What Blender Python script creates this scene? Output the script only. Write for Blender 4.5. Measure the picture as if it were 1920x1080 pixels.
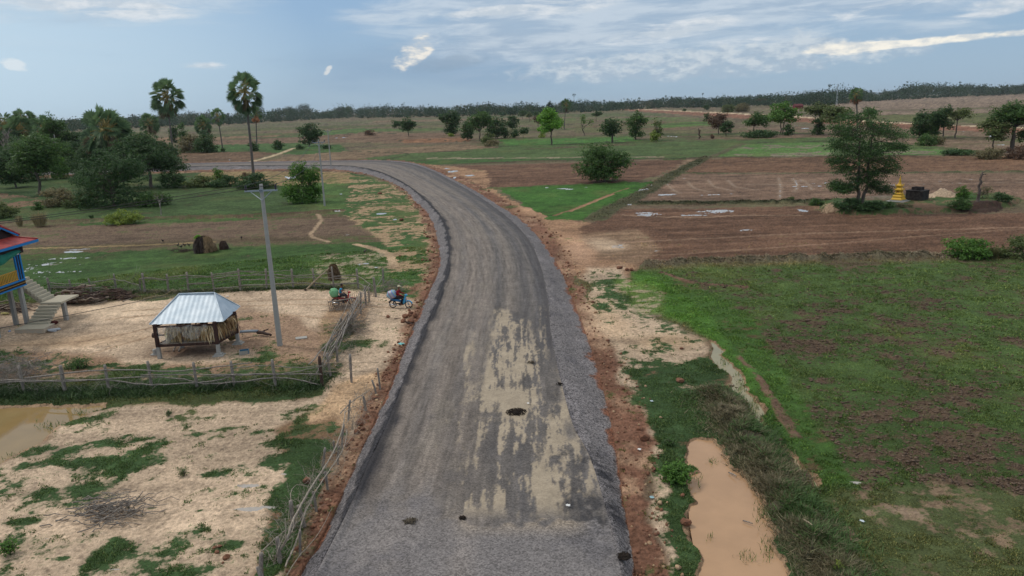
import bpy, bmesh, math, random
import numpy as np
from mathutils import Vector, Matrix
D = bpy.data
for o in list(D.objects): D.objects.remove(o)
S = bpy.context.scene
COL = S.collection
R_ = math.radians
# ------------------------------------------------------------------ camera
FPX, CAMH, PITCH, ROLL = 1340., 14., R_(14.19), R_(1.95)
cf = np.array([0, math.cos(PITCH), -math.sin(PITCH)])
_u = np.array([0, math.sin(PITCH), math.cos(PITCH)]); _r = np.array([1., 0, 0])
cr = _r*math.cos(ROLL)-_u*math.sin(ROLL); cu = _u*math.cos(ROLL)+_r*math.sin(ROLL)
cam = D.objects.new('camera', D.cameras.new('camera')); COL.objects.link(cam)
M = Matrix.Identity(4)
for i in range(3):
    M[i][0] = cr[i]; M[i][1] = cu[i]; M[i][2] = -cf[i]
M[2][3] = CAMH
cam.matrix_world = M
cam.data.sensor_width = 36; cam.data.lens = 36*FPX/1920
cam.data.clip_start = .3; cam.data.clip_end = 40000
S.camera = cam
# ------------------------------------------------------------------ light
SUN_EL, SUN_AZ = R_(50), R_(-68)
sd = Vector((math.sin(SUN_AZ)*math.cos(SUN_EL), math.cos(SUN_AZ)*math.cos(SUN_EL), math.sin(SUN_EL)))
sun = D.objects.new('sun', D.lights.new('sun', 'SUN')); COL.objects.link(sun)
sun.data.energy = 1.5; sun.data.angle = R_(10); sun.data.color = (1, .955, .89)
sun.rotation_euler = sd.to_track_quat('Z', 'Y').to_euler()
S.view_settings.view_transform = 'Standard'; S.view_settings.look = 'None'
S.view_settings.exposure = -0.1; S.view_settings.gamma = 1

def lin(c):
    c = np.array(c, float)/255.
    return tuple(np.where(c <= .04045, c/12.92, ((c+.055)/1.055)**2.4))

class E:
    """node socket with arithmetic"""
    def __init__(s, t, k): s.t = t; s.k = k
    def _m(s, op, *a):
        n = s.t.nodes.new('ShaderNodeMath'); n.operation = op
        for i, v in enumerate((s,)+a):
            if isinstance(v, E): s.t.links.new(v.k, n.inputs[i])
            else: n.inputs[i].default_value = v
        return E(s.t, n.outputs[0])
    def __add__(s, o): return s._m('ADD', o)
    __radd__ = __add__
    def __mul__(s, o): return s._m('MULTIPLY', o)
    __rmul__ = __mul__
    def __sub__(s, o): return s._m('SUBTRACT', o)
    def __rsub__(s, o): return (s*-1)+o
    def __truediv__(s, o): return s._m('DIVIDE', o)
    def sq(s): return s*s
    def max(s, o): return s._m('MAXIMUM', o)
    def min(s, o): return s._m('MINIMUM', o)
    def clamp(s): return s.max(0.).min(1.)
    def ss(s, a, b):
        n = s.t.nodes.new('ShaderNodeMapRange'); n.interpolation_type = 'SMOOTHSTEP'
        s.t.links.new(s.k, n.inputs[0]); n.inputs[1].default_value = a; n.inputs[2].default_value = b
        return E(s.t, n.outputs[0])
def nmix(t, f, a, b, mode='MIX'):
    n = t.nodes.new('ShaderNodeMix'); n.data_type = 'RGBA'; n.blend_type = mode
    for i, v in ((0, f), (6, a), (7, b)):
        if isinstance(v, E): t.links.new(v.k, n.inputs[i])
        elif hasattr(v, 'is_linked'): t.links.new(v, n.inputs[i])
        elif i == 0: n.inputs[0].default_value = v
        else: n.inputs[i].default_value = (*v[:3], 1)
    return n.outputs[2]
def comb(t, x, y, z):
    n = t.nodes.new('ShaderNodeCombineXYZ')
    for i, v in enumerate((x, y, z)):
        if isinstance(v, E): t.links.new(v.k, n.inputs[i])
        else: n.inputs[i].default_value = v
    return n.outputs[0]
def sep(t, v):
    n = t.nodes.new('ShaderNodeSeparateXYZ'); t.links.new(v, n.inputs[0])
    return [E(t, o) for o in n.outputs]
def nnoise(t, vec, scale, detail=4, rough=.5, dist=0.):
    n = t.nodes.new('ShaderNodeTexNoise'); n.inputs['Scale'].default_value = scale
    n.inputs['Detail'].default_value = detail; n.inputs['Roughness'].default_value = rough
    n.inputs['Distortion'].default_value = dist
    t.links.new(vec, n.inputs['Vector'])
    return E(t, n.outputs[0])

# ------------------------------------------------------------------ sky
W = D.worlds.new('World'); S.world = W; W.use_nodes = True
T = W.node_tree; T.nodes.clear()
wo = T.nodes.new('ShaderNodeOutputWorld'); bg = T.nodes.new('ShaderNodeBackground')
T.links.new(bg.outputs[0], wo.inputs[0])
sky = T.nodes.new('ShaderNodeTexSky'); sky.sky_type = 'NISHITA'; sky.sun_disc = False
sky.sun_elevation = SUN_EL; sky.sun_rotation = SUN_AZ; sky.air_density = 1.; sky.dust_density = 1.2; sky.ozone_density = 1.5
tc = T.nodes.new('ShaderNodeTexCoord')
x, y, z = sep(T, tc.outputs['Generated'])
az = x._m('ARCTAN2', y)*57.2958
el = z._m('ARCSINE')*57.2958
n1 = nnoise(T, comb(T, az*.05-el*.06, el*.34, 3.), 1., 9, .58, .6)         # long soft streaks
n2 = nnoise(T, comb(T, az*.16-el*.10, el*1.0, 7.), 1., 11, .62, .5)         # cirrus fibres
n3 = nnoise(T, comb(T, az*.5, el*1.1, 1.), 1., 10, .62, .1)                 # billows
def blob(a0, e0, ra, re, tilt=0.):
    da = az-a0; de = el-e0-da*tilt
    return (1.-((da/ra).sq()+(de/re).sq()))
def soft(*a): return blob(*a).clamp()
STR = .11
base = nmix(T, 1., sky.outputs[0], (.80*STR, .86*STR, .93*STR), 'MULTIPLY')
base = nmix(T, .86, base, nmix(T, el.ss(0., 9.), (.385, .54, .70), (.315, .49, .715)))
# brighter towards the left where the sun stands behind thin cloud
c = nmix(T, (soft(-42., 5., 28., 10.)*1.1).min(1.)*.8, base, (.60, .77, .90))
# overhead cover (out of frame) that whitens with height
c = nmix(T, el.ss(12., 38.)*.8, c, (.90, .88, .85))
# slate cloud shadows hanging in the middle
c = nmix(T, (soft(-3., 3.3, 18., 3.4)*.6+(n1-.5)*1.5).ss(.10, .8)*.6, c, (.27, .40, .57))
# broad grey-white veil centre and right, upper sky
up_ = soft(6., 7.4, 20., 4.2, .02)*.46+soft(27., 6.8, 16., 3.6)*.30+soft(-27., 8.2, 14., 3.0)*.28+soft(16., 4.0, 24., 2.)*.16
m = (n1*1.1+n2*.6+up_-.92).ss(-.12, .34)*(up_.ss(.0, .14)*.8+.2)
c = nmix(T, m*.74, c, nmix(T, n2.ss(.38, .62), (.42, .53, .66), (.66, .74, .82)))
# cirrus strands with brighter cores
s_ = (soft(12.5, 5.1, 7., 1.0, .10)*.30+soft(4., 7.3, 10., 1.2, .12)*.30+soft(27., 5.8, 7., .7, .12)*.24+soft(34., 5.2, 5., .9, .1)*.34
      +soft(-28., 7.4, 7., 1.2, -.05)*.30+soft(-21.5, 3.6, 2.6, .35, .0)*.24+soft(-2., 7.0, 5., .4, .05)*.26+soft(17., 3.9, 9., .5, .05)*.2)
m2 = (n2*.9+n3*.10+s_-.62).ss(.0, .24)*s_.ss(.0, .12)
c = nmix(T, m2*.85, c, nmix(T, n3.ss(.40, .60), (.60, .68, .76), (.80, .84, .88)))
# dark flat cloud near the top
k_ = soft(20., 8.0, 5.5, .7); m3 = (k_*.9+(n2-.5)*1.6).ss(.25, .9)*k_.ss(0., .25)
c = nmix(T, m3*.8, c, (.28, .36, .47))
# grey cumulus bank low in the middle right, brighter rims on top
k_ = soft(15., 2.7, 17., 1.35, .02)+soft(21.8, 3.9, 2.8, 1.1); bank = soft(15., 2.7, 17., 1.35, .02)._m('POWER', .6)*.8+soft(21.8, 3.9, 2.8, 1.1)*.5+(n3-.5)*2.2
mb = bank.ss(.18, .75)*k_.ss(0., .2)
shade = nnoise(T, comb(T, az*.55, el*1.3+.25, 1.), 1., 10, .62)
c = nmix(T, mb*.85, c, nmix(T, (shade+(el-2.6)*.06).ss(.42, .62), (.42, .53, .65), (.66, .73, .79)))
# sunlit rim of the bank to the right
b2_ = soft(24.5, 3.2, 3.6, .62, .0)*.9+soft(30., 3.35, 9., .34, .03)*.8+(n3-.5)*1.5
k_ = soft(24.5, 3.2, 3.6, .62, .0)+soft(30., 3.35, 9., .34, .03); c = nmix(T, b2_.ss(.25, .7)*k_.ss(0., .2), c, nmix(T, shade.ss(.40, .62), (.70, .74, .76), (1.02, .98, .88)))
# lit gap in the middle with the dark cloud beside it
k_ = soft(-6.7, 4.35, 2.1, 1.2, .55); g1 = (k_+(n3-.5)*3.4).ss(.2, 1.)*k_.ss(0., .4)
c = nmix(T, g1*.9, c, nmix(T, n3.ss(.42, .60), (.56, .63, .70), (.98, .93, .84)))
k_ = soft(-4.3, 3.4, 3.6, .8, .1); g4 = (k_+(n3-.5)*1.8).ss(.15, .9)*k_.ss(0., .4)
c = nmix(T, g4*.6, c, (.29, .40, .53))
k_ = soft(-13.3, 3.1, .45, .34, .6); g2 = (k_*1.+(n3-.5)*3.4).ss(.2, .8)*k_.ss(0., .4)
c = nmix(T, g2*.7, c, (.86, .86, .84))
k_ = soft(-33., 3.6, 1.1, .6, -.4); g3 = (k_+(n3-.5)*3.6).ss(.25, 1.1)*k_.ss(0., .5)
c = nmix(T, g3*.7, c, (.82, .88, .92))
T.links.new(c, bg.inputs['Color']); bg.inputs['Strength'].default_value = 1.0

# ------------------------------------------------------------------ pixel <-> ground helpers
def un(px, py, z=0.):
    a = (np.asarray(px, float)-960)/FPX; b = -(np.asarray(py, float)-540)/FPX
    dx = cf[0]+a*cr[0]+b*cu[0]; dy = cf[1]+a*cr[1]+b*cu[1]; dz = cf[2]+a*cr[2]+b*cu[2]
    t = (z-CAMH)/dz
    return dx*t, dy*t
def pt(px, py, z=0.):
    q = un(px, py, z); return Vector((float(q[0]), float(q[1]), z))
def prj(x, y, z):
    v = np.array([x, y, z-CAMH]); c_ = v@cf
    return 960+FPX*(v@cr)/c_, 540-FPX*(v@cu)/c_
def zat(x, y, ty):
    lo, hi = -2., 70.
    for _ in range(40):
        m_ = (lo+hi)/2
        if prj(x, y, m_)[1] > ty: lo = m_
        else: hi = m_
    return lo
def dist(x, y): return float(np.array([x, y, -CAMH])@cf)

# ------------------------------------------------------------------ numpy noise
def _h(ix, iy, s):
    v = (ix*374761393+iy*668265263+s*1274126177) & 0xFFFFFFFF
    v = ((v ^ (v >> 13))*1274126177) & 0xFFFFFFFF
    return ((v ^ (v >> 16)) & 0xFFFF)/65535.
def vnoise(x, y, s=0):
    fx = np.floor(x); fy = np.floor(y); ix = fx.astype(np.int64); iy = fy.astype(np.int64)
    tx = x-fx; ty = y-fy; tx = tx*tx*(3-2*tx); ty = ty*ty*(3-2*ty)
    a = _h(ix, iy, s); b = _h(ix+1, iy, s); c_ = _h(ix, iy+1, s); d = _h(ix+1, iy+1, s)
    return (a+(b-a)*tx)*(1-ty)+(c_+(d-c_)*tx)*ty
def fbm(x, y, s=0, o=4, g=.55):
    t = 0; a = 1; n = 0
    for i in range(o):
        t = t+a*vnoise(x*2.03**i+i*17.3, y*2.03**i-i*9.1, s+i); n += a; a *= g
    return t/n
def nz(x, y, s=0, o=4, g=.55):
    return (fbm(x, y, s, o, g)-.5)/.17      # about unit deviation
def sstep(x, a, b):
    t = np.clip((x-a)/(b-a), 0, 1); return t*t*(3-2*t)

def inpoly(X, Y, P):
    ins = np.zeros(X.shape, bool); n = len(P)
    for i in range(n):
        x1, y1 = P[i]; x2, y2 = P[(i+1) % n]
        if y1 == y2: continue
        cnd = ((y1 > Y) != (y2 > Y)) & (X < (x2-x1)*(Y-y1)/(y2-y1)+x1)
        ins ^= cnd
    return ins
def segdist(X, Y, P, closed=False):
    d = np.full(X.shape, 1e9); n = len(P)
    for i in range(n if closed else n-1):
        x1, y1 = P[i]; x2, y2 = P[(i+1) % n]
        dx, dy = x2-x1, y2-y1; L = dx*dx+dy*dy+1e-9
        t = np.clip(((X-x1)*dx+(Y-y1)*dy)/L, 0, 1)
        d = np.minimum(d, (X-x1-t*dx)**2+(Y-y1-t*dy)**2)
    return np.sqrt(d)
def wpoly(P, z=0.): return [tuple(map(float, un(a, b, z))) for a, b in P]
def crom(P, n):
    """catmull-rom through points, n samples per segment"""
    P = np.array(P, float); out = []
    Q = np.vstack([2*P[0]-P[1], P, 2*P[-1]-P[-2]])
    for i in range(1, len(Q)-2):
        t = np.linspace(0, 1, n, endpoint=False)[:, None]
        a, b, c_, d = Q[i-1], Q[i], Q[i+1], Q[i+2]
        out.append(.5*((2*b)+(c_-a)*t+(2*a-5*b+4*c_-d)*t*t+(3*b-a-3*c_+d)*t**3))
    out.append(P[-1:]); return np.vstack(out)

# ------------------------------------------------------------------ object helpers
def mesh_np(name, V, Q, mats=(), smooth=False, tri=None, mi=None):
    V = np.asarray(V, np.float32); me = D.meshes.new(name)
    Q = np.asarray(Q, np.int32).reshape(-1, 4) if Q is not None and len(Q) else np.zeros((0, 4), np.int32)
    Tt = np.asarray(tri, np.int32).reshape(-1, 3) if tri is not None and len(tri) else np.zeros((0, 3), np.int32)
    me.vertices.add(len(V)); me.vertices.foreach_set('co', V.ravel())
    nl = Q.size+Tt.size; me.loops.add(nl); me.loops.foreach_set('vertex_index', np.concatenate([Q.ravel(), Tt.ravel()]))
    nf = len(Q)+len(Tt); me.polygons.add(nf)
    st = np.concatenate([np.arange(len(Q))*4, len(Q)*4+np.arange(len(Tt))*3]).astype(np.int32)
    me.polygons.foreach_set('loop_start', st)
    if smooth: me.polygons.foreach_set('use_smooth', np.ones(nf, bool))
    for m_ in mats: me.materials.append(m_)
    if mi is not None: me.polygons.foreach_set('material_index', np.asarray(mi, np.int32))
    me.update(); me.validate()
    return me
def link(name, me, parent=None, loc=None):
    o = D.objects.new(name, me); COL.objects.link(o)
    if parent is not None: o.parent = parent
    if loc is not None: o.location = loc
    return o
def tag(o, label=None, cat=None, group=None, kind=None):
    if label: o['label'] = label
    if cat: o['category'] = cat
    if group: o['group'] = group
    if kind: o['kind'] = kind
    return o
def empty(name, loc, label, cat, group=None, rz=0.):
    o = D.objects.new(name, None); COL.objects.link(o); o.location = loc; o.rotation_euler = (0, 0, rz)
    o.empty_display_size = .2
    return tag(o, label, cat, group)
def setcol(me, name, rgba):
    a = me.attributes.new(name, 'FLOAT_COLOR', 'POINT'); a.data.foreach_set('color', np.asarray(rgba, np.float32).ravel())

def newmat(name):
    m_ = D.materials.new(name); m_.use_nodes = True; t = m_.node_tree
    return m_, t, t.nodes['Principled BSDF']
def attr(t, name):
    n = t.nodes.new('ShaderNodeAttribute'); n.attribute_name = name
    return n.outputs['Color'], E(t, n.outputs['Alpha'])
def wpos(t):
    n = t.nodes.new('ShaderNodeNewGeometry'); return n.outputs['Position']
def opos(t):
    n = t.nodes.new('ShaderNodeTexCoord'); return n.outputs['Object']
def scalecol(t, col, f):
    n = t.nodes.new('ShaderNodeVectorMath'); n.operation = 'SCALE'
    t.links.new(col, n.inputs[0]); t.links.new(f.k, n.inputs['Scale']) if isinstance(f, E) else setattr(n.inputs['Scale'], 'default_value', f)
    return n.outputs[0]
def bump(t, bs, h, strength, distance=.05):
    b = t.nodes.new('ShaderNodeBump'); b.inputs['Distance'].default_value = distance
    if isinstance(strength, E): t.links.new(strength.k, b.inputs['Strength'])
    else: b.inputs['Strength'].default_value = strength
    t.links.new(h.k, b.inputs['Height']); t.links.new(b.outputs[0], bs.inputs['Normal'])

# material for everything that is earth: soil / vegetation mix from attributes
MG, t, bs = newmat('earth')
sc, cov = attr(t, 'soil'); vc, wet = attr(t, 'veg'); P_ = wpos(t)
na = nnoise(t, P_, .9, 12, .74); nb = nnoise(t, P_, 5., 10, .7); nc = nnoise(t, P_, 14., 6, .65)
mask = (cov+(na-.5)*1.5+(nb-.5)*.9).ss(.36, .64)
so = scalecol(t, sc, ((nb-.5)*2.4+(na-.5)*1.2+1.).max(.2)); ve = scalecol(t, vc, ((nc-.5)*2.4+(na-.5)*2.2+1.).max(.15))
col = nmix(t, mask, so, ve)
wm = (wet+(na-.5)*.8).ss(.5, .56)
col = nmix(t, wm, col, lin((168, 160, 150)))  # puddle base paled: the bright cloud reflection is put into the colour
t.links.new(col, bs.inputs['Base Color'])
t.links.new((.92-wm*.88).k, bs.inputs['Roughness']); t.links.new((wm*.35+.12).k, bs.inputs['Specular IOR Level'])
bump(t, bs, nb+nc*.4, (1.-wm)*.75, .09)

MR, t, bs = newmat('road_stone')
sc, spk = attr(t, 'soil'); P_ = wpos(t)
v = t.nodes.new('ShaderNodeTexVoronoi'); v.inputs['Scale'].default_value = 20; t.links.new(P_, v.inputs['Vector'])
vx = sep(t, v.outputs['Color'])[0]
nb = nnoise(t, P_, 8., 8, .7); na = nnoise(t, P_, 1.1, 8, .65)
f = (vx-.5)*spk*1.9+(nb-.5)*(spk*1.2+.35)+(na-.5)*.55+1.
t.links.new(scalecol(t, sc, f.max(.15)), bs.inputs['Base Color'])
bs.inputs['Roughness'].default_value = .85; bs.inputs['Specular IOR Level'].default_value = .25
bump(t, bs, nb+vx*.4, spk*.9+.1, .05)
# ------------------------------------------------------------------ road geometry
# stations: left laterite edge, left gravel foot, left asphalt lip, right asphalt edge, right gravel foot, right laterite edge
ST = [((543,1080),(562,1080),(592,1078),(1165,1076),(1192,1080),(1252,1080)),
 ((600,955),(625,965),(652,960),(1138,960),(1170,945),(1228,950)),
 ((640,860),(668,865),(692,868),(1105,855),(1155,845),(1213,840)),
 ((670,800),(698,800),(725,797),(1072,790),(1143,780),(1202,770)),
 ((725,690),(742,698),(767,691),(1046,690),(1120,690),(1160,690)),
 ((750,640),(768,628),(794,626),(1033,626),(1098,622),(1132,625)),
 ((775,575),(797,560),(822,560),(1027,560),(1074,560),(1102,560)),
 ((800,510),(822,500),(840,500),(1014,500),(1048,500),(1075,500)),
 ((805,455),(820,450),(841,452),(993,452),(1015,450),(1048,455)),
 ((795,415),(806,408),(829,412),(960,415),(980,413),(1012,418)),
 ((770,375),(778,377),(802,380),(918,382),(930,381),(962,386)),
 ((742,349),(751,351),(768,351),(882,359),(891,357),(922,362)),
 ((703,332),(712,334),(736,333),(846,339),(853,337),(884,340)),
 ((672,326),(680,325),(703,320),(806,319),(811,317),(834,319)),
 ((636,322),(642,319),(662,312.5),(764,306),(768,304),(780,304)),
 ((590,320.5),(594,317),(612,310.5),(700,301.5),(700,300),(705,299)),
 ((500,321),(500,317.5),(505,310.5),(560,303),(560,301.5),(560,300.5)),
 ((400,322.5),(400,318.5),(400,311.5),(420,305.5),(420,304),(420,303)),
 ((200,329),(200,325),(200,317.5),(200,311),(200,309.5),(200,308.5)),
 ((-250,344),(-250,340),(-250,332),(-250,325),(-250,323.5),(-250,322.5))]
ZR = .42
zs = (0, 0, ZR, ZR, 0, 0)
W6 = np.array([[un(p[0], p[1], z_) for p, z_ in zip(s, zs)] for s in ST])       # (n,6,2)
back = W6[0]+(W6[0]-W6[1])*2.5
W6 = np.concatenate([[back], W6])
RD = crom(W6.reshape(len(W6), 12), 60).reshape(-1, 6, 2)                        # dense
cl = RD[:, 2:4].mean(1)
RV = np.concatenate([[0], np.cumsum(np.linalg.norm(np.diff(cl, axis=0), axis=1))])
# resample with spacing that grows with distance
vs = [0.]
while vs[-1] < RV[-1]-.5:
    i = np.searchsorted(RV, vs[-1]); dd = np.hypot(*cl[min(i, len(cl)-1)])
    vs.append(vs[-1]+max(.07, dd*.0035))
vs = np.array(vs)
RS = np.stack([np.stack([np.interp(vs, RV, RD[:, k, j]) for j in range(2)], -1) for k in range(6)], 1)

def ribbon(k0, k1, n, zf, w0=0., w1=1.):
    """grid between station curves k0 and k1; zf(u, X, Y) -> height"""
    u = np.linspace(w0, w1, n)
    XY = RS[:, k0][:, None]*(1-u)[None, :, None]+RS[:, k1][:, None]*u[None, :, None]
    U = np.broadcast_to(u, XY.shape[:2]); Vv = np.broadcast_to(vs[:, None], XY.shape[:2])
    X, Y = XY[..., 0], XY[..., 1]; Z = zf(U, X, Y)
    m_, n_ = X.shape; idx = np.arange(m_*n_).reshape(m_, n_)
    Q = np.stack([idx[:-1, :-1], idx[:-1, 1:], idx[1:, 1:], idx[1:, :-1]], -1).reshape(-1, 4)
    return X, Y, Z, U, Vv, Q
def addcol(o_rgb, tgt, w): return o_rgb*(1-w[..., None])+np.array(lin(tgt))*w[..., None]

# --- carriageway
wid = np.linalg.norm(RS[:, 3]-RS[:, 2], axis=1)
def zroad(U, X, Y):
    lip = np.exp(-((U-.012)/.012)**2)*.09
    return ZR+.05*np.sin(np.clip(U, 0, 1)*math.pi)+lip*(.5+fbm(X*2, Y*2, 5))+.012*nz(X*1.5, Y*1.5, 9)
X, Y, Z, U, V, Q = ribbon(2, 3, 150, zroad)
uw = U*wid[:, None]
PYi = 540-FPX*(X*cu[0]+Y*cu[1]+(Z-CAMH)*cu[2])/(X*cf[0]+Y*cf[1]+(Z-CAMH)*cf[2])
# the works end where loose gravel lies across the road
Vend = float(np.interp(0, [0], [0]))
pe = un(880, 975, ZR); Vend = float(RV[np.argmin(np.hypot(cl[:, 0]-pe[0], cl[:, 1]-pe[1]))])
st1 = nz(uw*2.2, V*.10, 11, 5); st2 = nz(uw*5., V*.25, 21, 4); blot = nz(X*.5, Y*.35, 31, 5)
C = np.zeros(X.shape+(3,))+lin((122, 112, 103))
C = addcol(C, (101, 96, 92), sstep(U, .38, .62)*.8)
C = addcol(C, (96, 92, 90), np.exp(-((U-.17)/.05)**2)*.5+np.exp(-((U-.36)/.04)**2)*.4)
C = addcol(C, (128, 119, 108), sstep(blot+st1*.8, .0, 1.8)*.5*(1-sstep(U, .5, .7)*.6))
C = addcol(C, (80, 78, 80), sstep(st1, .1, 1.6)*.6*sstep(U, .35, .6))
C = addcol(C, (74, 72, 74), np.exp(-((U-.80)/.05)**2)*.55*sstep(V-Vend, 8, 20))
C = addcol(C, (74, 72, 74), np.exp(-((U-.93)/.045)**2)*.8*sstep(V-Vend, 12, 22))
C = addcol(C, (82, 80, 81), np.exp(-((U-.55)/.03)**2)*.5*sstep(V-Vend, 18, 26))
C = addcol(C, (124, 114, 104), np.exp(-((U-.66)/.05)**2)*.6*sstep(V-Vend, 18, 26))
C *= (1+.13*st2+.07*st1+.10*nz(uw*9, V*.8, 27, 3))[..., None]
spk = np.full(X.shape, .32)
# sand spilled on the fresh surface
sandP = wpoly([(925,582),(1012,588),(1056,690),(1075,770),(1125,880),(1128,930),(1085,972),(835,972),(812,952),(862,860),(848,800),(885,720),(900,650)], ZR)
d_in = np.where(inpoly(X, Y, sandP), 1., -1.)*segdist(X, Y, sandP, True)
d_in = d_in+.9*nz(uw*1.3, V*.22, 45, 5)*sstep(V-Vend, 1, 5); env = sstep(d_in, -.4, 1.1)
sn = nz(uw*1.0, V*.14, 41, 6, .62)+.5*nz(X*.55, Y*.5, 51, 5, .6)+.35*st2
def ell(cx, cy, rx, ry, p=1.):
    ax, ay = un(cx, cy, ZR); bx, _b = un(cx+rx, cy, ZR); _a, by = un(cx, cy-ry, ZR)
    return np.exp(-(((X-ax)/(bx-ax))**2+((Y-ay)/(by-ay))**2)**p)
bias = 1.1*ell(965,640,50,40)+1.0*ell(930,700,45,60)+1.*ell(950,755,60,22)+.9*ell(1000,910,70,40)+.8*ell(1050,800,30,50)+.9*ell(880,900,25,70)+.8*ell(1010,660,20,25)+.9*ell(950,970,90,9)
bias -= 1.8*ell(935,890,45,60)+2.*ell(1095,950,40,28)+1.4*ell(1080,870,30,25)+1.2*ell(900,850,22,40)+.9*ell(1030,720,14,80)+.8*ell(990,800,9,70)
Cd = addcol(C, (86, 82, 80), np.clip(sstep(d_in+.8*nz(X*.8, Y*.5, 47, 4), -.6, 1.)*(.45+.25*nz(uw*1.5, V*.3, 49, 4)), 0, .85))
dith = nz(uw*6, V*1.6, 43, 5, .75)
sm = env*np.clip(.80*sstep(sn+bias-.05+.8*dith+.5*st2, -.05, .6)+.40*sstep(sn+bias+.3+.55*dith, -.2, 1.2), 0, 1)
C = addcol(Cd, (168, 153, 131), sm*.86)
C *= (1+.05*nz(X*3, Y*3, 61, 3))[..., None]
# black tar patches at the right and left edges
for e_ in ((1092,948,52,26),(1085,862,32,20),(1120,975,34,14)):
    w_ = ell(*e_, 1.6)*sstep(nz(uw*4, V*1.2, 71, 4)+1.6, .2, 1.2); C = addcol(C, (56, 55, 57), np.clip(w_*sstep(nz(X*2.2, Y*1.6, 73, 5), -1.2, .8), 0, .8))
near = 1-sstep(V-Vend, -1.2, .1)
wbk = 1+1.1*np.exp(-((V-Vend-4)/6.)**2)+.5*nz(V*.5, U*0, 75, 3)
edge = np.exp(-(U/(.030*np.clip(wbk, .6, 2.5)))**2)+.6*np.exp(-((U-.04)/.045)**2)*sstep(st1, -.6, .8)
C = addcol(C, (44, 43, 47), np.clip(edge, 0, 1)*.95*(1-near*.8))
C = addcol(C, (62, 60, 63), np.exp(-((U-.985)/.03)**2)*.7*sstep(V-Vend, 10, 20))
# loose gravel end
vv_ = V-Vend+.55*nz(uw*.5, V*0+3, 81, 4)+.2*nz(X*2.5, Y*2.5, 83, 4); lf_ = sstep(U, .30, .48); lf_ = 1-lf_
end = (1-sstep(vv_, -.25, .05))*(1-lf_)+(1-sstep(vv_+.8*nz(uw*1.2, V*.4, 85, 4), -1.6, 2.6))*lf_
G = np.zeros_like(C)+lin((117, 112, 110))
G = addcol(G, (140, 131, 124), np.exp(-((U-.47)/.05)**2)*.5+.35*np.exp(-((U-.2)/.1)**2))
G = addcol(G, (95, 92, 94), sstep(nz(X*.8, Y*.8, 91, 4), .2, 1.6)*.6)
C = C*(1-end[..., None])+G*end[..., None]
spk = spk*(1-end)+.42*end
spk *= 1-.6*sm*(1-end)
C = addcol(C, (160, 143, 120), end*sstep(d_in, -1.4, .3)*.75*sstep(U, .4, .5)*(1-sstep(U, .85, .95)))
me = mesh_np('road', np.stack([X, Y, Z], -1).reshape(-1, 3), Q, [MR], True)
setcol(me, 'soil', np.concatenate([np.clip(C, .01, 1), spk[..., None]], -1))
tag(link('road', me), kind='structure')

# --- gravel shoulders
def shoulder(k0, k1, inner_first, name, n=44):
    def zf(U, X, Y):
        h_ = U if not inner_first else 1-U
        return -.06+(ZR+.03+.06)*sstep(h_, -.1, 1.)+.02*nz(X*2.5, Y*2.5, 3, 3)
    X, Y, Z, U, V, Q = ribbon(k0, k1, n, zf, -.12 if not inner_first else 0., 1. if not inner_first else 1.12)
    if inner_first: Z[:, 0] = ZR-.004
    else: Z[:, -1] = ZR-.004
    C = np.zeros(X.shape+(3,))+lin((112, 107, 106))
    C = addcol(C, (132, 126, 126), sstep(nz(X*.4, Y*.25, 13, 5), .0, 1.8)*.7)
    C = addcol(C, (82, 79, 82), sstep(nz(X*.9, Y*.5, 17, 5), .3, 1.8)*.6)
    foot = (1-U) if not inner_first else U
    C = addcol(C, (122, 82, 62), sstep(foot+.14*nz(X*1.2, Y*.9, 19, 5), .88, 1.02))
    top_ = U if not inner_first else 1-U
    if not inner_first: C = addcol(C, (48, 47, 51), sstep(top_+.14*nz(X*1.3, Y*.7, 23, 4)+.22*np.exp(-((V-Vend-5)/6.)**2), .72, .98)*.92*sstep(V-Vend, -2.5, 0))
    else: C = addcol(C, (78, 75, 78), sstep(top_+.06*nz(X*1.3, Y*.7, 23, 4), .93, 1.)*.6)
    for e_ in ((1110,868,34,9),(1150,955,40,10),(1135,890,30,7)):
        ax, ay = un(e_[0], e_[1], ZR); bx, _b = un(e_[0]+e_[2], e_[1], ZR); _a, by = un(e_[0], e_[1]-e_[3]*2, ZR)
        w_ = np.exp(-(((X-ax)/(bx-ax))**2+((Y-ay+(X-ax)*.5)/(by-ay))**2))*sstep(nz(X*1.5, Y*5, 29, 3), -.8, .8)
        C = addcol(C, (46, 45, 49), np.clip(w_, 0, .9))
    me = mesh_np(name, np.stack([X, Y, Z], -1).reshape(-1, 3), Q, [MR], True)
    setcol(me, 'soil', np.concatenate([np.clip(C, .01, 1), np.full(X.shape+(1,), .78)], -1))
    tag(link(name, me), kind='structure')
shoulder(1, 2, False, 'gravel_shoulder'); shoulder(3, 4, True, 'gravel_shoulder')
# gravel tongue where the yard track joins
# ------------------------------------------------------------------ ground sheet
azs = np.radians(np.concatenate([np.linspace(-100, -43, 40, endpoint=False), np.linspace(-43, 43, 1350), np.linspace(43, 100, 41)[1:]]))
inv = np.concatenate([1/np.array([3., 6, 9, 12, 14, 15.5, 16.5]), np.linspace(1/17., 1/2500., 900), [1/3500., 1/6000., 1/12000.]])
rs = 1/inv
AZ, RR = np.meshgrid(azs, rs)
gx = (np.sin(AZ)*RR).ravel(); gy = (np.cos(AZ)*RR).ravel(); N = gx.size; gr = RR.ravel()
wx = gx+(.25+.004*gr)*nz(gx*.45, gy*.45, 101, 4)*.6; wy = gy+(.25+.004*gr)*nz(gx*.45, gy*.45, 111, 4)*.6
soil = np.zeros((N, 3)); veg = np.zeros((N, 3)); cv = np.zeros(N); am = np.zeros(N); fr = np.zeros(N, np.int8); cld = np.zeros(N); zz = np.zeros(N)
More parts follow.
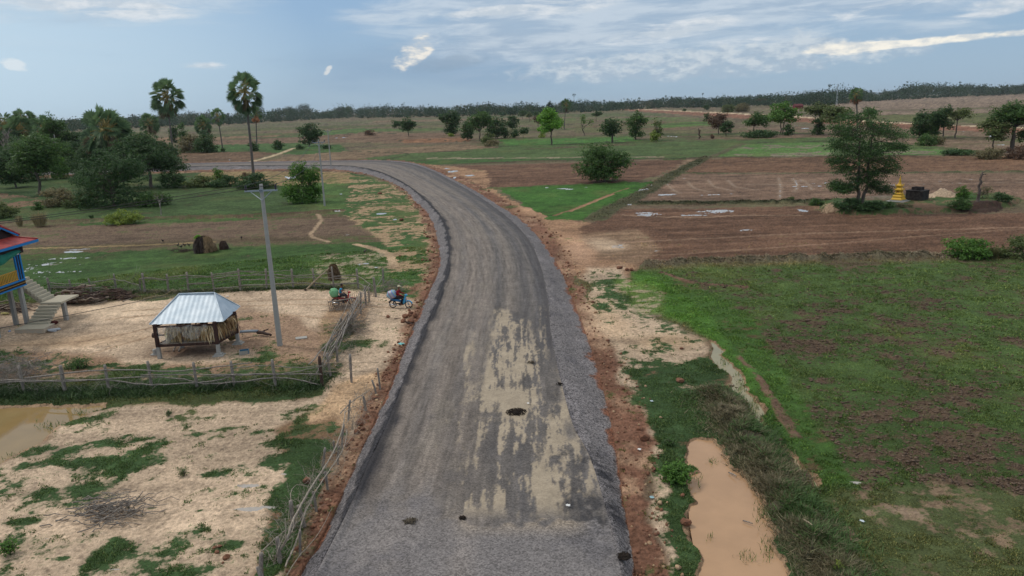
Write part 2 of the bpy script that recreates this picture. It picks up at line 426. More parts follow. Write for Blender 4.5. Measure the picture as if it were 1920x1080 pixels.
def put(mask, s, g, c_, a, k, cl_):
    soil[mask] = lin(s); veg[mask] = lin(g); cv[mask] = c_; am[mask] = a; fr[mask] = k; cld[mask] = cl_
def region(P, s, g, c_, a=.2, k=0, cl_=.0):
    P = wpoly(P); xs = [p[0] for p in P]; ys = [p[1] for p in P]
    bb = np.nonzero((wx > min(xs)) & (wx < max(xs)) & (wy > min(ys)) & (wy < max(ys)))[0]
    ins = bb[inpoly(wx[bb], wy[bb], P)]
    put(ins, s, g, c_, a, k, cl_)
SAND, PALE, RED = (188, 165, 140), (160, 140, 118), (120, 87, 70)
GR, GD, GB = (62, 84, 45), (56, 80, 44), (74, 104, 44)
BR, BR2, BR3 = (103, 78, 62), (115, 93, 77), (108, 82, 64)
OL = (96, 92, 66)
put(np.ones(N, bool), (112, 96, 78), OL, .5, .35, 2, 0)
# far stripes, both sides (drawn from the far edge forwards)
region([(-300,262),(500,232),(900,218),(1300,206),(1300,214),(900,227),(500,240),(-300,272)], (118,106,86), (86,90,62), .6, .3, 2)
region([(-300,282),(420,254),(640,243),(640,249),(430,262),(-300,292)], (128,102,80), OL, .1, .2, 2)
region([(400,262),(620,250),(700,246),(720,252),(600,262),(410,270)], (110,92,72), (74,92,52), .7, .3, 2)
region([(560,250),(660,241),(740,241),(700,250),(620,256)], (110,92,72), (70,98,50), .9, .2, 2)
region([(380,264),(560,257),(700,247),(860,250),(890,262),(760,268),(560,268),(400,276)], (118,94,77), OL, .12, .25, 2)
region([(760,232),(1100,222),(1300,224),(1300,238),(1000,244),(760,250)], (114,98,80), (90,92,60), .55, .35, 2)
region([(1000,222),(1330,219),(1340,226),(1000,230)], (120,100,84), (84,98,56), .6, .3, 2)
region([(1080,236),(1240,228),(1345,227),(1345,238),(1200,246),(1080,250)], (112,92,72), (88,92,58), .6, .35, 2)
region([(1215,233),(1345,227),(1345,233),(1240,240)], (110,92,72), (76,106,48), .95, .15, 2)
region([(1240,243),(1500,238),(1560,240),(1560,258),(1320,262),(1240,262)], (116,96,78), (92,90,60), .4, .35, 2)
region([(740,262),(880,258),(880,266),(760,268)], (134,96,72), OL, .1, .15, 2)
region([(880,262),(1000,256),(1300,248),(1330,262),(1100,264),(900,270)], (112,92,76), (80,84,54), .5, .4, 2)
region([(1560,186),(1920,176),(2300,166),(2300,205),(1920,211),(1600,216),(1545,212)], (134,113,98), OL, .12, .22, 2)
region([(1400,203),(1560,196),(1560,206),(1440,210)], (126,108,88), OL, .4, .3, 2)
region([(1580,217),(1920,211),(2300,205),(2300,228),(1920,231),(1640,228),(1590,224)], (112,98,74), (88,94,56), .85, .25, 2)
region([(1640,240),(1920,246),(2300,250),(2300,292),(1920,290),(1720,284),(1640,262)], (126,104,86), (92,86,62), .3, .3, 2)
region([(1400,240),(1560,238),(1600,262),(1400,262)], (118,96,80), OL, .25, .3, 2)
for P_, s_c, v_c, c_c in (([(380,243),(700,234),(1000,226),(1000,229),(700,238),(380,248)], (96,88,66), (82,88,54), .75), ([(560,246),(860,240),(870,243),(600,250)], (100,90,66), (78,98,52), .9), ([(380,252),(560,249),(600,252),(380,257)], (100,88,66), (80,88,54), .8),
        ([(860,246),(1080,240),(1080,243),(870,250)], (96,84,64), (78,86,52), .7), ([(1240,252),(1560,247),(1560,251),(1240,256)], (100,88,66), (78,90,50), .8), ([(1000,215.5),(1120,212),(1240,214),(1240,217),(1000,220)], (96,86,66), (80,90,56), .8), ([(1340,217),(1500,221),(1500,224),(1340,221)], (104,88,70), (84,92,56), .6),
        ([(700,226),(960,221),(1100,219),(1100,221),(960,224),(700,230)], (126,104,84), OL, .1), ([(1640,206),(1920,199),(2200,194),(2200,197),(1920,202),(1640,209)], (112,98,82), (90,88,62), .4), ([(1640,252),(1920,258),(2200,262),(2200,268),(1920,266),(1640,258)], (104,90,68), (84,90,54), .7)):
    region(P_, s_c, v_c, c_c, .25, 2)
# red dirt road on the right with its pale lane
region([(1115,203),(1200,204),(1310,209),(1420,216),(1560,223),(1680,231),(1800,236),(1920,241),(2300,250),(2300,262),(1920,250),(1760,244),(1640,238),(1540,232),(1420,224),(1300,216),(1180,208)], (134,94,76), OL, .06, .2, 2)
region([(1130,202.6),(1240,206),(1330,209.5),(1440,215),(1560,221.5),(1680,229.5),(1800,234.5),(1920,238.5),(2300,247),(2300,250),(1920,241),(1680,231.5),(1560,223.8),(1440,217),(1330,211.3),(1240,207.3)], (196,170,142), OL, .0, .1, 2)
# green band
region([(640,302),(760,288),(940,268),(1240,262),(1560,258),(1850,283),(1840,291),(1290,297),(1100,300),(800,308),(700,304)], (104,92,70), (72,92,50), .88, .3, 2)
region([(930,262),(1180,256),(1200,264),(960,275)], (96,90,60), (66,106,44), 1.1, .1, 2)
region([(700,303),(1000,296),(1290,295),(1290,299),(1000,303),(820,309),(720,305)], (110,92,70), (60,88,42), .8, .3, 1)
region([(800,296),(1250,293),(1250,295),(800,299)], (150,134,112), (80,96,56), .35, .3, 1)
region([(1338,293),(1392,270),(1560,267),(1560,293)], (140,128,108), (78,112,52), .72, .45, 1)
region([(1650,278),(1780,280),(1790,288),(1650,291)], (140,128,108), (78,112,52), .8, .4, 1)
region([(470,306),(560,290),(660,282),(870,270),(935,276),(860,282),(745,289),(640,302)], (126,104,83), OL, .08, .2, 1)
region([(300,300),(330,286),(470,284),(520,286),(455,306),(300,308)], (112,88,70), OL, .06, .2, 1)
region([(330,286),(400,272),(560,268),(640,272),(650,284),(560,290),(470,284),(400,286)], (100,88,66), (62,92,46), .95, .25, 2)
# ploughed fields right of the bend
region([(770,304),(830,312),(1285,299),(1245,326),(1180,343),(940,353),(905,350),(850,330)], BR, (80,84,50), .05, .14, 0, .05)
region([(790,308),(850,312),(905,320),(920,336),(915,352),(1000,395),(1110,420),(1200,500),(1180,560),(1080,520),(1020,430),(900,350)], (150,118,92), (90,96,56), .12, .2, 0, .02)
region([(932,352),(1180,342),(1232,340),(1205,352),(1150,385),(1100,412),(1035,412),(985,386)], (104,92,60), (58,98,36), 1.05, .15, 0)
region([(1285,299),(1560,294),(1920,293),(2400,290),(2400,322),(1920,321),(1500,324),(1250,324)], BR3, (84,84,56), .05, .15, 0, .07)
region([(1285,299),(1325,298),(1300,312),(1262,322)], (136,112,90), OL, .05, .1, 0)
region([(1248,327),(2400,324),(2400,376),(1920,374),(1560,374),(1195,376),(1210,352)], BR2, (84,84,56), .04, .14, 0, .03)
region([(1150,393),(1560,386),(1600,402),(1900,400),(2400,404),(2400,474),(1920,470),(1780,479),(1400,488),(1200,500),(1110,470),(1085,428),(1120,412)], BR, (84,84,56), .05, .14, 0, .06)
region([(1085,440),(1200,430),(1240,470),(1200,500),(1120,482)], (130,106,84), OL, .1, .15, 0, .03)
# big half-grassed field
region([(1180,507),(1500,496),(1920,486),(2600,476),(3600,1100),(2300,1500),(1700,1500),(1560,1000),(1480,900),(1420,790),(1350,690),(1330,640),(1240,590),(1165,548)], (106,88,72), (66,88,44), .66, .25, 0, .07)
region([(1185,508),(1300,530),(1420,600),(1480,700),(1530,800),(1600,900),(1540,920),(1490,870),(1440,790),(1380,690),(1330,640),(1240,590),(1165,548)], (106,92,64), (64,96,40), .80, .26, 0, .04)
region([(1185,512),(1260,540),(1330,590),(1400,680),(1450,760),(1470,800),(1440,790),(1380,690),(1330,640),(1240,590),(1165,548)], (106,96,60), (68,106,38), .92, .2, 0, .02)
region([(1560,925),(1750,900),(1920,925),(2600,930),(2600,1300),(1640,1300),(1500,1000)], (150,128,104), (80,92,54), .72, .30, 0, .04)
# right verge
region([(1095,500),(1170,500),(1160,548),(1240,600),(1330,650),(1345,700),(1400,800),(1300,830),(1270,900),(1290,1080),(1320,1300),(1200,1300),(1250,1080),(1225,950),(1205,840),(1160,690),(1102,560)], SAND, GD, .40, .34, 0, .03)
region([(1190,700),(1340,665),(1380,760),(1440,880),(1490,960),(1560,1080),(1700,1400),(1290,1400),(1265,1080),(1262,950),(1240,850),(1210,770)], (140,112,86), GD, .82, .26, 0, .02)
region([(1150,520),(1240,540),(1260,590),(1190,585)], (168,154,124), (84,110,52), .5, .3, 0)
# left side, from the road back
region([(-600,390),(-200,345),(200,330),(420,322),(660,323),(700,335),(640,392),(500,405),(300,415),(0,415),(-300,440),(-600,450)], (106,92,66), GR, .92, .25, 1)
region([(380,320),(640,323),(690,333),(655,346),(560,348),(420,346),(360,340)], (146,124,90), (92,96,54), .25, .3, 0)
region([(590,345),(655,345),(650,392),(600,398)], (120,116,84), (72,100,48), .95, .25, 0)
region([(-600,372),(0,362),(90,372),(100,385),(0,392),(-600,400)], (124,98,80), GR, .3, .25, 0)
region([(-700,470),(-300,440),(0,424),(220,415),(480,406),(640,398),(760,410),(800,430),(800,455),(700,462),(380,470),(0,480),(-400,500),(-700,520)], (100,86,66), (72,84,46), .38, .26, 0, .02)
region([(150,418),(480,408),(480,414),(150,426)], (100,86,66), (66,92,44), .9, .2, 0)
region([(0,428),(300,418),(640,408),(720,420),(700,440),(400,448),(100,462),(0,458)], (108,90,74), (80,84,52), .25, .25, 0, .02)
region([(-700,540),(-400,500),(0,478),(400,466),(640,456),(790,452),(800,500),(760,530),(600,528),(400,545),(200,560),(0,570),(-400,620),(-700,650)], (120,108,82), (58,86,40), .98, .22, 0)
region([(570,480),(720,470),(740,520),(690,540),(600,532)], (160,148,120), (66,92,44), .62, .32, 0)
region([(655,332),(700,334),(745,352),(775,378),(802,412),(812,455),(806,510),(780,570),(700,590),(690,540),(740,520),(730,470),(700,440),(640,400),(660,345)], (172,146,114), (58,86,42), .52, .33, 0, .02)
# yard
region([(-700,700),(-300,630),(0,595),(80,572),(210,568),(330,556),(430,548),(500,540),(700,545),(790,565),(790,600),(765,640),(740,690),(720,740),(670,790),(640,800),(600,900),(520,1090),(400,1400),(-700,1400),(-900,900)], SAND, GD, .10, .16, 0, .02)
region([(-700,690),(0,655),(160,665),(290,690),(420,680),(600,650),(640,690),(600,712),(300,705),(0,705),(-700,740)], (150,122,98), GD, .42, .3, 0, .03)
region([(420,560),(560,600),(640,640),(600,680),(480,670),(420,630)], (150,124,102), GD, .14, .2, 0, .02)
region([(620,560),(700,560),(690,600),(620,690),(600,650)], (150,124,98), GD, .4, .3, 0, .03)
region([(-700,780),(0,712),(300,712),(560,700),(625,700),(600,745),(480,748),(300,762),(180,768),(0,770),(-700,860)], (110,96,70), (44,64,34), 1.0, .15, 0)
region([(180,768),(600,745),(660,780),(700,800),(640,880),(590,960),(520,1060),(460,1300),(-700,1300),(-900,900),(0,870),(80,835),(150,790)], SAND, GD, .22, .30, 0, .03)
region([(520,800),(600,760),(680,760),(640,860),(590,960),(540,1060),(460,1100),(480,1000),(540,900)], (140,112,86), GD, .66, .3, 0, .03)
region([(570,775),(640,720),(700,700),(740,690),(700,760),(655,800),(640,775),(600,790)], (196,164,130), GD, .12, .15, 0, .05)
# laterite verges either side
lat = [tuple(p) for p in RS[:, 0]]+[tuple(p) for p in RS[::-1, 2]]
latR = [tuple(p) for p in RS[:, 3]]+[tuple(p) for p in RS[::-1, 5]]
nw = .35*nz(gx*.9, gy*.9, 121, 4); nA0 = nz(gx*2.3, gy*2.3, 122, 4); nB0 = nz(gx*.35, gy*.35, 123, 4)
for side, PP, line in ((0, lat, RS[:, 0]), (1, latR, RS[:, 5])):
    PPd = PP[::3]
    xs = [p[0] for p in PPd]; ys = [p[1] for p in PPd]
    bb = np.nonzero((gx > min(xs)-2) & (gx < max(xs)+2) & (gy > min(ys)-2) & (gy < max(ys)+2) & (gr < 420))[0]
    ins = inpoly(gx[bb]+nw[bb]*.9, gy[bb]+nw[bb], PPd)
    m_ = bb[ins]
    put(m_, RED, (70, 80, 44), .14, .24, 0, .05)
    sx = sstep(nB0[m_]+.6*nA0[m_], .3, 1.3)[:, None]*.7; soil[m_] = soil[m_]*(1-sx)+np.array(lin((168, 138, 112)))*sx
# under the road and shoulders the sheet dips so nothing pokes through
rdP = [tuple(p) for p in RS[::3, 1]]+[tuple(p) for p in RS[::-3, 4]]
xs = [p[0] for p in rdP]; ys = [p[1] for p in rdP]
bb = np.nonzero((gx > min(xs)) & (gx < max(xs)) & (gy > min(ys)) & (gy < max(ys)))[0]
inroad = np.zeros(N, bool); inroad[bb[inpoly(gx[bb], gy[bb], rdP)]] = True

# noises by region frequency
nA = nz(gx*1.3, gy*1.3, 131, 5, .6); nB = nz(gx*.28, gy*.28, 141, 5, .6); nC = nz(gx*.022, gy*.045, 151, 5, .6)
nS = nz(gx*.04, gy*.8, 161, 4)          # plough rows
nn = np.where(fr == 0, nA*.6+nB*.65, np.where(fr == 1, nB*.8+nA*.3, nC*.9+nB*.35))
def gblur(a, k, it=2):
    a = a.reshape(nr_, nc_, -1)
    for _ in range(it):
        for ax in (0, 1):
            p = np.concatenate([np.repeat(a.take([0], ax), k+1, ax), a, np.repeat(a.take([-1], ax), k, ax)], ax)
            c_ = np.cumsum(p, ax); n_ = a.shape[ax]
            a = (c_.take(range(2*k+1, 2*k+1+n_), ax)-c_.take(range(0, n_), ax))/(2*k+1)
    return a
nr_, nc_ = AZ.shape
bw = 1-sstep(gr, 55, 110)
cv = gblur(cv, 4).ravel()*bw+cv*(1-bw); am = gblur(am, 4).ravel()*bw+am*(1-bw); cld = gblur(cld, 3).ravel()
soil = gblur(soil, 3).reshape(-1, 3)*bw[:, None]+soil*(1-bw[:, None]); veg = gblur(veg, 3).reshape(-1, 3)*bw[:, None]+veg*(1-bw[:, None])
nT = nz(gx*.03, gy*.30, 201, 5, .65); nU = nz(gx*.012, gy*.06, 211, 4)
far_w = sstep(gr, 60, 200)
nS2 = nz(gx*.15, gy*.9, 221, 6, .72); nS3 = nz(gx*.5, gy*2.2, 231, 5, .7); mid_w = sstep(gr, 45, 80)
rgn = np.random.default_rng(3).normal(size=N)
cov_ = cv+am*nn+far_w*(.20*nT+.22*nU)*np.clip(am/.3, 0, 1.1)**2+mid_w*.15*nS2+.07*nS3*(1-far_w)
soil *= (1+far_w*(.09*nT+.08*nU)+mid_w*.20*nS2+.10*nS3+.10*rgn)[:, None].clip(.4, 1.7); veg *= (1+.10*rgn+.10*mid_w*nS2+.06*nS3)[:, None].clip(.45, 1.6)

# explicit grass patches / bare patches in pixels: (x,y,rx,ry,strength)
def patch(cx, cy, rx, ry, s, col=None, soilc=None, soft=1.3):
    ax, ay = un(cx, cy); bx, by_ = un(cx+rx, cy); _, fy = un(cx, cy-ry); _, ny = un(cx, cy+ry)
    dyy = np.where(wy > ay, fy-ay, ay-ny); R2 = max(bx-ax, fy-ay)*2.3
    bb = np.nonzero((abs(wx-ax) < R2) & (abs(wy-ay) < R2))[0]
    q = ((wx[bb]-ax)/(bx-ax))**2+((wy[bb]-ay)/dyy[bb])**2
    w_ = np.exp(-q**soft*.7)
    cov_[bb] += s*w_
    if col is not None:
        veg[bb] = veg[bb]*(1-w_[:, None])+np.array(lin(col))*w_[:, None]
    if soilc is not None:
        soil[bb] = soil[bb]*(1-w_[:, None])+np.array(lin(soilc))*w_[:, None]
for a in [(215,872,75,14),(170,922,70,22),(205,1045,40,22),(60,925,40,8),(90,850,50,10),(440,815,75,14),(345,788,40,8),(250,825,45,8),
          (410,885,35,12),(560,770,60,14),(585,800,20,8),(520,835,60,12),(560,860,40,16),(575,900,40,18),(500,860,30,8),(30,980,40,10),(20,1020,30,12),
          (200,780,22,6),(292,895,18,6),(150,790,20,5),(430,1020,30,8),(560,940,40,20),(380,960,10,4),(115,1048,14,6),(285,948,9,4),(290,1075,50,8),(70,875,40,7),
          (230,700,60,14),(150,690,30,7),(290,690,20,10),(430,570,40,6),(300,560,60,8),(475,665,45,12),(455,600,30,4),(640,655,40,12),(690,640,18,12),(725,645,14,8),
          (1150,555,30,8),(1140,530,16,10),(1190,645,16,8),(1210,680,26,6),(1205,700,20,6),(1300,700,30,12),(1135,580,16,6),(960,388,18,4),(1240,745,50,20),(1300,780,40,25)]:
    patch(*a, .40)
for a in [(240,600,150,30),(640,590,50,14),(560,565,80,10),(350,905,60,12),(330,985,90,18),(420,840,40,10),(120,980,40,12),(280,760,30,6),(470,905,40,10),(90,880,20,4)]:
    patch(*a, -.5)
# tonal variations of the soil; under the shed its shade is put into the colour
for a in [((1250,640,60,14),(178,152,122)),((1290,725,50,14),(186,162,136)),((1580,965,40,10),(170,150,128)),((1690,960,50,10),(160,138,116)),
          ((240,580,180,14),(206,182,154)),((120,640,120,12),(186,158,128)),((365,655,70,12),(116,92,74)),((780,545,10,14),RED),
          ((1130,460,30,10),(184,160,134)),((1085,470,25,20),(186,150,122)),((1140,600,35,40),(196,168,138)),((1000,396,30,8),(176,140,110))]:
    patch(*a[0], -.15, soilc=a[1])
# muddy ruts and wheel lines in the yard
# footpaths: bare lines
def pathline(P, w, s, soilc, dz=0.):
    P = [tuple(q) for q in crom(wpoly(P), 8)]
    xs = [p[0] for p in P]; ys = [p[1] for p in P]
    bb = np.nonzero((gx > min(xs)-3*w) & (gx < max(xs)+3*w) & (gy > min(ys)-3*w) & (gy < max(ys)+3*w))[0]
    d = segdist(gx[bb]+.25*w*nA[bb], gy[bb]+.25*w*nB[bb], P)
    k = np.exp(-(d/w)**4)
    cov_[bb] -= s*k; soil[bb] = soil[bb]*(1-k[:, None])+np.array(lin(soilc))*k[:, None]; zz[bb] += dz*k
pathline([(596,402),(602,414),(590,430),(584,443),(618,454)], .28, .75, (158,136,110))
pathline([(668,458),(700,466),(730,478),(738,500)], .45, 1.1, (180,154,124))
pathline([(458,306),(495,297),(530,286),(552,277)], 1.1, 1.5, (196,172,140))
pathline([(1040,404),(1090,386),(1140,366),(1180,352)], .3, .9, (128,100,76))
pathline([(1070,396),(1110,380),(1150,364)], .3, 1.2, (150,118,90))
pathline([(1120,486),(1500,462),(1920,430),(2300,425)], .2, .4, (134,108,88))
pathline([(1160,456),(1350,446),(1560,437),(1920,427)], .28, .4, (138,112,92))
pathline([(1170,404),(1300,408),(1400,404),(1500,404)], .3, .5, (150,124,102))
pathline([(0,468),(200,462),(400,454)], .3, .5, (150,130,90))
for P_l in ([(0,650),(150,640),(280,615),(300,600)],[(100,690),(250,640),(450,590),(640,600)],[(200,600),(450,575),(640,572),(760,580)],[(230,585),(460,565),(640,562),(760,570)]):
    pathline(P_l, .12, .3, (160,134,108), -.03)
# ---- paddy bunds: raised lines with rank grass
bund_pts = []
def bund(P, w, h_, soilc, vegc, c_):
    P = [tuple(q) for q in crom(wpoly(P), 6)]
    xs = [p[0] for p in P]; ys = [p[1] for p in P]
    bb = np.nonzero((gx > min(xs)-2*w) & (gx < max(xs)+2*w) & (gy > min(ys)-2*w) & (gy < max(ys)+2*w))[0]
    d = segdist(gx[bb]+.18*w*nA[bb]+.1*w*nB[bb], gy[bb]+.18*w*nA[bb], P)
    k = sstep(-d, -w, -w*.55)
    zz[bb] += h_*np.exp(-(d/(w*.7))**2)*(1+.25*nA[bb])
    cov_[bb] = cov_[bb]*(1-k)+(c_+.15*nA[bb])*k
    soil[bb] = soil[bb]*(1-k[:, None])+np.array(lin(soilc))*k[:, None]
    veg[bb] = veg[bb]*(1-k[:, None])+np.array(lin(vegc))*k[:, None]
    cld[bb] = np.maximum(cld[bb], .04*k)
DRY = (82, 76, 60); DRYS = (98, 84, 68)
bund([(1118,412),(1150,390),(1195,368),(1235,345),(1280,318),(1325,296)], 1.9, .2, DRYS, (78,80,54), .7)
bund([(1215,500),(1350,493),(1500,489),(1640,484),(1770,482)], .75, .5, (120,106,88), (100,94,74), .6)
bund([(1195,383),(1350,382),(1560,380)], 1.1, .4, (88,78,62), (64,70,48), .8)
bund([(1240,325.5),(1560,325),(1920,322),(2300,321)], .6, .25, DRYS, (62,76,46), .9)
bund([(820,310),(1000,303),(1250,298),(1290,297.5),(1700,292),(1920,291)], .9, .3, (80,68,54), (66,64,46), .6)
bund([(900,356),(940,353),(1060,348),(1180,342)], .5, .25, DRYS, (70,80,48), .7)
bund([(0,420),(100,416),(230,412),(330,409),(480,405),(560,400),(640,396)], .9, .35, (94,76,62), (78,74,50), .5)
pathline([(1385,670),(1420,705),(1460,770),(1490,820)], .25, .5, (112,90,74), .05)
bund([(1240,512),(1300,530),(1400,540)], .3, .1, (118,92,76), GR, .3)
bund([(640,271),(800,262),(900,266),(1200,256),(1330,252)], .8, .3, (84,74,58), (60,66,44), .7)
bund([(935,275),(1090,270),(1180,262)], 1., .3, (84,74,58), (52,58,38), .8)
bund([(1395,269),(1560,265),(1750,270)], 1., .3, (84,74,58), (56,62,40), .8)
bund([(1338,293),(1392,270)], 1.6, .2, (104,92,72), (80,84,56), .6)
bund([(640,283),(760,288),(720,300)], .9, .2, (84,74,58), (60,72,42), .8)
for y0, y1, xa, xb in ((246,238,1080,1240),(252,246,1240,1560),(236,231,1100,1345),(240,233,760,1100),(250,243,640,1000),(257,250,400,760),(268,262,400,620),(224,221,1640,1920),(209,200,1600,1920),(202,193,1600,1900),(196,188,1640,1900),(215,212,1620,1920),(234,226,560,900),(246,240,420,640)):
    bund([(xa,y0),((xa+xb)/2,(y0+y1)/2+.6),(xb,y1)], 1.6, .3, (84,74,58), (58,62,42), .7)
# levee beside the ditch, ragged dead grass
LEV = [(1345,742),(1385,790),(1420,850),(1450,905),(1495,965),(1545,1040),(1600,1120),(1680,1250)]
bund([(1345,742),(1385,790),(1420,850),(1450,905),(1495,965),(1545,1040),(1600,1120),(1680,1250)], 1.15, .45, (96,84,72), (76,76,58), .75)
# mound with the shrine
def mound(P, h_, soft, soilc, vegc, c_, a_=.25):
    P = wpoly(P); xs = [p[0] for p in P]; ys = [p[1] for p in P]
    bb = np.nonzero((gx > min(xs)-2) & (gx < max(xs)+2) & (gy > min(ys)-2) & (gy < max(ys)+2))[0]
    X_, Y_ = gx[bb]+.3*nA[bb], gy[bb]+.3*nB[bb]
    d = np.where(inpoly(X_, Y_, P), 1., -1.)*segdist(X_, Y_, P, True)
    k = sstep(d, -.2, soft); zz[bb] += h_*k
    m_ = (k > .02)
    cov_[bb[m_]] = c_+a_*nA[bb[m_]]; soil[bb[m_]] = lin(soilc); veg[bb[m_]] = lin(vegc)
    return bb, k
MH = .55
mound([(1535,396),(1548,380),(1620,374),(1760,368),(1880,366),(1912,376),(1900,388),(1830,396),(1700,402),(1600,404)], MH, .8, (120,100,78), (66,84,46), .62)
for a in (((1730,394,36,5),(126,100,80)),((1560,393,20,5),(168,140,112)),((1650,376,40,5),(120,108,94))): patch(*a[0], -.5, soilc=a[1])
patch(1800,376,60,6,.4,(64,92,44))
bb, k = mound([(1790,396),(1800,388),(1850,386),(1885,390),(1870,398),(1820,401)], .28, .5, (72,56,48), (60,70,42), .25)
bb, k = mound([(1738,378),(1750,364),(1775,364),(1800,378)], .95, 2.0, (176,154,130), GR, -.1, .12)
mound([(1545,400),(1553,393),(1568,393),(1574,399)], .25, .6, (158,134,110), GR, .2)
# left scarp and pits
patch(1620,390,60,7,.4,GD)
# ---- ponds
PONDR = [(1275,868),(1288,842),(1310,823),(1345,822),(1362,840),(1360,870),(1385,890),(1402,915),(1425,945),(1440,980),(1448,1020),(1465,1050),(1480,1080),(1540,1180),(1600,1300),(1380,1300),(1330,1150),(1316,1080),(1308,1030),(1300,985),(1296,940),(1293,905),(1300,885)]
PONDL = [(-400,765),(0,762),(60,762),(190,762),(185,772),(150,782),(120,800),(85,830),(50,848),(0,872),(-200,960),(-500,1100),(-900,1000)]
DIT = [(1328,640),(1350,650),(1375,680),(1395,715),(1420,760),(1442,800),(1440,812),(1422,798),(1400,765),(1372,722),(1350,690),(1335,665)]
DIT2 = [(1466,838),(1490,862),(1530,915),(1522,920),(1490,885),(1464,850)]
MUD = lin((150,124,98))
for P, dep, soft in ((PONDR, .5, .5), (PONDL, .6, 1.0), (DIT, .24, .3), (DIT2, .2, .25)):
    PW = wpoly(P, -.1); xs = [p[0] for p in PW]; ys = [p[1] for p in PW]
    bb = np.nonzero((gx > min(xs)-2) & (gx < max(xs)+2) & (gy > min(ys)-2) & (gy < max(ys)+2))[0]
    d = np.where(inpoly(wx[bb], wy[bb], PW), 1., -1.)*segdist(wx[bb], wy[bb], PW, True)+.10*nA[bb]
    k = sstep(d, -.18, soft); zz[bb] = zz[bb]*(1-sstep(d, -.5, .1))-dep*k
    e_ = sstep(d, -.12, .0)
    cov_[bb] = cov_[bb]*(1-e_)+0*e_
    rim_ = (sstep(d, -.55, -.1)*.6)[:, None]; soil[bb] = soil[bb]*(1-rim_)+np.array(lin((112,90,70)))*rim_
    soil[bb] = soil[bb]*(1-e_[:, None])+np.array(MUD)*e_[:, None]
# clods and roughness
covm = sstep(cov_, .3, .7)
fade = 1/(1+gr/260.)
cl_n = np.abs(nz(gx*2.6, gy*2.6, 171, 4, .6))
zz += cld*(1-covm*.85)*(cl_n*1.1+.35*nS)*(.5+.5*fade)
zz += .035*nB+.012*nA
clump = cld > .09
soil *= (1+.13*nB+.12*nS*(cld > .02)+.08*nA-.22*sstep(nz(gx*5, gy*5, 241, 3), .9, 1.8)*(1-far_w))[:, None].clip(.4, 1.5)  # dark flecks put the shading of small pits into the soil colour
veg *= (1+.16*nB+.08*nC)[:, None].clip(.5, 1.5)
yel = sstep(nz(gx*.12, gy*.12, 181, 4), .2, 1.8)[:, None]*.35
veg = veg*(1-yel)+np.array(lin((104, 104, 58)))*yel
# ---- standing water in the paddies
wet = np.zeros(N)
nW = nz(gx*.45, gy*1.8, 191, 6, .72)
def puddle(cx, cy, rx, ry, s=1.):
    ax, ay = un(cx, cy); bx, _b = un(cx+rx, cy); _, fy = un(cx, cy-ry); _, ny = un(cx, cy+ry)
    dyy = np.where(gy > ay, fy-ay, ay-ny); R2 = max(bx-ax, fy-ay)*1.6
    bb = np.nonzero((abs(gx-ax) < R2) & (abs(gy-ay) < R2))[0]
    q = ((gx[bb]-ax)/(bx-ax))**2+((gy[bb]-ay)/dyy[bb])**2
    wet[bb] = np.maximum(wet[bb], (s*.95*np.exp(-q*.9)+.30*nW[bb]*np.exp(-q*.5)))
for a in [(1215,402,46,4,.75),(1340,397,42,4,.85),(1300,404,50,2,.6),(1505,395,14,3,.9),(1390,432,36,1.6,.75),(1160,462,26,7,.62),(1230,470,30,3,.5),(1260,486,20,2,.5),
          (1205,357,18,3,.8),(1250,365,24,2,.7),(1180,385,14,3,.5),(1350,365,60,1.5,.55),(1500,350,90,1.4,.55),(1560,343,120,1.2,.55),(1700,346,120,1.1,.6),(1760,340,80,1,.5),
          (1020,353,22,2,.7),(1065,354,22,2.4,.8),(1025,371,12,1.6,.7),(1050,374,8,1.6,.7),(1090,352,14,1.6,.7),
          (850,321,12,2.4,.75),(882,329,12,1.8,.75),(852,334,4,3,.6),(838,316,12,1.5,.6),(940,319,16,1.5,.5),(1270,313,14,2,.7),
          (150,467,24,2,.85),(140,472,26,1.6,.8),(120,485,50,1.8,.65),(90,495,40,4,.55),(105,510,56,2.6,.7),(80,518,50,2.4,.55),(60,504,30,6,.5),(155,493,12,5,.4),
          (715,401,14,2,.8),(648,441,9,1.8,.6),(672,437,6,3,.5),(740,412,6,2.5,.6),(410,506,20,1.4,.4),(400,523,60,1.2,.35),(640,365,12,3,.5),(635,395,16,6,.4),
          (640,258,12,1,.7),(1500,236,30,1.2,.6),(1510,241,14,1.2,.7),(1800,247,40,1,.7),(1870,255,40,1.2,.8),(1880,272,40,1,.6),(1450,262,20,1,.3),(1262,256,14,1.3,.7),(1440,299,50,1.2,.5),
          (960,301,40,.8,.6),(430,300,8,1.5,.6),(440,303,6,1.2,.5),
          (470,912,28,4,.9),(530,890,16,4,.6),(460,956,34,5,.85),(505,952,24,4,.6),(300,855,18,5,.3),(95,1012,26,6,.55),(170,840,16,4,.4),(465,1050,16,9,.5),(210,1070,30,5,.5),
          (1215,565,26,9,.35),(1450,765,14,6,.6),(1600,905,20,5,.35),(1430,700,20,14,.3),(700,520,24,6,.35),(675,495,26,3,.4)]:
    puddle(*a)
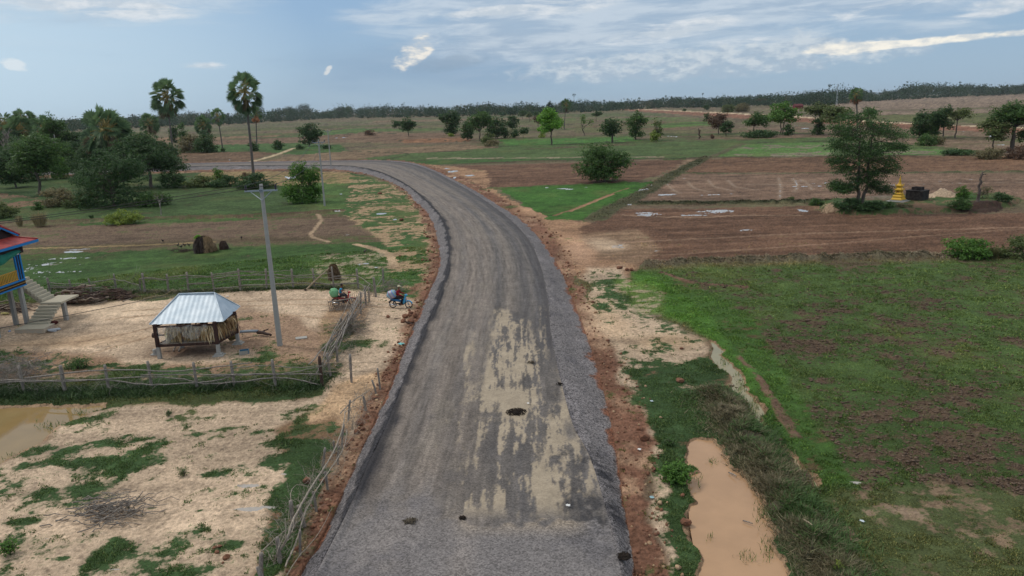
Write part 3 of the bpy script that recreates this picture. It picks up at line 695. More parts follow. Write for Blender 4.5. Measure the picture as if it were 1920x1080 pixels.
# straight rut lines of water in the middle right paddy
def wetline(P, w, s):
    P = [tuple(q) for q in crom(wpoly(P), 6)]
    xs = [p[0] for p in P]; ys = [p[1] for p in P]
    bb = np.nonzero((gx > min(xs)-2) & (gx < max(xs)+2) & (gy > min(ys)-2) & (gy < max(ys)+2))[0]
    d = segdist(gx[bb], gy[bb], P); k = np.exp(-(d/w)**2)
    wet[bb] = np.maximum(wet[bb], k*s+.16*nW[bb]*k)
    soil[bb] = soil[bb]*(1-.5*k[:, None])+np.array(lin((158,138,118)))*.5*k[:, None]
for P_l in ([(1250,345),(1262,356),(1275,362)],[(1290,340),(1300,352),(1330,360)],[(1328,338),(1340,350),(1375,358)],[(1365,338),(1380,350),(1420,356)],[(1460,334),(1463,350),(1462,372)],[(1487,335),(1495,348),(1490,360)],[(1500,336),(1515,345),(1522,356)],
            [(1430,340),(1700,338),(1920,336)],[(1400,346),(1700,345),(1920,342)],[(1210,356),(1240,340),(1290,334)]):
    wetline(P_l, .35, .46)
wet[(cov_ > .95) & (wet < .7)] *= .6
zz = np.where(wet > .5, np.minimum(zz, .02), zz)
zz = np.where(inroad, np.minimum(zz, -.10), zz)
dn = segdist  # keep name
me = mesh_np('ground', np.stack([gx, gy, zz], -1), None, [MG], True) if False else None
nr, ncl = AZ.shape; idx = np.arange(N).reshape(nr, ncl)
Q = np.stack([idx[:-1, :-1], idx[1:, :-1], idx[1:, 1:], idx[:-1, 1:]], -1).reshape(-1, 4)
me = mesh_np('ground', np.stack([gx, gy, zz], -1), Q, [MG], True)
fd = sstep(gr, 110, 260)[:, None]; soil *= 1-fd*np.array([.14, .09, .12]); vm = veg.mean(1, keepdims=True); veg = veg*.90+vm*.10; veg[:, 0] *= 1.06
soil = np.clip(soil, .005, .9); veg = np.clip(veg, .005, .9)
setcol(me, 'soil', np.concatenate([soil, np.clip(cov_, -1, 2)[:, None]], -1))
setcol(me, 'veg', np.concatenate([veg, wet[:, None]], -1))
tag(link('ground', me), kind='structure')
# ground height / cover lookup for planting
def gidx(x_, y_):
    r_ = np.hypot(x_, y_); a_ = np.arctan2(x_, y_)
    i = np.interp(1/r_, inv[::-1], np.arange(len(inv))[::-1]); j = np.interp(a_, azs, np.arange(len(azs)))
    return np.rint(i).astype(int)*ncl+np.rint(j).astype(int)
def gz(x_, y_): return float(zz[gidx(np.array([x_]), np.array([y_]))[0]])
def gp(px, py):
    """pixel -> point standing on the ground sheet"""
    h_ = 0.
    for _ in range(3):
        q = un(px, py, h_); h_ = gz(float(q[0]), float(q[1]))
    return Vector((float(q[0]), float(q[1]), h_))
# ---- water sheets
def water(name, P, colr, rough=.04):
    m_, t, bs = newmat(name+'_surface')
    n_ = nnoise(t, wpos(t), .6, 5, .6)
    t.links.new(nmix(t, n_.ss(.3, .7), lin(colr), tuple(v*.86 for v in lin(colr))), bs.inputs['Base Color'])
    bs.inputs['Roughness'].default_value = rough; bs.inputs['IOR'].default_value = 1.33
    bump(t, bs, nnoise(t, wpos(t), 3., 3, .5), .02, .02)
    PW = wpoly(P, -.1); c_ = np.mean(PW, 0)
    bm = bmesh.new()
    Pd = crom(PW+[PW[0]], 4)[:-1]
    nrm = []
    for i in range(len(Pd)):
        a = Pd[i-1]; b = Pd[(i+1) % len(Pd)]; tt = b-a; L = np.hypot(*tt)+1e-9; nrm.append((tt[1]/L, -tt[0]/L))
    ar = sum(Pd[i-1][0]*Pd[i][1]-Pd[i][0]*Pd[i-1][1] for i in range(len(Pd)))
    s_ = 1 if ar > 0 else -1
    f_ = bm.faces.new([bm.verts.new((p[0]+s_*n__[0]*.12, p[1]+s_*n__[1]*.12, -.10)) for p, n__ in zip(Pd, nrm)])
    bmesh.ops.triangulate(bm, faces=[f_]); bmesh.ops.recalc_face_normals(bm, faces=bm.faces)
    if bm.faces[:][0].normal.z < 0: bmesh.ops.reverse_faces(bm, faces=bm.faces)
    me = D.meshes.new(name); bm.to_mesh(me); bm.free(); me.materials.append(m_)
    tag(link(name, me), kind='structure')
water('pond', PONDR, (180,144,110)); water('pond', PONDL, (150,126,84)); water('ditch_water', DIT, (152,142,108)); water('ditch_water', DIT2, (160,140,104))
# ------------------------------------------------------------------ vegetation
def leafmat(name, transl=.4):
    m_, t, bs = newmat(name)
    c_, a_ = attr(t, 'tint'); n_ = nnoise(t, opos(t), 1.3, 4, .6)
    cc = scalecol(t, c_, (n_-.5)*1.0+1.)
    t.links.new(cc, bs.inputs['Base Color']); bs.inputs['Roughness'].default_value = .55
    bs.inputs['Specular IOR Level'].default_value = .3
    tr = t.nodes.new('ShaderNodeBsdfTranslucent'); t.links.new(cc, tr.inputs[0])
    mx = t.nodes.new('ShaderNodeMixShader'); mx.inputs[0].default_value = transl
    t.links.new(bs.outputs[0], mx.inputs[1]); t.links.new(tr.outputs[0], mx.inputs[2])
    t.links.new(mx.outputs[0], t.nodes['Material Output'].inputs[0]); return m_
LEAFK = 1.9
ML = leafmat('foliage'); MGR = leafmat('grass_blades', .2)
def barkmat(name, a, b, sc_=6.):
    m_, t, bs = newmat(name)
    v = t.nodes.new('ShaderNodeMapping'); v.inputs['Scale'].default_value = (1, 1, .25); t.links.new(opos(t), v.inputs[0])
    n_ = nnoise(t, v.outputs[0], sc_, 8, .7)
    t.links.new(nmix(t, n_.ss(.3, .7), lin(a), lin(b)), bs.inputs['Base Color']); bs.inputs['Roughness'].default_value = .9
    bump(t, bs, n_, .6, .04); return m_
MB = barkmat('bark', (72,62,54), (108,98,88)); MPB = barkmat('palm_bark', (74,70,66), (112,106,100), 9.)
MW = barkmat('weathered_wood', (104,94,86), (158,150,140), 14.); MWD = barkmat('dark_wood', (44,34,30), (82,62,52), 14.)

def leaves(rng, cen, size, nrm=None, up=.4, asp=.5):
    """pointed leaf sprays as rhombi around the centres; returns V (n*4,3)"""
    n = len(cen); d = rng.normal(size=(n, 3)); d /= np.linalg.norm(d, axis=1)[:, None]+1e-9
    if nrm is not None: d = d*.75+nrm*.9; d /= np.linalg.norm(d, axis=1)[:, None]+1e-9
    u = np.cross(d, rng.normal(size=(n, 3))); u /= np.linalg.norm(u, axis=1)[:, None]+1e-9
    w = np.cross(d, u); s_ = (size*rng.uniform(.6, 1.35, n))[:, None]
    V = np.stack([cen-u*s_*.5, cen+w*s_*asp*.5+d*s_*.08, cen+u*s_*.5-d*s_*.12, cen-w*s_*asp*.5+d*s_*.08], 1)
    return V.reshape(-1, 3)
def leafmesh(name, V, tint, mat=None):
    n = len(V)//4; me = mesh_np(name, V, np.arange(n*4).reshape(n, 4), [mat or ML])
    setcol(me, 'tint', np.repeat(np.concatenate([np.clip(tint*(LEAFK if mat is None else 1.), 0, .9), np.ones((n, 1))], 1), 4, 0)); return me
def _x(): pass
def tubes(paths, seg=6):
    """paths: list of (points (n,3), radii (n)) -> V, Q"""
    Vs, Qs, off = [], [], 0
    for P, r in paths:
        P = np.asarray(P, float); r = np.asarray(r, float); n = len(P)
        tn = np.gradient(P, axis=0); tn /= np.linalg.norm(tn, axis=1)[:, None]+1e-9
        ref = np.array([.31, .95, .05]) if abs(tn[0][2]) > .7 else np.array([0, 0, 1.])
        a = np.cross(tn, ref); a /= np.linalg.norm(a, axis=1)[:, None]+1e-9; b = np.cross(tn, a)
        th = np.linspace(0, 2*math.pi, seg, endpoint=False)
        ring = P[:, None]+r[:, None, None]*(a[:, None]*np.cos(th)[None, :, None]+b[:, None]*np.sin(th)[None, :, None])
        idx = off+np.arange(n*seg).reshape(n, seg)
        Qs.append(np.stack([idx[:-1], np.roll(idx[:-1], -1, 1), np.roll(idx[1:], -1, 1), idx[1:]], -1).reshape(-1, 4))
        Vs.append(ring.reshape(-1, 3)); off += n*seg
        # end caps as collapsed points
        c_ = np.stack([P[0], P[-1]]); Vs.append(c_); 
        k = np.arange(0, seg, 2)
        for e_, row in ((off, idx[0]), (off+1, idx[-1])):
            Qs.append(np.stack([np.full(len(k), e_), row[k], row[(k+1) % seg], row[(k+2) % seg]], -1))
        off += 2
    return np.vstack(Vs), np.vstack(Qs)
def bend(rng, a, b, n=6, j=.08, sag=0.):
    a = np.array(a, float); b = np.array(b, float); t_ = np.linspace(0, 1, n)[:, None]; L = np.linalg.norm(b-a)
    P = a+(b-a)*t_; off = rng.normal(size=(n, 3))*j*L; off[0] = 0; off[-1] = 0
    off = off*np.sin(t_*math.pi); P = P+off; P[:, 2] += sag*L*np.sin(t_[:, 0]*math.pi); return P

GREENS = dict(mid=((66,90,44), (48,70,36)), dark=((56,78,42), (40,60,36)), bright=((76,106,42), (54,82,36)), lime=((98,134,44), (68,104,38)),
              dry=((104,98,70), (78,74,54)), brown=((92,72,58), (70,56,46)), olive=((82,92,52), (60,72,42)), blue=((48,66,48), (36,52,42)), yellow=((108,120,48), (80,96,42)))
def crown(rng, blobs, n, size, pal, cl=9, shell=.55, flat=0., inner=.2):
    """leaf sprays grouped on twigs that fill the blobs' outer parts"""
    vol = np.array([b[3]*b[4]*b[5] for b in blobs])**.67; pr_ = vol/vol.sum()
    nt = max(6, n//cl); bi = rng.choice(len(blobs), nt, p=pr_); B = np.array(blobs)[bi]
    d = rng.normal(size=(nt, 3)); d /= np.linalg.norm(d, axis=1)[:, None]; d[:, 2] = np.where(d[:, 2] < -.6, d[:, 2]*.8, d[:, 2])
    rad = shell+(1-shell)*rng.random(nt)**.6; k = rng.random(nt) < inner; rad[k] *= rng.random(k.sum())
    rad *= 1+rng.normal(size=nt)*.09
    tc_ = B[:, :3]+d*rad[:, None]*B[:, 3:6]
    cen = np.repeat(tc_, cl, 0)+rng.normal(size=(nt*cl, 3))*size*np.array([.75, .75, .45*(1-flat)])
    nrm = np.repeat(d, cl, 0)*.6+np.array([0, 0, .7])
    V = leaves(rng, cen, size, nrm, asp=.75)
    a, b = (np.array(lin(q)) for q in GREENS[pal]); tw = np.clip(np.repeat(rng.random(nt), cl)*.8+rng.random(nt*cl)*.4-.1, 0, 1)[:, None]
    tint = (b+(a-b)*tw)*rng.uniform(.8, 1.2, (nt*cl, 1)); yl = rng.random(nt*cl) < .03
    tint[yl] = tint[yl]*np.array([1.7, 1.35, .9]); return V, tint
def autoblobs(rng, Wd, Hc, z0, style):
    """lobes of an uneven crown, width Wd, crown height Hc, underside z0"""
    rx, rz_ = Wd/2, Hc/2; L = []
    if style == 'bush': n = 9
    elif style == 'tall': n = 10
    else: n = 11
    for i in range(n):
        a = rng.uniform(0, 6.28); zf = rng.uniform(-.75, .8); rr = math.sqrt(max(0, 1-zf*zf))*rng.uniform(.45, .72)
        s_ = rng.uniform(.36, .54)
        if style == 'umbrella': zf = rng.uniform(-.1, .7); rr = rng.uniform(.2, .7)
        if style == 'bush' and zf < 0: rr = rng.uniform(.55, .78)
        L.append((math.cos(a)*rr*rx, math.sin(a)*rr*rx, z0+rz_+zf*rz_*.66, rx*s_, rx*s_, min(rx, rz_)*s_*rng.uniform(.8, 1.1)))
    if style == 'bush':
        for k in range(5): a = k*1.26+rng.uniform(0, .6); L.append((math.cos(a)*rx*.55, math.sin(a)*rx*.55, z0+rz_*.34, rx*.42, rx*.42, rz_*.45))
    elif z0 < Hc*.12:
        for k in range(4): a = k*1.57+rng.uniform(0, .6); L.append((math.cos(a)*rx*.4, math.sin(a)*rx*.4, z0+rz_*.38, rx*.42, rx*.42, rz_*.42))
    L.append((0, 0, z0+rz_*1.0, rx*.52, rx*.52, rz_*.62)); L.append((rng.uniform(-.15, .15)*rx, 0, z0+Hc-rz_*.42, rx*.36, rx*.36, rz_*.42))
    return L
SEED = [1]
def tree(label, bx, by, ty, wpx, pal='mid', style='round', cat='tree', name=None, group=None, trunk=.28, dens=1., lean=0., leaf=None, stems=1, shell=.55, loc=None, trmat=None, inner=.2, tk=1.):
    SEED[0] += 1; rng = np.random.default_rng(SEED[0]*77+5)
    p = loc or gp(bx, by); Dd = dist(p.x, p.y); Hh = max(.4, zat(p.x, p.y, ty)-p.z); Wd = wpx*Dd/FPX*1.1
    root = empty(name or ('bush' if style == 'bush' else 'tree'), p, label, cat, group)
    z0 = 0. if style == 'bush' else Hh*trunk
    px_m = Dd/715.
    sz = leaf or max(.16, min(.75, px_m*1.35)); 
    BL = autoblobs(rng, Wd, Hh-z0, z0, style)
    if lean: BL = [(b[0]+lean*b[2], *b[1:]) for b in BL]
    n = int(min(22000, max(260, dens*3.4*(Wd*Wd*.8+Wd*(Hh-z0)*2.2)/(sz*sz))))
    V, tint = crown(rng, BL, n, sz, pal, shell=shell, inner=inner)
    hx = np.percentile(np.abs(V[:, 0]-V[:, 0].mean()), 97.5)+1e-6; fx_ = min(1.6, Wd*.49/1.1*1.04/hx); fz_ = min(1.5, Hh/max(np.percentile(V[:, 2], 99.7), .1))
    V *= np.array([fx_, fx_, fz_]); BL = [(b[0]*fx_, b[1]*fx_, b[2]*fz_, *b[3:]) for b in BL]
    V[:, 2] = np.maximum(V[:, 2], .02)
    link('foliage' if style == 'bush' else 'crown', leafmesh('crown', V, tint), root)
    r0 = max(.05, Hh*.021)*tk; paths = []
    for s_ in range(stems):
        bx0 = np.array([(s_-(stems-1)/2)*r0*3.2, 0, -.15]); fork = np.array([lean*z0*.8+rng.normal()*.3*r0+(s_-(stems-1)/2)*Wd*.10, rng.normal()*.3*r0, z0+.22*(Hh-z0)])
        paths.append((bend(rng, bx0, fork, 6, .03), np.linspace(r0*1.25, r0*.75, 6)*(1 if stems == 1 else .75)))
        for b in BL[s_::stems]:
            P = bend(rng, fork, np.array(b[:3]), 6, .07, .04); paths.append((P, np.linspace(r0*.55, r0*.12, 6)))
            for _ in range(2):
                q = np.array(b[:3])+rng.normal(size=3)*np.array(b[3:6])*.6; q[2] = max(q[2], .1); paths.append((bend(rng, P[3], q, 4, .08), np.linspace(r0*.2, r0*.05, 4)))
    V, Q = tubes(paths, 6); link('stems' if style == 'bush' else 'trunk', mesh_np('trunk', V, Q, [trmat or MB], True), root)
    return root
def baretree(label, bx, by, ty, wpx, cat='tree', name='bare_tree', leafy=0., pal='olive', lean=0., trmat=None, tk=1., group=None):
    SEED[0] += 1; rng = np.random.default_rng(SEED[0]*77+5); p = gp(bx, by); Dd = dist(p.x, p.y); Hh = zat(p.x, p.y, ty)-p.z; Wd = wpx*Dd/FPX
    root = empty(name, p, label, cat, group); paths = []; tips = []
    def grow(a, d, L, r, dep):
        b = a+d*L; paths.append((bend(rng, a, b, 5, .06), np.linspace(r, r*.6, 5))); tips.append(b)
        if dep == 0: return
        for _ in range(3 if dep > 1 else 4):
            q = d+rng.normal(size=3)*.55; q[2] = q[2]*.7+.35; q /= np.linalg.norm(q); grow(a+d*L*rng.uniform(.6, 1.), q, L*rng.uniform(.5, .75), r*.55, dep-1)
    grow(np.array([0, 0, -.1]), np.array([lean, 0, 1.])/math.hypot(lean, 1), Hh*.38, max(.06, Hh*.028)*tk, 3)
    V, Q = tubes(paths, 5); mx = max(V[:, 2].max(), .1); V[:, 2] *= np.where(V[:, 2] > 0, Hh/mx, 1); sx = max(.2, (np.percentile(abs(V[:, 0]), 97)))
    V[:, :2] *= min(2.2, (Wd/2)/sx)
    link('trunk', mesh_np('trunk', V, Q, [trmat or MB], True), root)
    if leafy > 0:
        T_ = np.array(tips)*np.array([min(2.2, (Wd/2)/sx)]*2+[Hh/mx]); T_ = T_[rng.random(len(T_)) < leafy]; sz = max(.18, Dd/715*1.2)
        cen = np.repeat(T_, 16, 0)+rng.normal(size=(len(T_)*16, 3))*sz*1.1; a, b = (np.array(lin(q)) for q in GREENS[pal])
        tint = b+(a-b)*rng.random((len(cen), 1)); link('crown', leafmesh('crown', leaves(rng, cen, sz), tint), root)
    return root
def palm(label, bx, by, cyx, cy, wpx, hpx=None, dead=.35, name='sugar_palm', group='sugar palms', dens=1., skirt=(96,84,66), lean_=None, petiole=(150,138,84), deadpal=None):
    """trunk foot (bx,by); crown centre (cyx,cy) px; crown width wpx, height hpx"""
    SEED[0] += 1; rng = np.random.default_rng(SEED[0]*77+5); p = gp(bx, by); Dd = dist(p.x, p.y); Hc = zat(p.x, p.y, cy)-p.z
    R = wpx*Dd/FPX/2; RZ = (hpx or wpx)*Dd/FPX/2
    root = empty(name, p, label, 'palm', group)
    # lean: crown offset in x so that it stands where the photo has it
    q = prj(p.x, p.y, Hc+p.z)[0]; off = (cyx-q)*Dd/FPX
    top = np.array([off, 0, Hc]); r0 = max(.16, min(.3, Hc*.014+.06))
    P = np.stack([np.linspace(0, 1, 12)**1.3*off, np.zeros(12), np.linspace(-.2, Hc, 12)], 1); P[:, 0] += np.sin(np.linspace(0, 3.14, 12))*rng.uniform(-.2, .2)
    V, Q = tubes([(P, np.concatenate([[r0*1.7, r0*1.15], np.linspace(r0*1.02, r0*.75, 10)]))], 9)
    link('trunk', mesh_np('trunk', V, Q, [MPB], True), root)
    nF = int(54*dens); FV, FT, FC, PV, DV, DT, DC = [], [], [], [], [], [], []
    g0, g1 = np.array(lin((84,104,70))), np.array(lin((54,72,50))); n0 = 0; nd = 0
    for i in range(nF):
        el_ = rng.uniform(-.95, 1.)**1; el_ = math.asin(max(-.93, min(.98, el_*1.0))); a = i*2.39996+rng.normal()*.25
        dr = np.array([math.cos(a)*math.cos(el_), math.sin(a)*math.cos(el_), math.sin(el_)])
        isd = el_ < -.5 and rng.random() < dead
        fr_ = R*rng.uniform(.42, .52); L = R-fr_*rng.uniform(.65, .85); L = max(L, .25*R)
        tip = top+dr*np.array([L, L, L*RZ/R]); tip[2] -= .10*R*(1-math.sin(el_))
        P = bend(rng, top, tip, 5, .03, .06); PV.append((P, np.linspace(.055, .03, 5)*max(1, R/2.4)))
        # folded fan of pointed segments
        ax = tip-P[-2]; ax /= np.linalg.norm(ax); s_ = np.cross(ax, [0, 0, 1.]); s_ /= np.linalg.norm(s_)+1e-9; u_ = np.cross(s_, ax); tw_ = rng.uniform(-1.3, 1.3); s_, u_ = s_*math.cos(tw_)+u_*math.sin(tw_), u_*math.cos(tw_)-s_*math.sin(tw_)
        ns = 16
        for j in range(ns):
            th = (j/(ns-1)-.5)*4.1; w_ = 4.1/ns*.62
            def dirv(t_): 
                v_ = ax*math.cos(t_)+s_*math.sin(t_)+u_*.28*abs(math.sin(t_)); v_[2] -= .12; return v_/np.linalg.norm(v_)
            ln = fr_*(1-.25*abs(th)/2.05)*rng.uniform(.88, 1.05)
            m0 = tip+dirv(th-w_)*ln*.55; m1 = tip+dirv(th+w_)*ln*.55; e_ = tip+dirv(th)*ln; e_[2] -= ln*.14
            quad = [tip, m0, e_, m1]
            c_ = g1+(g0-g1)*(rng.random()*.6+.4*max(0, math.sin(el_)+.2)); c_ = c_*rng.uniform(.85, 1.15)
            if isd: DV.append(quad); DC.append(np.array(lin(deadpal or skirt))*rng.uniform(.6, 1.2))
            else: FV.append(quad); FC.append(c_)
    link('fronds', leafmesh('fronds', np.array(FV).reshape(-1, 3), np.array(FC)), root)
    V, Q = tubes(PV, 5); m_ = PET; link('leaf_stalks', mesh_np('leaf_stalks', V, Q, [m_], True), root)
    # dead leaf skirt under the crown
    n = int(90*dens*max(.4, dead*2)); a = rng.uniform(0, 6.28, n); zz_ = rng.uniform(-.95, -.25, n)*RZ; rr = r0+rng.uniform(.02, .22, n)*R*(1+zz_/RZ*.55)
    cen = np.stack([top[0]+np.cos(a)*rr, np.sin(a)*rr, top[2]+zz_], 1); ln = R*.32
    dn_ = np.stack([np.cos(a)*.35, np.sin(a)*.35, -np.ones(n)], 1); sd_ = np.stack([-np.sin(a), np.cos(a), np.zeros(n)], 1)
    Vd = np.stack([cen-dn_*ln*.5, cen+sd_*ln*.16, cen+dn_*ln*.5, cen-sd_*ln*.16], 1).reshape(-1, 3)
    if DV: Vd = np.vstack([Vd, np.array(DV).reshape(-1, 3)])
    tn = np.array(lin(deadpal or skirt))*rng.uniform(.45, 1.2, (n, 1)); 
    if DC: tn = np.vstack([tn, np.array(DC)])
    link('dead_fronds', leafmesh('dead_fronds', Vd, tn), root)
    return root
PET = barkmat('leaf_stalk', (120,108,60), (168,150,92), 4.)
def tussock(label, bx, by, ty, wpx, pal=((176,160,120), (110,108,76)), name='grass_tussock', cat='grass clump', group=None, n=420):
    SEED[0] += 1; rng = np.random.default_rng(SEED[0]*77+5); p = gp(bx, by); Dd = dist(p.x, p.y); Hh = zat(p.x, p.y, ty)-p.z; Wd = wpx*Dd/FPX
    a = rng.uniform(0, 6.28, n); r = np.sqrt(rng.random(n))*Wd*.22; b0 = np.stack([np.cos(a)*r, np.sin(a)*r, np.zeros(n)], 1)
    out = np.stack([np.cos(a), np.sin(a), np.zeros(n)], 1)*(rng.uniform(.0, .30, n)*Wd)[:, None]
    hh = Hh*rng.uniform(.5, 1., n); tp = b0+out; tp[:, 2] = hh; md = b0+out*.35; md[:, 2] = hh*.6
    sd_ = np.stack([-np.sin(a), np.cos(a), np.zeros(n)], 1)*max(.03, Dd/715*.22)
    V = np.stack([b0-sd_*.6, md-sd_, tp, md+sd_], 1).reshape(-1, 3); c0, c1 = (np.array(lin(q)) for q in pal)
    o = link(name, leafmesh(name, V, c1+(c0-c1)*rng.random((n, 1)), MGR), None, p); tag(o, label, cat, group); return o

# --- left grove
G1 = 'trees of the left grove'
palm('tall slender sugar palm rising behind the two leafy trees at the left', 326, 300, 312, 181, 64, 70, dead=.3)
palm('tallest sugar palm, standing by the road beside the small reddish palm', 476, 335, 459, 172, 64, 78, dead=.35)
palm('thin young sugar palm with sparse fronds left of the tallest palm', 418, 283, 408, 218, 28, 36, dead=.5, dens=.6, petiole=(150,138,84))
palm('small sugar palm with rust brown dead fronds right of the tallest palm', 482, 281, 480, 214, 24, 32, dead=1., dens=.6, deadpal=(132,92,66))
palm('short stout sugar palm with a huge round crown in the left grove', 200, 338, 196, 243, 90, 90, dead=.25, dens=1.5)
palm('squat sugar palm with yellow leaf stalks behind the leafy trees', 284, 285, 280, 231, 38, 40, dead=.4)
palm('low sugar palm half buried in thicket left of the thin young palm', 384, 278, 380, 234, 34, 40, dead=.4)
palm('broad sugar palm at the far left of the grove skyline', 45, 300, 38, 243, 54, 56, dead=.3)
palm('dark sugar palm crown behind the leftmost trees, highest of its cluster', 50, 290, 42, 222, 46, 34, dead=.2)
palm('sugar palm with pale stalks just left of the bright round tree', 84, 300, 80, 241, 48, 52, dead=.3)
palm('sugar palm cut by the left edge of the picture', 8, 300, 6, 232, 44, 50, dead=.3)
tree('round bright green tree standing above the palms on the left', 108, 305, 211, 48, 'mid', 'round', trunk=.3)
tree('leafy tree with a visible forked trunk at the left edge of the meadow', 77, 367, 252, 92, 'mid', 'round', trunk=.22, dens=1.2)
tree('huge dark bush shaped tree reaching the ground in the left meadow', 214, 387, 280, 124, 'dark', 'bush', dens=1.4, cat='tree', name='tree')
tree('large dark spreading tree right of the ground hugging one', 284, 351, 250, 112, 'dark', 'round', trunk=.16, dens=1.3, tk=1.3)
tree('dark tree cut by the left edge of the picture', -8, 362, 284, 62, 'dark', 'round', trunk=.2)
tree('dim green tree between the bright round tree and the stout palm', 120, 300, 238, 44, 'mid', 'round', trunk=.2)
tree('small dark tree with bare trunk left of the stout palm', 144, 303, 247, 40, 'dark', 'round', trunk=.35)
tree('dark bushy tree filling the gap right of the stout palm', 243, 300, 240, 40, 'dark', 'round', trunk=.15)
tree('low light green bush between the forked tree and the dark bush', 114, 335, 286, 32, 'bright', 'bush', cat='bush')
tree('dark thicket behind the forked tree', 40, 340, 262, 80, 'dark', 'bush', cat='bush')
tree('dark thicket behind the small dark tree', 165, 335, 275, 60, 'dark', 'bush', cat='bush')
tree('dense shrub mass behind the leftmost palms', 10, 312, 246, 70, 'dark', 'bush', cat='bush')
tree('dark shrub mass beneath the pale stalked palm', 70, 315, 262, 60, 'dark', 'bush', cat='bush')
baretree('grey leafless tree in front of the leftmost palms', 22, 330, 240, 44, trmat=MW)
tree('grey brown scrub in front of the huge dark bush tree', 118, 386, 352, 70, 'dry', 'bush', cat='bush', shell=.4)
tree('dull scrub clump touching the huge dark bush tree', 150, 388, 356, 50, 'olive', 'bush', cat='bush')
tree('low leafy shrubs right of the huge dark bush tree', 288, 386, 360, 56, 'mid', 'bush', cat='bush')
tree('shrub thicket at the foot of the large spreading tree', 322, 352, 320, 44, 'dark', 'bush', cat='bush')
tree('rounded yellow green bush on the brown bank in the meadow', 229, 420, 393, 62, 'yellow', 'bush', cat='bush', name='bush')
tree('dark bush at the left edge below the forked tree', 8, 408, 378, 46, 'olive', 'bush', cat='bush')
tree('small dark weed bush left of the grey scrub', 72, 393, 378, 18, 'mid', 'bush', cat='bush')
tussock('large pale dry grass tussock on the brown bank', 76, 425, 394, 44)
tussock('small pale dry grass tussock left of the large one', 38, 425, 402, 22, n=220)
baretree('thin sapling with a pale bare stem right of the yellow green bush', 302, 403, 358, 20, name='sapling', cat='sapling', leafy=.15, trmat=MW)
tree('dark weed tuft on the bank between tussock and yellow green bush', 172, 413, 403, 8, 'dark', 'bush', cat='weed')
for a in (('round dark tree filling the left edge between palms and thicket', 30, 352, 282, 46, 'dark', 'round'), ('mid green tree close behind the forked tree on its right', 128, 330, 268, 50, 'mid', 'round'),
          ('dark leafy tree behind the huge dark bush on its left', 176, 338, 272, 56, 'dark', 'round'), ('mid green tree behind the huge dark bush on its right', 246, 330, 262, 54, 'mid', 'round'), ('dark tree right behind the large spreading tree', 306, 318, 258, 50, 'dark', 'round'),
          ('olive tree low beneath the squat palm', 272, 300, 248, 44, 'olive', 'round'), ('dark bushy tree beneath the broad far left palm', 52, 318, 258, 54, 'dark', 'round'), ('dark tree between stout palm and pale stalked palm', 150, 318, 262, 44, 'dark', 'round')):
    tree(*a, trunk=.08, dens=1.2)
# thickets along the far road
tree('narrow dark bush left of the low sugar palm, beside the tall palm trunk', 328, 268, 236, 20, 'dark', 'bush', cat='bush')
tree('upright green bush just left of the low sugar palm', 346, 270, 230, 18, 'mid', 'bush', cat='bush')
tree('brownish low thicket under the low sugar palm', 356, 286, 252, 34, 'dry', 'bush', cat='bush', shell=.4)
tree('wide dark thicket right of the low sugar palm', 385, 286, 245, 44, 'dark', 'bush', cat='bush')
tree('light green shrub in front of the far road, above the dark hedge', 409, 338, 314, 20, 'bright', 'bush', cat='bush')
tree('dark hedge clump left of the tallest palm foot, left part', 378, 350, 328, 54, 'olive', 'bush', cat='bush')
tree('dark hedge clump left of the tallest palm foot, middle part', 425, 350, 328, 56, 'dark', 'bush', cat='bush')
tree('dark hedge clump around the foot of the tallest palm', 478, 352, 324, 64, 'dark', 'bush', cat='bush')
tree('brown dry bush beside the tallest palm foot', 462, 338, 322, 20, 'brown', 'bush', cat='bush', shell=.4)
tree('dense bright green bush beside the second utility pole', 572, 380, 303, 66, 'bright', 'bush', cat='bush', dens=1.4, leaf=.24)
tree('small round bush between the reddish palm and the irregular tree', 522, 281, 262, 21, 'dark', 'bush', cat='bush')
tree('small bush at the foot of the reddish palm', 477, 283, 264, 18, 'dark', 'bush', cat='bush')
tree('tiny shrub at the foot of the thin young palm', 418, 284, 277, 9, 'dark', 'bush', cat='bush')
tree('irregular dark tree with a ragged top above the pale track', 580, 274, 231, 40, 'dark', 'round', trunk=.02, shell=.35)
tree('low dark shrub left of the ragged dark tree', 564, 280, 270, 16, 'dark', 'bush', cat='bush')
tree('low shrub strip beside the third utility pole', 612, 279, 270, 18, 'dark', 'bush', cat='bush')
tree('brown dry bush alone in the far field left of centre', 694, 254, 243, 20, 'brown', 'bush', cat='bush', shell=.4)
tree('small dark tree, left one of a touching pair in the far field', 743, 241, 225, 18, 'dark', 'round', trunk=.1)
tree('dark tree with layered crown, right one of a touching pair', 766, 255, 219, 27, 'dark', 'round', trunk=.18)
tree('tall rounded dark tree, leftmost of the central grove', 846, 254, 206, 37, 'dark', 'round', trunk=.03, dens=1.3)
tree('small yellowish shrub at the foot of the leftmost grove tree', 846, 256, 249, 11, 'yellow', 'bush', cat='bush')
tree('big green tree in the middle of the central grove', 900, 265, 207, 44, 'mid', 'round', trunk=.12)
tree('dark lobe shaped tree left in the central grove', 877, 263, 227, 26, 'dark', 'round', trunk=.04)
tree('dark rounded tree right in the central grove', 932, 260, 219, 35, 'dark', 'round', trunk=.05)
tree('grey green shrub low before the central grove', 914, 270, 247, 24, 'olive', 'bush', cat='bush')
tree('dry yellow green shrub at the right end of the grove foot', 922, 274, 262, 25, 'dry', 'bush', cat='bush')
tree('small dark bush between the rounded grove tree and the cone shaped one', 947, 259, 241, 15, 'dark', 'bush', cat='bush')
tree('cone shaped dark tree right of the central grove', 961, 243, 216, 23, 'dark', 'round', trunk=.06)
tree('rounded dark bush under the cone shaped tree', 965, 258, 239, 18, 'dark', 'bush', cat='bush')
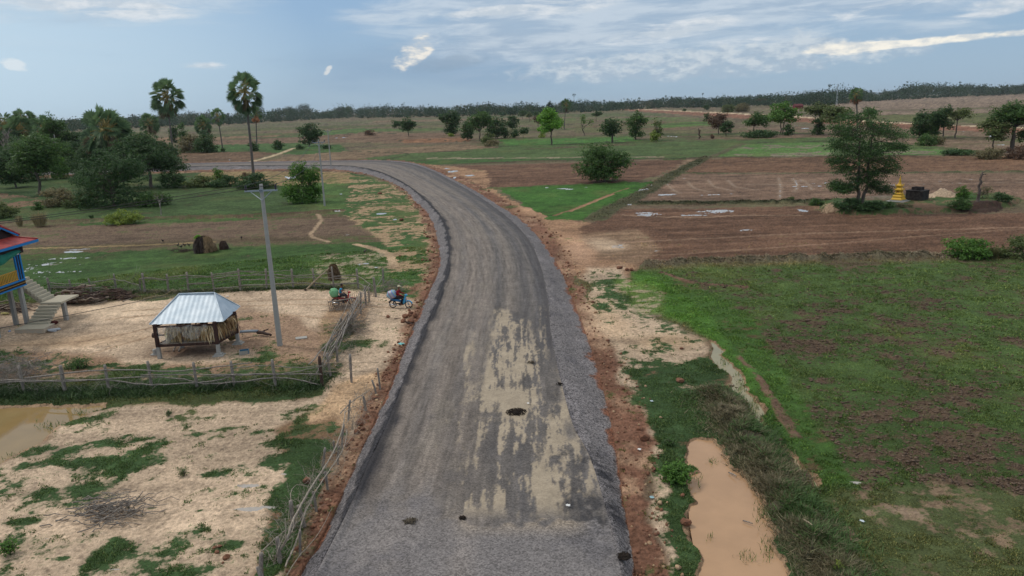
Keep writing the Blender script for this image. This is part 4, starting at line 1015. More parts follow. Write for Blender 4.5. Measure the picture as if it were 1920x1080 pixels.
tree('open small tree between the dark bush and the bright green tree', 981, 259, 238, 18, 'dark', 'round', trunk=.25, shell=.3)
tree('thin distant tree in the gap left of the bright green tree', 993, 228, 209, 12, 'olive', 'round', trunk=.3)
tree('small round distant tree, left of a trio in the far field', 980, 224, 206, 17, 'dark', 'round', trunk=.2)
tree('small distant tree, right of a trio in the far field', 1005, 222, 208, 13, 'dark', 'round', trunk=.2)
tree('brown dry tree just left of the bright green tree', 1009, 240, 217, 18, 'brown', 'round', trunk=.3, shell=.3)
tree('vivid bright green tree standing on the green strip', 1034, 271, 202, 42, 'lime', 'tall', trunk=.17, dens=1.5)
tree('yellowish low bush left of the bright green tree', 1016, 258, 248, 12, 'yellow', 'bush', cat='bush')
palm('slim sugar palm with a curved trunk right of the bright green tree', 1058, 243, 1061, 197, 19, 28, dead=.5, dens=.8)
baretree('half bare leaning tree right of the slim palm', 1096, 254, 216, 26, leafy=.4, lean=-.3, pal='bright')
tree('small dark umbrella shaped tree alone in the far field', 1118, 228, 208, 19, 'dark', 'umbrella', trunk=.35)
tree('dark tree with short stout trunk and shadow on the green strip', 1148, 268, 221, 38, 'dark', 'round', trunk=.18, tk=1.8)
tree('tall green two tiered tree right of the short stout one', 1192, 262, 208, 35, 'mid', 'tall', trunk=.05)
tree('half bare thin tree with leafy foot', 1230, 264, 221, 20, 'olive', 'tall', trunk=.05, shell=.25, dens=.55)
tree('yellowish bush at the foot of the half bare thin tree', 1226, 265, 245, 18, 'yellow', 'bush', cat='bush')
tree('large solitary bushy tree in the ploughed field beyond the road', 1133, 341, 268, 92, 'mid', 'round', trunk=.02, lean=-.12, shell=.45, dens=1.2)
# --- right hand row
tree('reddish brown tree, left of the right hand row', 1347, 252, 212, 38, 'brown', 'round', trunk=.22, shell=.4)
tree('dark green small tree beside the reddish brown one', 1361, 256, 226, 24, 'dark', 'round', trunk=.12)
tree('narrow dark bush behind the reddish brown tree', 1325, 228, 212, 12, 'dark', 'bush', cat='bush')
baretree('small burnt bare tree left of the reddish brown one', 1311, 260, 240, 19, trmat=MWD, tk=1.6)
tree('tiny brown shrub between burnt tree and reddish brown tree', 1335, 260, 251, 8, 'brown', 'bush', cat='bush')
tree('leaning green tree with bushes at its foot, centre of the row', 1412, 256, 210, 40, 'mid', 'round', trunk=.25, lean=.12, shell=.4)
tree('dark scrub under the leaning green tree', 1420, 258, 243, 56, 'dark', 'bush', cat='bush', shell=.3)
tree('broad fresh green tree with two trunks in the right hand row', 1466, 252, 191, 54, 'bright', 'round', trunk=.25, stems=2, shell=.5)
tree('dark bush at the right foot of the two trunked tree', 1477, 254, 232, 20, 'dark', 'bush', cat='bush')
tree('greyish dry crowned tree with an ivy dark trunk', 1535, 252, 191, 50, 'olive', 'umbrella', trunk=.42, shell=.3, dens=.8)
tree('dark ivy bush climbing the trunk of the dry crowned tree', 1532, 253, 216, 24, 'dark', 'bush', cat='bush')
tree('tree with hanging branches partly behind the big feathery tree', 1572, 254, 197, 48, 'olive', 'round', trunk=.3, shell=.4)
palm('sugar palm with a brown skirt of dead fronds behind the big feathery tree', 1607, 262, 1605, 178, 26, 34, dead=1., dens=.8, deadpal=(116,82,62))
tree('dark lobed tree, left of the clump right of the big feathery tree', 1723, 258, 206, 40, 'dark', 'round', trunk=.04, dens=1.2)
tree('tall dark tree in the middle of the right hand clump', 1768, 259, 198, 38, 'dark', 'tall', trunk=.12)
tree('low dark tree between the two taller clump trees', 1748, 258, 220, 26, 'mid', 'round', trunk=.05)
tree('light airy tree with thin bare trunk, right of the clump', 1791, 259, 202, 44, 'olive', 'umbrella', trunk=.45, shell=.3, dens=.55)
tree('pale green bush before the right hand clump', 1736, 273, 250, 34, 'mid', 'bush', cat='bush')
tree('grey grassy bush right of the pale green one', 1752, 271, 253, 28, 'dry', 'bush', cat='bush')
tree('dark scrub line at the edge of the ploughed strip', 1801, 291, 280, 56, 'dark', 'bush', cat='bush', shell=.4)
tree('broad tall tree at the right edge with a thick gnarled trunk', 1896, 285, 189, 84, 'mid', 'umbrella', trunk=.34, shell=.4, dens=.9, tk=1.8)
tree('grey green tree left of the gnarled trunk tree', 1860, 286, 219, 48, 'olive', 'round', trunk=.2, shell=.3, dens=.8)
tree('tree cut by the right edge of the picture', 1934, 284, 222, 44, 'mid', 'round', trunk=.2)
tree('brown scrub under the gnarled trunk tree, left part', 1856, 298, 277, 46, 'dry', 'bush', cat='bush', shell=.3)
tree('brown scrub under the gnarled trunk tree, right part', 1915, 298, 272, 50, 'brown', 'bush', cat='bush', shell=.3)
tree('bright green bush on the bund at the right edge of the field', 1811, 484, 446, 76, 'bright', 'bush', cat='bush', dens=1.2, leaf=.16)
tree('olive bush on the bund in the right corner of the field', 1903, 482, 442, 70, 'olive', 'bush', cat='bush', leaf=.16)
tussock('dry grass tuft between the two bund bushes', 1858, 485, 462, 40, pal=((120,116,78),(80,84,52)))
# --- shrine mound plants
def bigtree():
    """feathery layered tree by the golden shrine"""
    rng = np.random.default_rng(4242); p = gp(1612, 388); Dd = dist(p.x, p.y); Hh = zat(p.x, p.y, 206)-p.z; s_ = Dd/FPX
    root = empty('tree', p, 'big feathery twin trunked tree beside the golden shrine', 'tree')
    paths = []; twigs = []
    tops = []
    for dx, tx, th in ((-.25, -.6, .62), (.35, 1.0, .60)):
        a = np.array([dx, 0, -.3]); b = np.array([tx, rng.normal()*.3, Hh*th]); P = bend(rng, a, b, 9, .02); paths.append((P, np.linspace(.24, .10, 9))); tops.append(P)
        P2 = bend(rng, b, b+np.array([rng.normal()*.8-.3, .4, Hh*(.96-th)]), 7, .05); paths.append((P2, np.linspace(.10, .03, 7))); tops.append(P2)
    px2x = lambda q: (q-1612)*s_
    pads = []
    # (px x, px y, half width px, half height px) of the leaf layers
    for cx, cy, rx, ry in ((1610,222,34,11),(1640,238,44,11),(1580,240,30,11),(1662,255,40,9),(1600,256,48,12),(1576,272,26,9),(1640,275,50,13),(1680,278,24,7),(1610,292,52,13),
                           (1572,300,22,8),(1650,303,42,12),(1590,315,34,12),(1668,322,26,11),(1630,322,30,10),(1565,344,20,8),(1586,350,30,8),(1645,348,30,10),(1660,358,16,7),(1612,338,30,8),(1575,356,26,5),(1628,210,16,7)):
        zc = zat(p.x, p.y, cy)-p.z; xc = px2x(cx)+.09*zc*0
        q = prj(p.x, p.y, p.z+zc)[0]; xc = (cx-q)*s_
        for dy in (-1, 0, 1):
            pads.append((xc+rng.normal()*.3, dy*rx*s_*.62+rng.normal()*.3, zc+rng.normal()*.15, rx*s_*(.9 if dy == 0 else .66), rx*s_*.55, ry*s_*.85))
    for pd in pads:
        c_ = np.array(pd[:3]); src = min((q for P in tops for q in P if q[2] < c_[2]-.1 or q[2] < 2.5), key=lambda q: np.linalg.norm(q-c_)+(0 if q[2] > 2.2 else 5))
        P = bend(rng, src, c_, 7, .04, .05); paths.append((P, np.linspace(.06, .02, 7)))
        for _ in range(9):
            e_ = c_+rng.normal(size=3)*np.array(pd[3:6])*.6; P2 = bend(rng, P[rng.integers(2, 6)], e_, 4, .06); paths.append((P2, np.linspace(.022, .008, 4)))
            out = e_-P[2]; out[2] *= .3; twigs.append((e_, out/(np.linalg.norm(out)+1e-9)))
    V, Q = tubes(paths, 6); link('trunk', mesh_np('trunk', V, Q, [barkmat('shrine_tree_bark', (84,74,66), (120,108,96))], True), root)
    # sprays: feather rows along outward twigs
    cen = []
    for pd in pads:
        c_ = np.array(pd[:3]); nsp = int(26*pd[3]*1.7)+12
        for _ in range(nsp):
            d = rng.normal(size=3); d /= np.linalg.norm(d); q = c_+d*np.array(pd[3:6])*np.array([1, 1, 1.5])*rng.uniform(.25, 1.08)
            out = np.array([q[0], q[1], 0]); out /= np.linalg.norm(out)+1e-9; L = rng.uniform(.3, .75)
            for k in range(6): cen.append(q+out*L*(k/5-.3)+np.array([0, 0, .10*L-.25*L*(k/5)**2])+rng.normal(size=3)*.07)
    cen = np.array(cen); n = len(cen); V = leaves(rng, cen, .20, np.tile([0, 0, .8], (n, 1)), asp=.5)
    a, b = np.array(lin((66,92,48))), np.array(lin((42,62,38))); tw = np.repeat(rng.random(n//6+1), 6)[:n, None]
    link('crown', leafmesh('crown', V, b+(a-b)*tw), root)
bigtree()
tree('dark undergrowth round the foot of the big feathery tree, left part', 1592, 392, 372, 52, 'dark', 'bush', cat='bush', leaf=.16)
tree('dark undergrowth round the foot of the big feathery tree, right part', 1632, 394, 377, 46, 'dark', 'bush', cat='bush', leaf=.16)
tree('small bush on the bund left of the mound', 1530, 385, 371, 24, 'mid', 'bush', cat='bush', leaf=.16)
tree('small shrub on the bund further left of the mound', 1483, 376, 367, 12, 'olive', 'bush', cat='bush', leaf=.16)
tree('low brown shrub below the golden shrine', 1692, 396, 383, 28, 'dry', 'bush', cat='bush', leaf=.15)
tree('small green shrub just left below the golden shrine', 1667, 390, 378, 18, 'mid', 'bush', cat='bush', leaf=.15)
tree('light green bush beyond the sand heap', 1806, 372, 348, 26, 'bright', 'bush', cat='bush', leaf=.16)
tree('low leafy weeds left of the dead trunk', 1800, 386, 372, 34, 'mid', 'bush', cat='bush', leaf=.15)
tree('rounded dark bush right of the dead trunk', 1878, 378, 360, 28, 'dark', 'bush', cat='bush', leaf=.16)
tree('thin grey bush behind the dead trunk', 1842, 372, 340, 26, 'dry', 'bush', cat='bush', leaf=.14, dens=.3, shell=.2)
def snag():
    p = gp(1832, 386); Hh = zat(p.x, p.y, 320)-p.z; rng = np.random.default_rng(9); paths = [(bend(rng, (0,0,-.2), (.1,0,Hh*.98), 9, .03), np.array([.24,.2,.17,.16,.15,.17,.13,.10,.05]))]
    for z_, dx, dz_ in ((.93,.55,.10),(.55,.35,.22),(.5,-.2,.12),(.86,-.25,.08),(.75,.45,.25),(.9,.8,-.1)):
        paths.append((bend(rng, (.1*z_,0,Hh*z_), (dx,rng.normal()*.3,Hh*z_+dz_*2), 5, .08), np.linspace(.06, .015, 5)))
    V, Q = tubes(paths, 8); root = empty('dead_tree', p, 'bare dead trunk standing on the burnt mound', 'dead tree'); link('trunk', mesh_np('trunk', V, Q, [barkmat('dead_bark', (64,54,48), (110,98,90))], True), root)
snag()
# --- near plants
def leafyplant(label, bx, by, ty, wpx, pal, leaf, n=500, name='bush', cat='bush'):
    SEED[0] += 1; rng = np.random.default_rng(SEED[0]*77+5); p = gp(bx, by); Dd = dist(p.x, p.y); Hh = zat(p.x, p.y, ty)-p.z; Wd = wpx*Dd/FPX
    root = empty(name, p, label, cat); nb_ = 26; cen = []; paths = []; nr2 = []
    for i in range(nb_):
        a = i*2.4; r = Wd*.46*math.sqrt((i+.5)/nb_); e_ = np.array([math.cos(a)*r, math.sin(a)*r, Hh*(1-.55*(r/(Wd*.46))**2)*rng.uniform(.75, 1.)])
        P = bend(rng, (0, 0, 0), e_, 6, .05, .12); paths.append((P, np.linspace(.015, .005, 6)))
        for k in range(n//nb_): 
            t_ = rng.uniform(.45, 1.05); q = P[0]+(P[-1]-P[0])*t_; cen.append(q+rng.normal(size=3)*leaf*.8); nr2.append((0, 0, 1))
    a, b = (np.array(lin(q)) for q in GREENS[pal]); cen = np.array(cen); cen[:, 2] = np.maximum(cen[:, 2], .03)
    V = leaves(rng, cen, leaf, np.array(nr2, float), asp=.6)
    link('foliage', leafmesh('foliage', V, b+(a-b)*rng.random((len(cen), 1))), root); V, Q = tubes(paths, 5); link('stems', mesh_np('stems', V, Q, [MB], True), root)
leafyplant('fresh green leafy shrub at the edge of the muddy pond by the road', 1268, 900, 872, 68, 'bright', .12, 1500)
leafyplant('small leafy weed above the muddy pond, by the red verge', 1254, 835, 822, 26, 'mid', .08, 300, 'weed', 'weed')
leafyplant('broad leafed weed patch inside the front fence', 148, 690, 672, 52, 'mid', .11, 700, 'weed', 'weed')
leafyplant('pale green weed in the lower left corner of the lot', 18, 1040, 1010, 40, 'bright', .09, 420, 'weed', 'weed')
leafyplant('lone green weed tuft in the middle of the bare lot', 344, 893, 880, 20, 'olive', .06, 200, 'weed', 'weed')
leafyplant('lone green weed near the pond end of the bare lot', 317, 779, 769, 15, 'mid', .06, 160, 'weed', 'weed')
leafyplant('small yellow green weed at the bottom of the levee', 1572, 1068, 1054, 16, 'yellow', .06, 160, 'weed', 'weed')

# ---- the wooded skyline: far mass
def woodland():
    rng = np.random.default_rng(99); cen_all, tint_all, sizes = [], [], []
    a0, b0 = np.array(lin((58,78,50))), np.array(lin((34,50,38)))
    def one(X_, Y_, h_, w_, kind, n, sz):
        nonlocal cen_all
        if kind == 'palm':
            c_ = rng.normal(size=(n, 3)); c_ /= np.linalg.norm(c_, axis=1)[:, None]; c_ *= np.array([w_*.5, w_*.5, w_*.42])*rng.uniform(.5, 1, (n, 1)); c_ += (X_, Y_, h_-w_*.45)
            k = np.stack([np.full(18, X_), np.full(18, Y_), np.linspace(0, h_-w_*.5, 18)], 1); c_ = np.vstack([c_, k])
        else:
            c_ = rng.normal(size=(n, 3)); c_ /= np.linalg.norm(c_, axis=1)[:, None]; c_ *= rng.uniform(.55, 1.05, (n, 1)); lo = .25 if kind == 'tall' else .02
            c_ = c_*np.array([w_*.5, w_*.5, h_*(1-lo)*.5])+(X_, Y_, h_*(.5+lo*.5))
            c_[:, 0] += (vnoise(c_[:, 2]*.6+X_, c_[:, 1]*.3, 3)-.5)*w_*.4
        cen_all.append(c_); tw = rng.random()*.75
        g_ = (b0+(a0-b0)*tw)*rng.uniform(.8, 1.2); 
        if rng.random() < .08: g_ = np.array(lin((92,84,66)))
        tint_all.append(np.tile(g_, (len(c_), 1))*rng.uniform(.8, 1.25, (len(c_), 1))); sizes.append(np.full(len(c_), sz))
    # skyline base profile in px: where the front of the wood stands, and how high it reads
    bx = [-250, 0, 140, 300, 450, 620, 800, 960, 1130, 1250, 1400, 1560, 1640, 1800, 1920, 2150]
    byy = [262, 254, 246, 238, 233, 223, 220, 217, 209.5, 203, 201, 197, 190, 182, 177.5, 171]
    tp = [18, 18, 18, 18, 18, 17, 17, 17, 17, 18, 22, 24, 22, 19, 18, 18]
    for i in range(2900):
        x_ = rng.uniform(-230, 2140); yb = np.interp(x_, bx, byy); back = rng.random()**1.6
        hz_ = 201-(x_-960)*.034; yy = yb+(hz_+2.2-yb)*back*.72+rng.normal()*.3; yy = max(yy, hz_+3.)
        X_, Y_ = un(x_, yy); Dd = math.hypot(X_, Y_)
        h_ = np.interp(x_, bx, tp)*Dd/FPX*rng.uniform(.7, 1.15)*(1.3 if rng.random() < .1 else 1)*(1-.35*back); w_ = h_*rng.uniform(.6, 1.2)
        h_ *= .55+.8*float(vnoise(np.array([x_/38.]), np.array([.5]), 4)[0])
        if rng.random() < .022: one(X_, Y_, h_*1.15+3, 7., 'palm', 26, max(1.8, Dd*.0012))
        else: one(X_, Y_, h_, w_, 'tall' if rng.random() < .3 else 'b', 64, max(1.6, Dd*.0014))
    # undergrowth closing the foot of the wood
    for i in range(1500):
        x_ = rng.uniform(-230, 2140); yb = np.interp(x_, bx, byy); hz_ = 201-(x_-960)*.034; yy = yb+(hz_+3-yb)*rng.random()*.5; X_, Y_ = un(x_, max(yy, hz_+3)); one(X_, Y_, rng.uniform(4, 8), rng.uniform(8, 16), 'b', 36, 2.6)
    cen = np.vstack(cen_all); cen[:, 2] = np.maximum(cen[:, 2], .4); tint = np.vstack(tint_all); sz = np.concatenate(sizes)
    V = leaves(rng, cen, sz, np.tile([0, 0, .6], (len(cen), 1)), asp=.8); tint = tint*np.array([.50, .62, .60])
    tag(link('woodland', leafmesh('woodland', V, tint)), 'distant belt of dark trees and palms along the horizon', 'woodland', kind='stuff')
woodland()
tree('tall dark tree above the skyline left of centre, the largest', 575, 222, 194, 29, 'blue', 'round', trunk=.12)
tree('dark tree above the skyline left of the largest one', 544, 223, 199, 24, 'blue', 'round', trunk=.12)
tree('dark skyline tree peeping out right of the tallest palm crown', 487, 226, 199, 18, 'blue', 'round', trunk=.1)
tree('dark rounded skyline tree midway between tallest palm and central grove', 639, 221, 199, 17, 'blue', 'round', trunk=.1)
tree('dark skyline tree behind the bright green tree', 1032, 214, 189, 12, 'blue', 'round', trunk=.1)
tree('bushy tree before the wood near the far red dirt road', 1325, 207, 195, 13, 'dark', 'round', trunk=.1)
tree('green thicket before the wood above the red dirt road', 1366, 211, 195, 24, 'olive', 'bush', cat='bush')
tree('brownish thicket right of the green one before the wood', 1391, 210, 193, 26, 'dry', 'bush', cat='bush', shell=.4)
tree('small round bush beside the red dirt road', 1283, 209, 203, 7, 'dark', 'bush', cat='bush')
tree('rust tinged trees standing before the wood left of the red hut', 1426, 199, 184, 18, 'brown', 'umbrella', trunk=.4)
for i, (x_, yb, yt) in enumerate(((1857,180,155),(1817,181,158),(1755,184,157.5),(1635,190,162),(1811,181,158),(1740,186,160),(1830,180,159),(1160,204,186),(1170,204,188))):
    pass
# ------------------------------------------------------------------ grass blades and litter of the near ground (uncountable)
def grass():
    rng = np.random.default_rng(5); n = 1500000
    # sample in polar cells, density falling with distance
    u = rng.random(n); r = 17*np.exp(u*math.log(75/17.)); a = rng.uniform(-.70, .70, n)
    x_ = np.sin(a)*r; y_ = np.cos(a)*r; gi = gidx(x_, y_)
    c_ = cov_[gi]+.30*nz(x_*3.2, y_*3.2, 301, 3); ok = (c_ > .56) & (~inroad[gi]) & (wet[gi] < .5) & (zz[gi] > -.11)
    ok &= rng.random(n) < np.clip((c_-.5)*2.2, .25, 1)
    x_, y_, gi, r = x_[ok], y_[ok], gi[ok], r[ok]; n = len(x_)
    tall = np.clip(.5+.25*nz(x_*.8, y_*.8, 311, 3), .25, 1.1)
    h_ = (.035+.0012*r)*rng.uniform(.5, 1.3, n)*tall*1.5; w_ = (.010+.00055*r)*rng.uniform(.6, 1.2, n)
    t_ = rng.uniform(0, 6.28, n); b = np.stack([x_, y_, zz[gi]-.01], 1); s_ = np.stack([np.cos(t_), np.sin(t_), np.zeros(n)], 1)*w_[:, None]
    ln = np.stack([rng.normal(size=n)*.6, rng.normal(size=n)*.6, np.ones(n)], 1)*h_[:, None]
    V = np.stack([b-s_, b+s_, b+ln], 1).reshape(-1, 3)
    me = mesh_np('grass', V, None, [MGR], tri=np.arange(n*3).reshape(n, 3))
    g = veg[gi]*rng.uniform(1.1, 2.5, (n, 1))*np.array([1.15, 1.05, .9]); dr = rng.random(n) < .12; g[dr] = g[dr]*np.array([1.9, 1.5, 1.3])
    setcol(me, 'tint', np.repeat(np.concatenate([np.clip(g, 0, .8), np.ones((n, 1))], 1), 3, 0))
    tag(link('grass', me), 'short green grass growing in tufts over the near fields and verges', 'grass', kind='stuff')
    print('grass', n)
grass()
def levee_grass():
    """rank, half dead grass on the bunds"""
    rng = np.random.default_rng(6); Vs, Ts = [], []
    for P, wd, hh, dens_, cols in ((LEV, 1.35, .24, 3000, ((128,118,92), (98,98,68), (76,104,54))), ([(1215,500),(1350,493),(1500,489),(1640,484),(1770,482),(1900,478)], .6, .2, 240, ((160,144,120), (126,114,92), (100,98,72))),
                                  ([(1118,412),(1150,390),(1195,368),(1235,345),(1280,318),(1325,296)], 1.9, .2, 60, ((104,98,70), (76,76,52), (66,74,46))),
                                  ([(1195,383),(1350,382),(1560,380)], .9, .25, 110, ((92,86,62), (66,70,46), (58,66,42))),
                                  ([(-200,748),(0,738),(200,738),(420,728),(600,722)], .9, .35, 700, ((70,92,48), (54,78,40), (50,70,38))),
                                  ([(100,541),(300,548),(560,540),(640,542)], .5, .28, 500, ((74,92,50), (58,78,42), (130,120,90)))):
        Q = crom(wpoly(P), 12); sl = np.concatenate([[0], np.cumsum(np.linalg.norm(np.diff(Q, axis=0), axis=1))]); L = sl[-1]; n = int(L*dens_)
        n = min(n, 60000); s = rng.random(n)*L; cx = np.interp(s, sl, Q[:, 0]); cy = np.interp(s, sl, Q[:, 1])
        x_ = cx+rng.normal(size=n)*wd*.5; y_ = cy+rng.normal(size=n)*wd*.5; gi = gidx(x_, y_); r = np.hypot(x_, y_)
        k = (zz[gi] > -.1) & (nz(x_*1.1, y_*1.1, 321, 3) > -1.1); x_, y_, gi, r = x_[k], y_[k], gi[k], r[k]; n = len(x_)
        h_ = hh*rng.uniform(.4, 1.1, n); w_ = (.008+.0006*r)*rng.uniform(.6, 1.1, n); t_ = rng.uniform(0, 6.28, n)
        b = np.stack([x_, y_, zz[gi]-.02], 1); s_ = np.stack([np.cos(t_), np.sin(t_), np.zeros(n)], 1)*w_[:, None]
        ln = np.stack([rng.normal(size=n)*.8, rng.normal(size=n)*.8, np.full(n, .8)], 1)*h_[:, None]
        Vs.append(np.stack([b-s_, b+s_, b+ln], 1).reshape(-1, 3)); cc = np.array([lin(q) for q in cols]); 
        lat_ = (x_-np.interp(y_, Q[::-1, 1], Q[::-1, 0])) if P is LEV else 0*x_; lat_ = x_-np.interp(y_, *(Q[np.argsort(Q[:, 1])][:, ::-1].T)) if P is LEV else lat_; pch = np.clip((nz(x_*.5, y_*.5, 331, 3)+1.5)/3+rng.normal(size=n)*.25+lat_*.3, 0, .999); Ts.append(cc[(pch*3).astype(int)]*rng.uniform(.6, 1.5, (n, 1)))
    V = np.vstack(Vs); Tn = np.vstack(Ts); n = len(Tn); me = mesh_np('rank_grass', V, None, [MGR], tri=np.arange(n*3).reshape(n, 3))
    setcol(me, 'tint', np.repeat(np.concatenate([Tn, np.ones((n, 1))], 1), 3, 0)); tag(link('rank_grass', me), 'rank half dead grass along the paddy bunds and the ditch levee', 'grass', kind='stuff'); print('levee', n)
levee_grass()
def reeds():
    rng = np.random.default_rng(8); V, T_ = [], []
    for cx, cy, sx, sy, n in ((1425,965,14,30,60),(1440,1030,16,26,90),(1335,868,14,8,26),(1310,905,8,10,16),(1400,1045,18,12,40),(1330,1010,6,10,12),(1388,720,14,30,120),(1410,770,14,24,120),(1360,675,12,14,60),(1498,880,14,20,60),(40,856,30,9,60),(95,800,30,10,60),(150,775,16,5,40),(475,905,20,5,50),(1215,560,26,14,160),(1190,570,14,10,60)):
        for _ in range(n):
            p = pt(cx+rng.normal()*sx*.5, cy+rng.normal()*sy*.5, -.08); s_ = .006+p.length*.0003; h_ = rng.uniform(.08, .24); a = rng.uniform(0, 6.28); b = np.array(p); d = np.array([math.cos(a)*s_, math.sin(a)*s_, 0]); V += [b-d, b+d, b+np.array([rng.normal()*.06, rng.normal()*.06, h_])]; T_ += [np.array(lin((92,112,56)))*rng.uniform(.7, 1.6)]*3
    n = len(V)//3; me = mesh_np('reeds', np.array(V), None, [MGR], tri=np.arange(n*3).reshape(n, 3)); setcol(me, 'tint', np.concatenate([np.array(T_), np.ones((n*3, 1))], 1)); tag(link('reeds', me), 'sparse grass shoots standing in the ponds and wet ditch', 'reeds', kind='stuff')
reeds()
# ------------------------------------------------------------------ stones
def rockbm(rng, r, sq=(1, 1, .8), sub=2, rough=.22):
    bm = bmesh.new(); bmesh.ops.create_icosphere(bm, subdivisions=sub, radius=1.)
    k = rng.normal(size=(5, 3)); k /= np.linalg.norm(k, axis=1)[:, None]
    for v in bm.verts:
        c_ = np.array(v.co); f_ = 1.
        for q in k: 
            d_ = c_@q; 
            if d_ > .62: f_ -= (d_-.62)*.8
        f_ *= 1+rng.normal()*rough*.25; v.co = Vector(c_*f_*np.array(sq)*r)
    return bm
def simplemat(name, c, rough=.8, noise=.35, scale=8., spec=.3, metal=0., c2=None, bmp=.3):
    m_, t, bs = newmat(name); n_ = nnoise(t, opos(t), scale, 6, .65)
    if c2: t.links.new(nmix(t, n_.ss(.35, .65), lin(c), lin(c2)), bs.inputs['Base Color'])
    else:
        k = lin(c); t.links.new(nmix(t, n_, tuple(q*(1-noise) for q in k), tuple(min(.95, q*(1+noise)) for q in k)), bs.inputs['Base Color'])
    bs.inputs['Roughness'].default_value = rough; bs.inputs['Specular IOR Level'].default_value = spec; bs.inputs['Metallic'].default_value = metal
    if bmp: bump(t, bs, n_, bmp, .02)
    return m_
MLAT = simplemat('laterite', (134,94,72), .95, c2=(98,68,54), scale=3.)
MLATP = simplemat('pale_stone', (186,160,128), .95, c2=(150,118,90), scale=3.)
def bmobj(name, bm, mats, parent=None, smooth=True, loc=None):
    me = D.meshes.new(name); bm.to_mesh(me); bm.free()
    for m_ in (mats if isinstance(mats, (list, tuple)) else [mats]): me.materials.append(m_)
    if smooth:
        for p in me.polygons: p.use_smooth = True
    return link(name, me, parent, loc)
def rock(px, py, wpx, label, group, mat=None, sq=(1, .9, .75), dz=0.):
    SEED[0] += 1; rng = np.random.default_rng(SEED[0]*31+1); p = gp(px, py); r = wpx*dist(p.x, p.y)/FPX/2
    o = bmobj('rock', rockbm(rng, r, sq), mat or MLAT, None, False, (p.x, p.y, p.z+r*sq[2]*.55+dz)); o.rotation_euler = (0, 0, rng.uniform(0, 6))
    tag(o, label, 'rock', group)
g = 'laterite boulders heaped beside the yard track'
for a in ((760,592,13,'reddish boulder, upper left of the heap by the track',.05),(771,587,11,'reddish boulder at the back middle of the heap by the track',.1),(779,590,12,'reddish boulder at the back right of the heap by the track',.05),
          (757,600,13,'pale topped boulder, front left of the heap by the track',0),(771,602,15,'large round orange boulder at the front of the heap by the track',0),(782,599,8,'small boulder at the right end of the heap by the track',0),(768,594,9,'small orange boulder in the middle of the heap by the track',.2)):
    rock(a[0], a[1]+4, a[2], a[3], g, dz=a[4])
rock(728, 595, 9, 'single brown boulder on the sand left of the heap by the track', None)
g = 'loose stones along the verges'
for a in ((1199,806,13,'orange boulder on the right verge, upper of a touching pair'),(1208,824,20,'brown boulder on the right verge, lower of a touching pair'),(1275,716,17,'flat topped orange boulder among the grass right of the road'),(1286,982,23,'orange boulder beside the muddy pond'),
          (1280,930,10,'small red stone above the boulder beside the muddy pond'),(1215,890,11,'small red stone left of the green shrub by the pond'),(1278,655,8,'small red stone at the top of the shallow ditch'),(578,905,20,'large red boulder beside the branch fence in the bare lot'),(605,902,14,'red boulder just right of the large one at the branch fence'),
          (601,932,12,'red stone below the pair at the branch fence'),(676,796,20,'red flat boulder at the road foot, upper of a group'),(668,812,13,'red boulder at the road foot, second of a group'),(680,806,12,'reddish stone right in the road foot group'),(650,836,12,'red stone between branch fence and gravel'),(660,826,10,'small red stone below the road foot group'),
          (590,988,10,'small red stone near the bottom of the branch fence'),(425,1048,16,'wedge shaped red stone in the bare lot near the bottom'),(403,1028,9,'red stone, left of a small cluster in the bare lot'),(412,1026,9,'red stone, top of a small cluster in the bare lot'),(408,1037,11,'red stone, front of a small cluster in the bare lot'),(418,1056,6,'tiny red stone below the wedge shaped one'),
          (750,408,0,''),(1162,504,12,'red boulder, left of three at the corner of the big field'),(1176,507,9,'small brown boulder, middle of three at the corner of the big field'),(1184,507,10,'brown boulder, right of three at the corner of the big field'),(704,748,12,'red stone under the dry twigs by the road foot'),
          (753,414,9,'red stone on the left verge inside the bend'),(712,364,9,'reddish stone among sparse grass inside the bend'),(750,482,7,'orange stone near the footpath inside the bend'),(792,489,7,'red stone at the edge of the red verge inside the bend'),(1238,945,12,'pale stone beside the right verge, upper'),(1252,905,9,'pale stone under the green shrub, beside verge'),(1298,1063,0,''),(1272,1066,14,'pale boulder near the bottom of the pond bank')):
    if a[2]: rock(*a, g, mat=MLATP if 'pale' in a[3] else None)
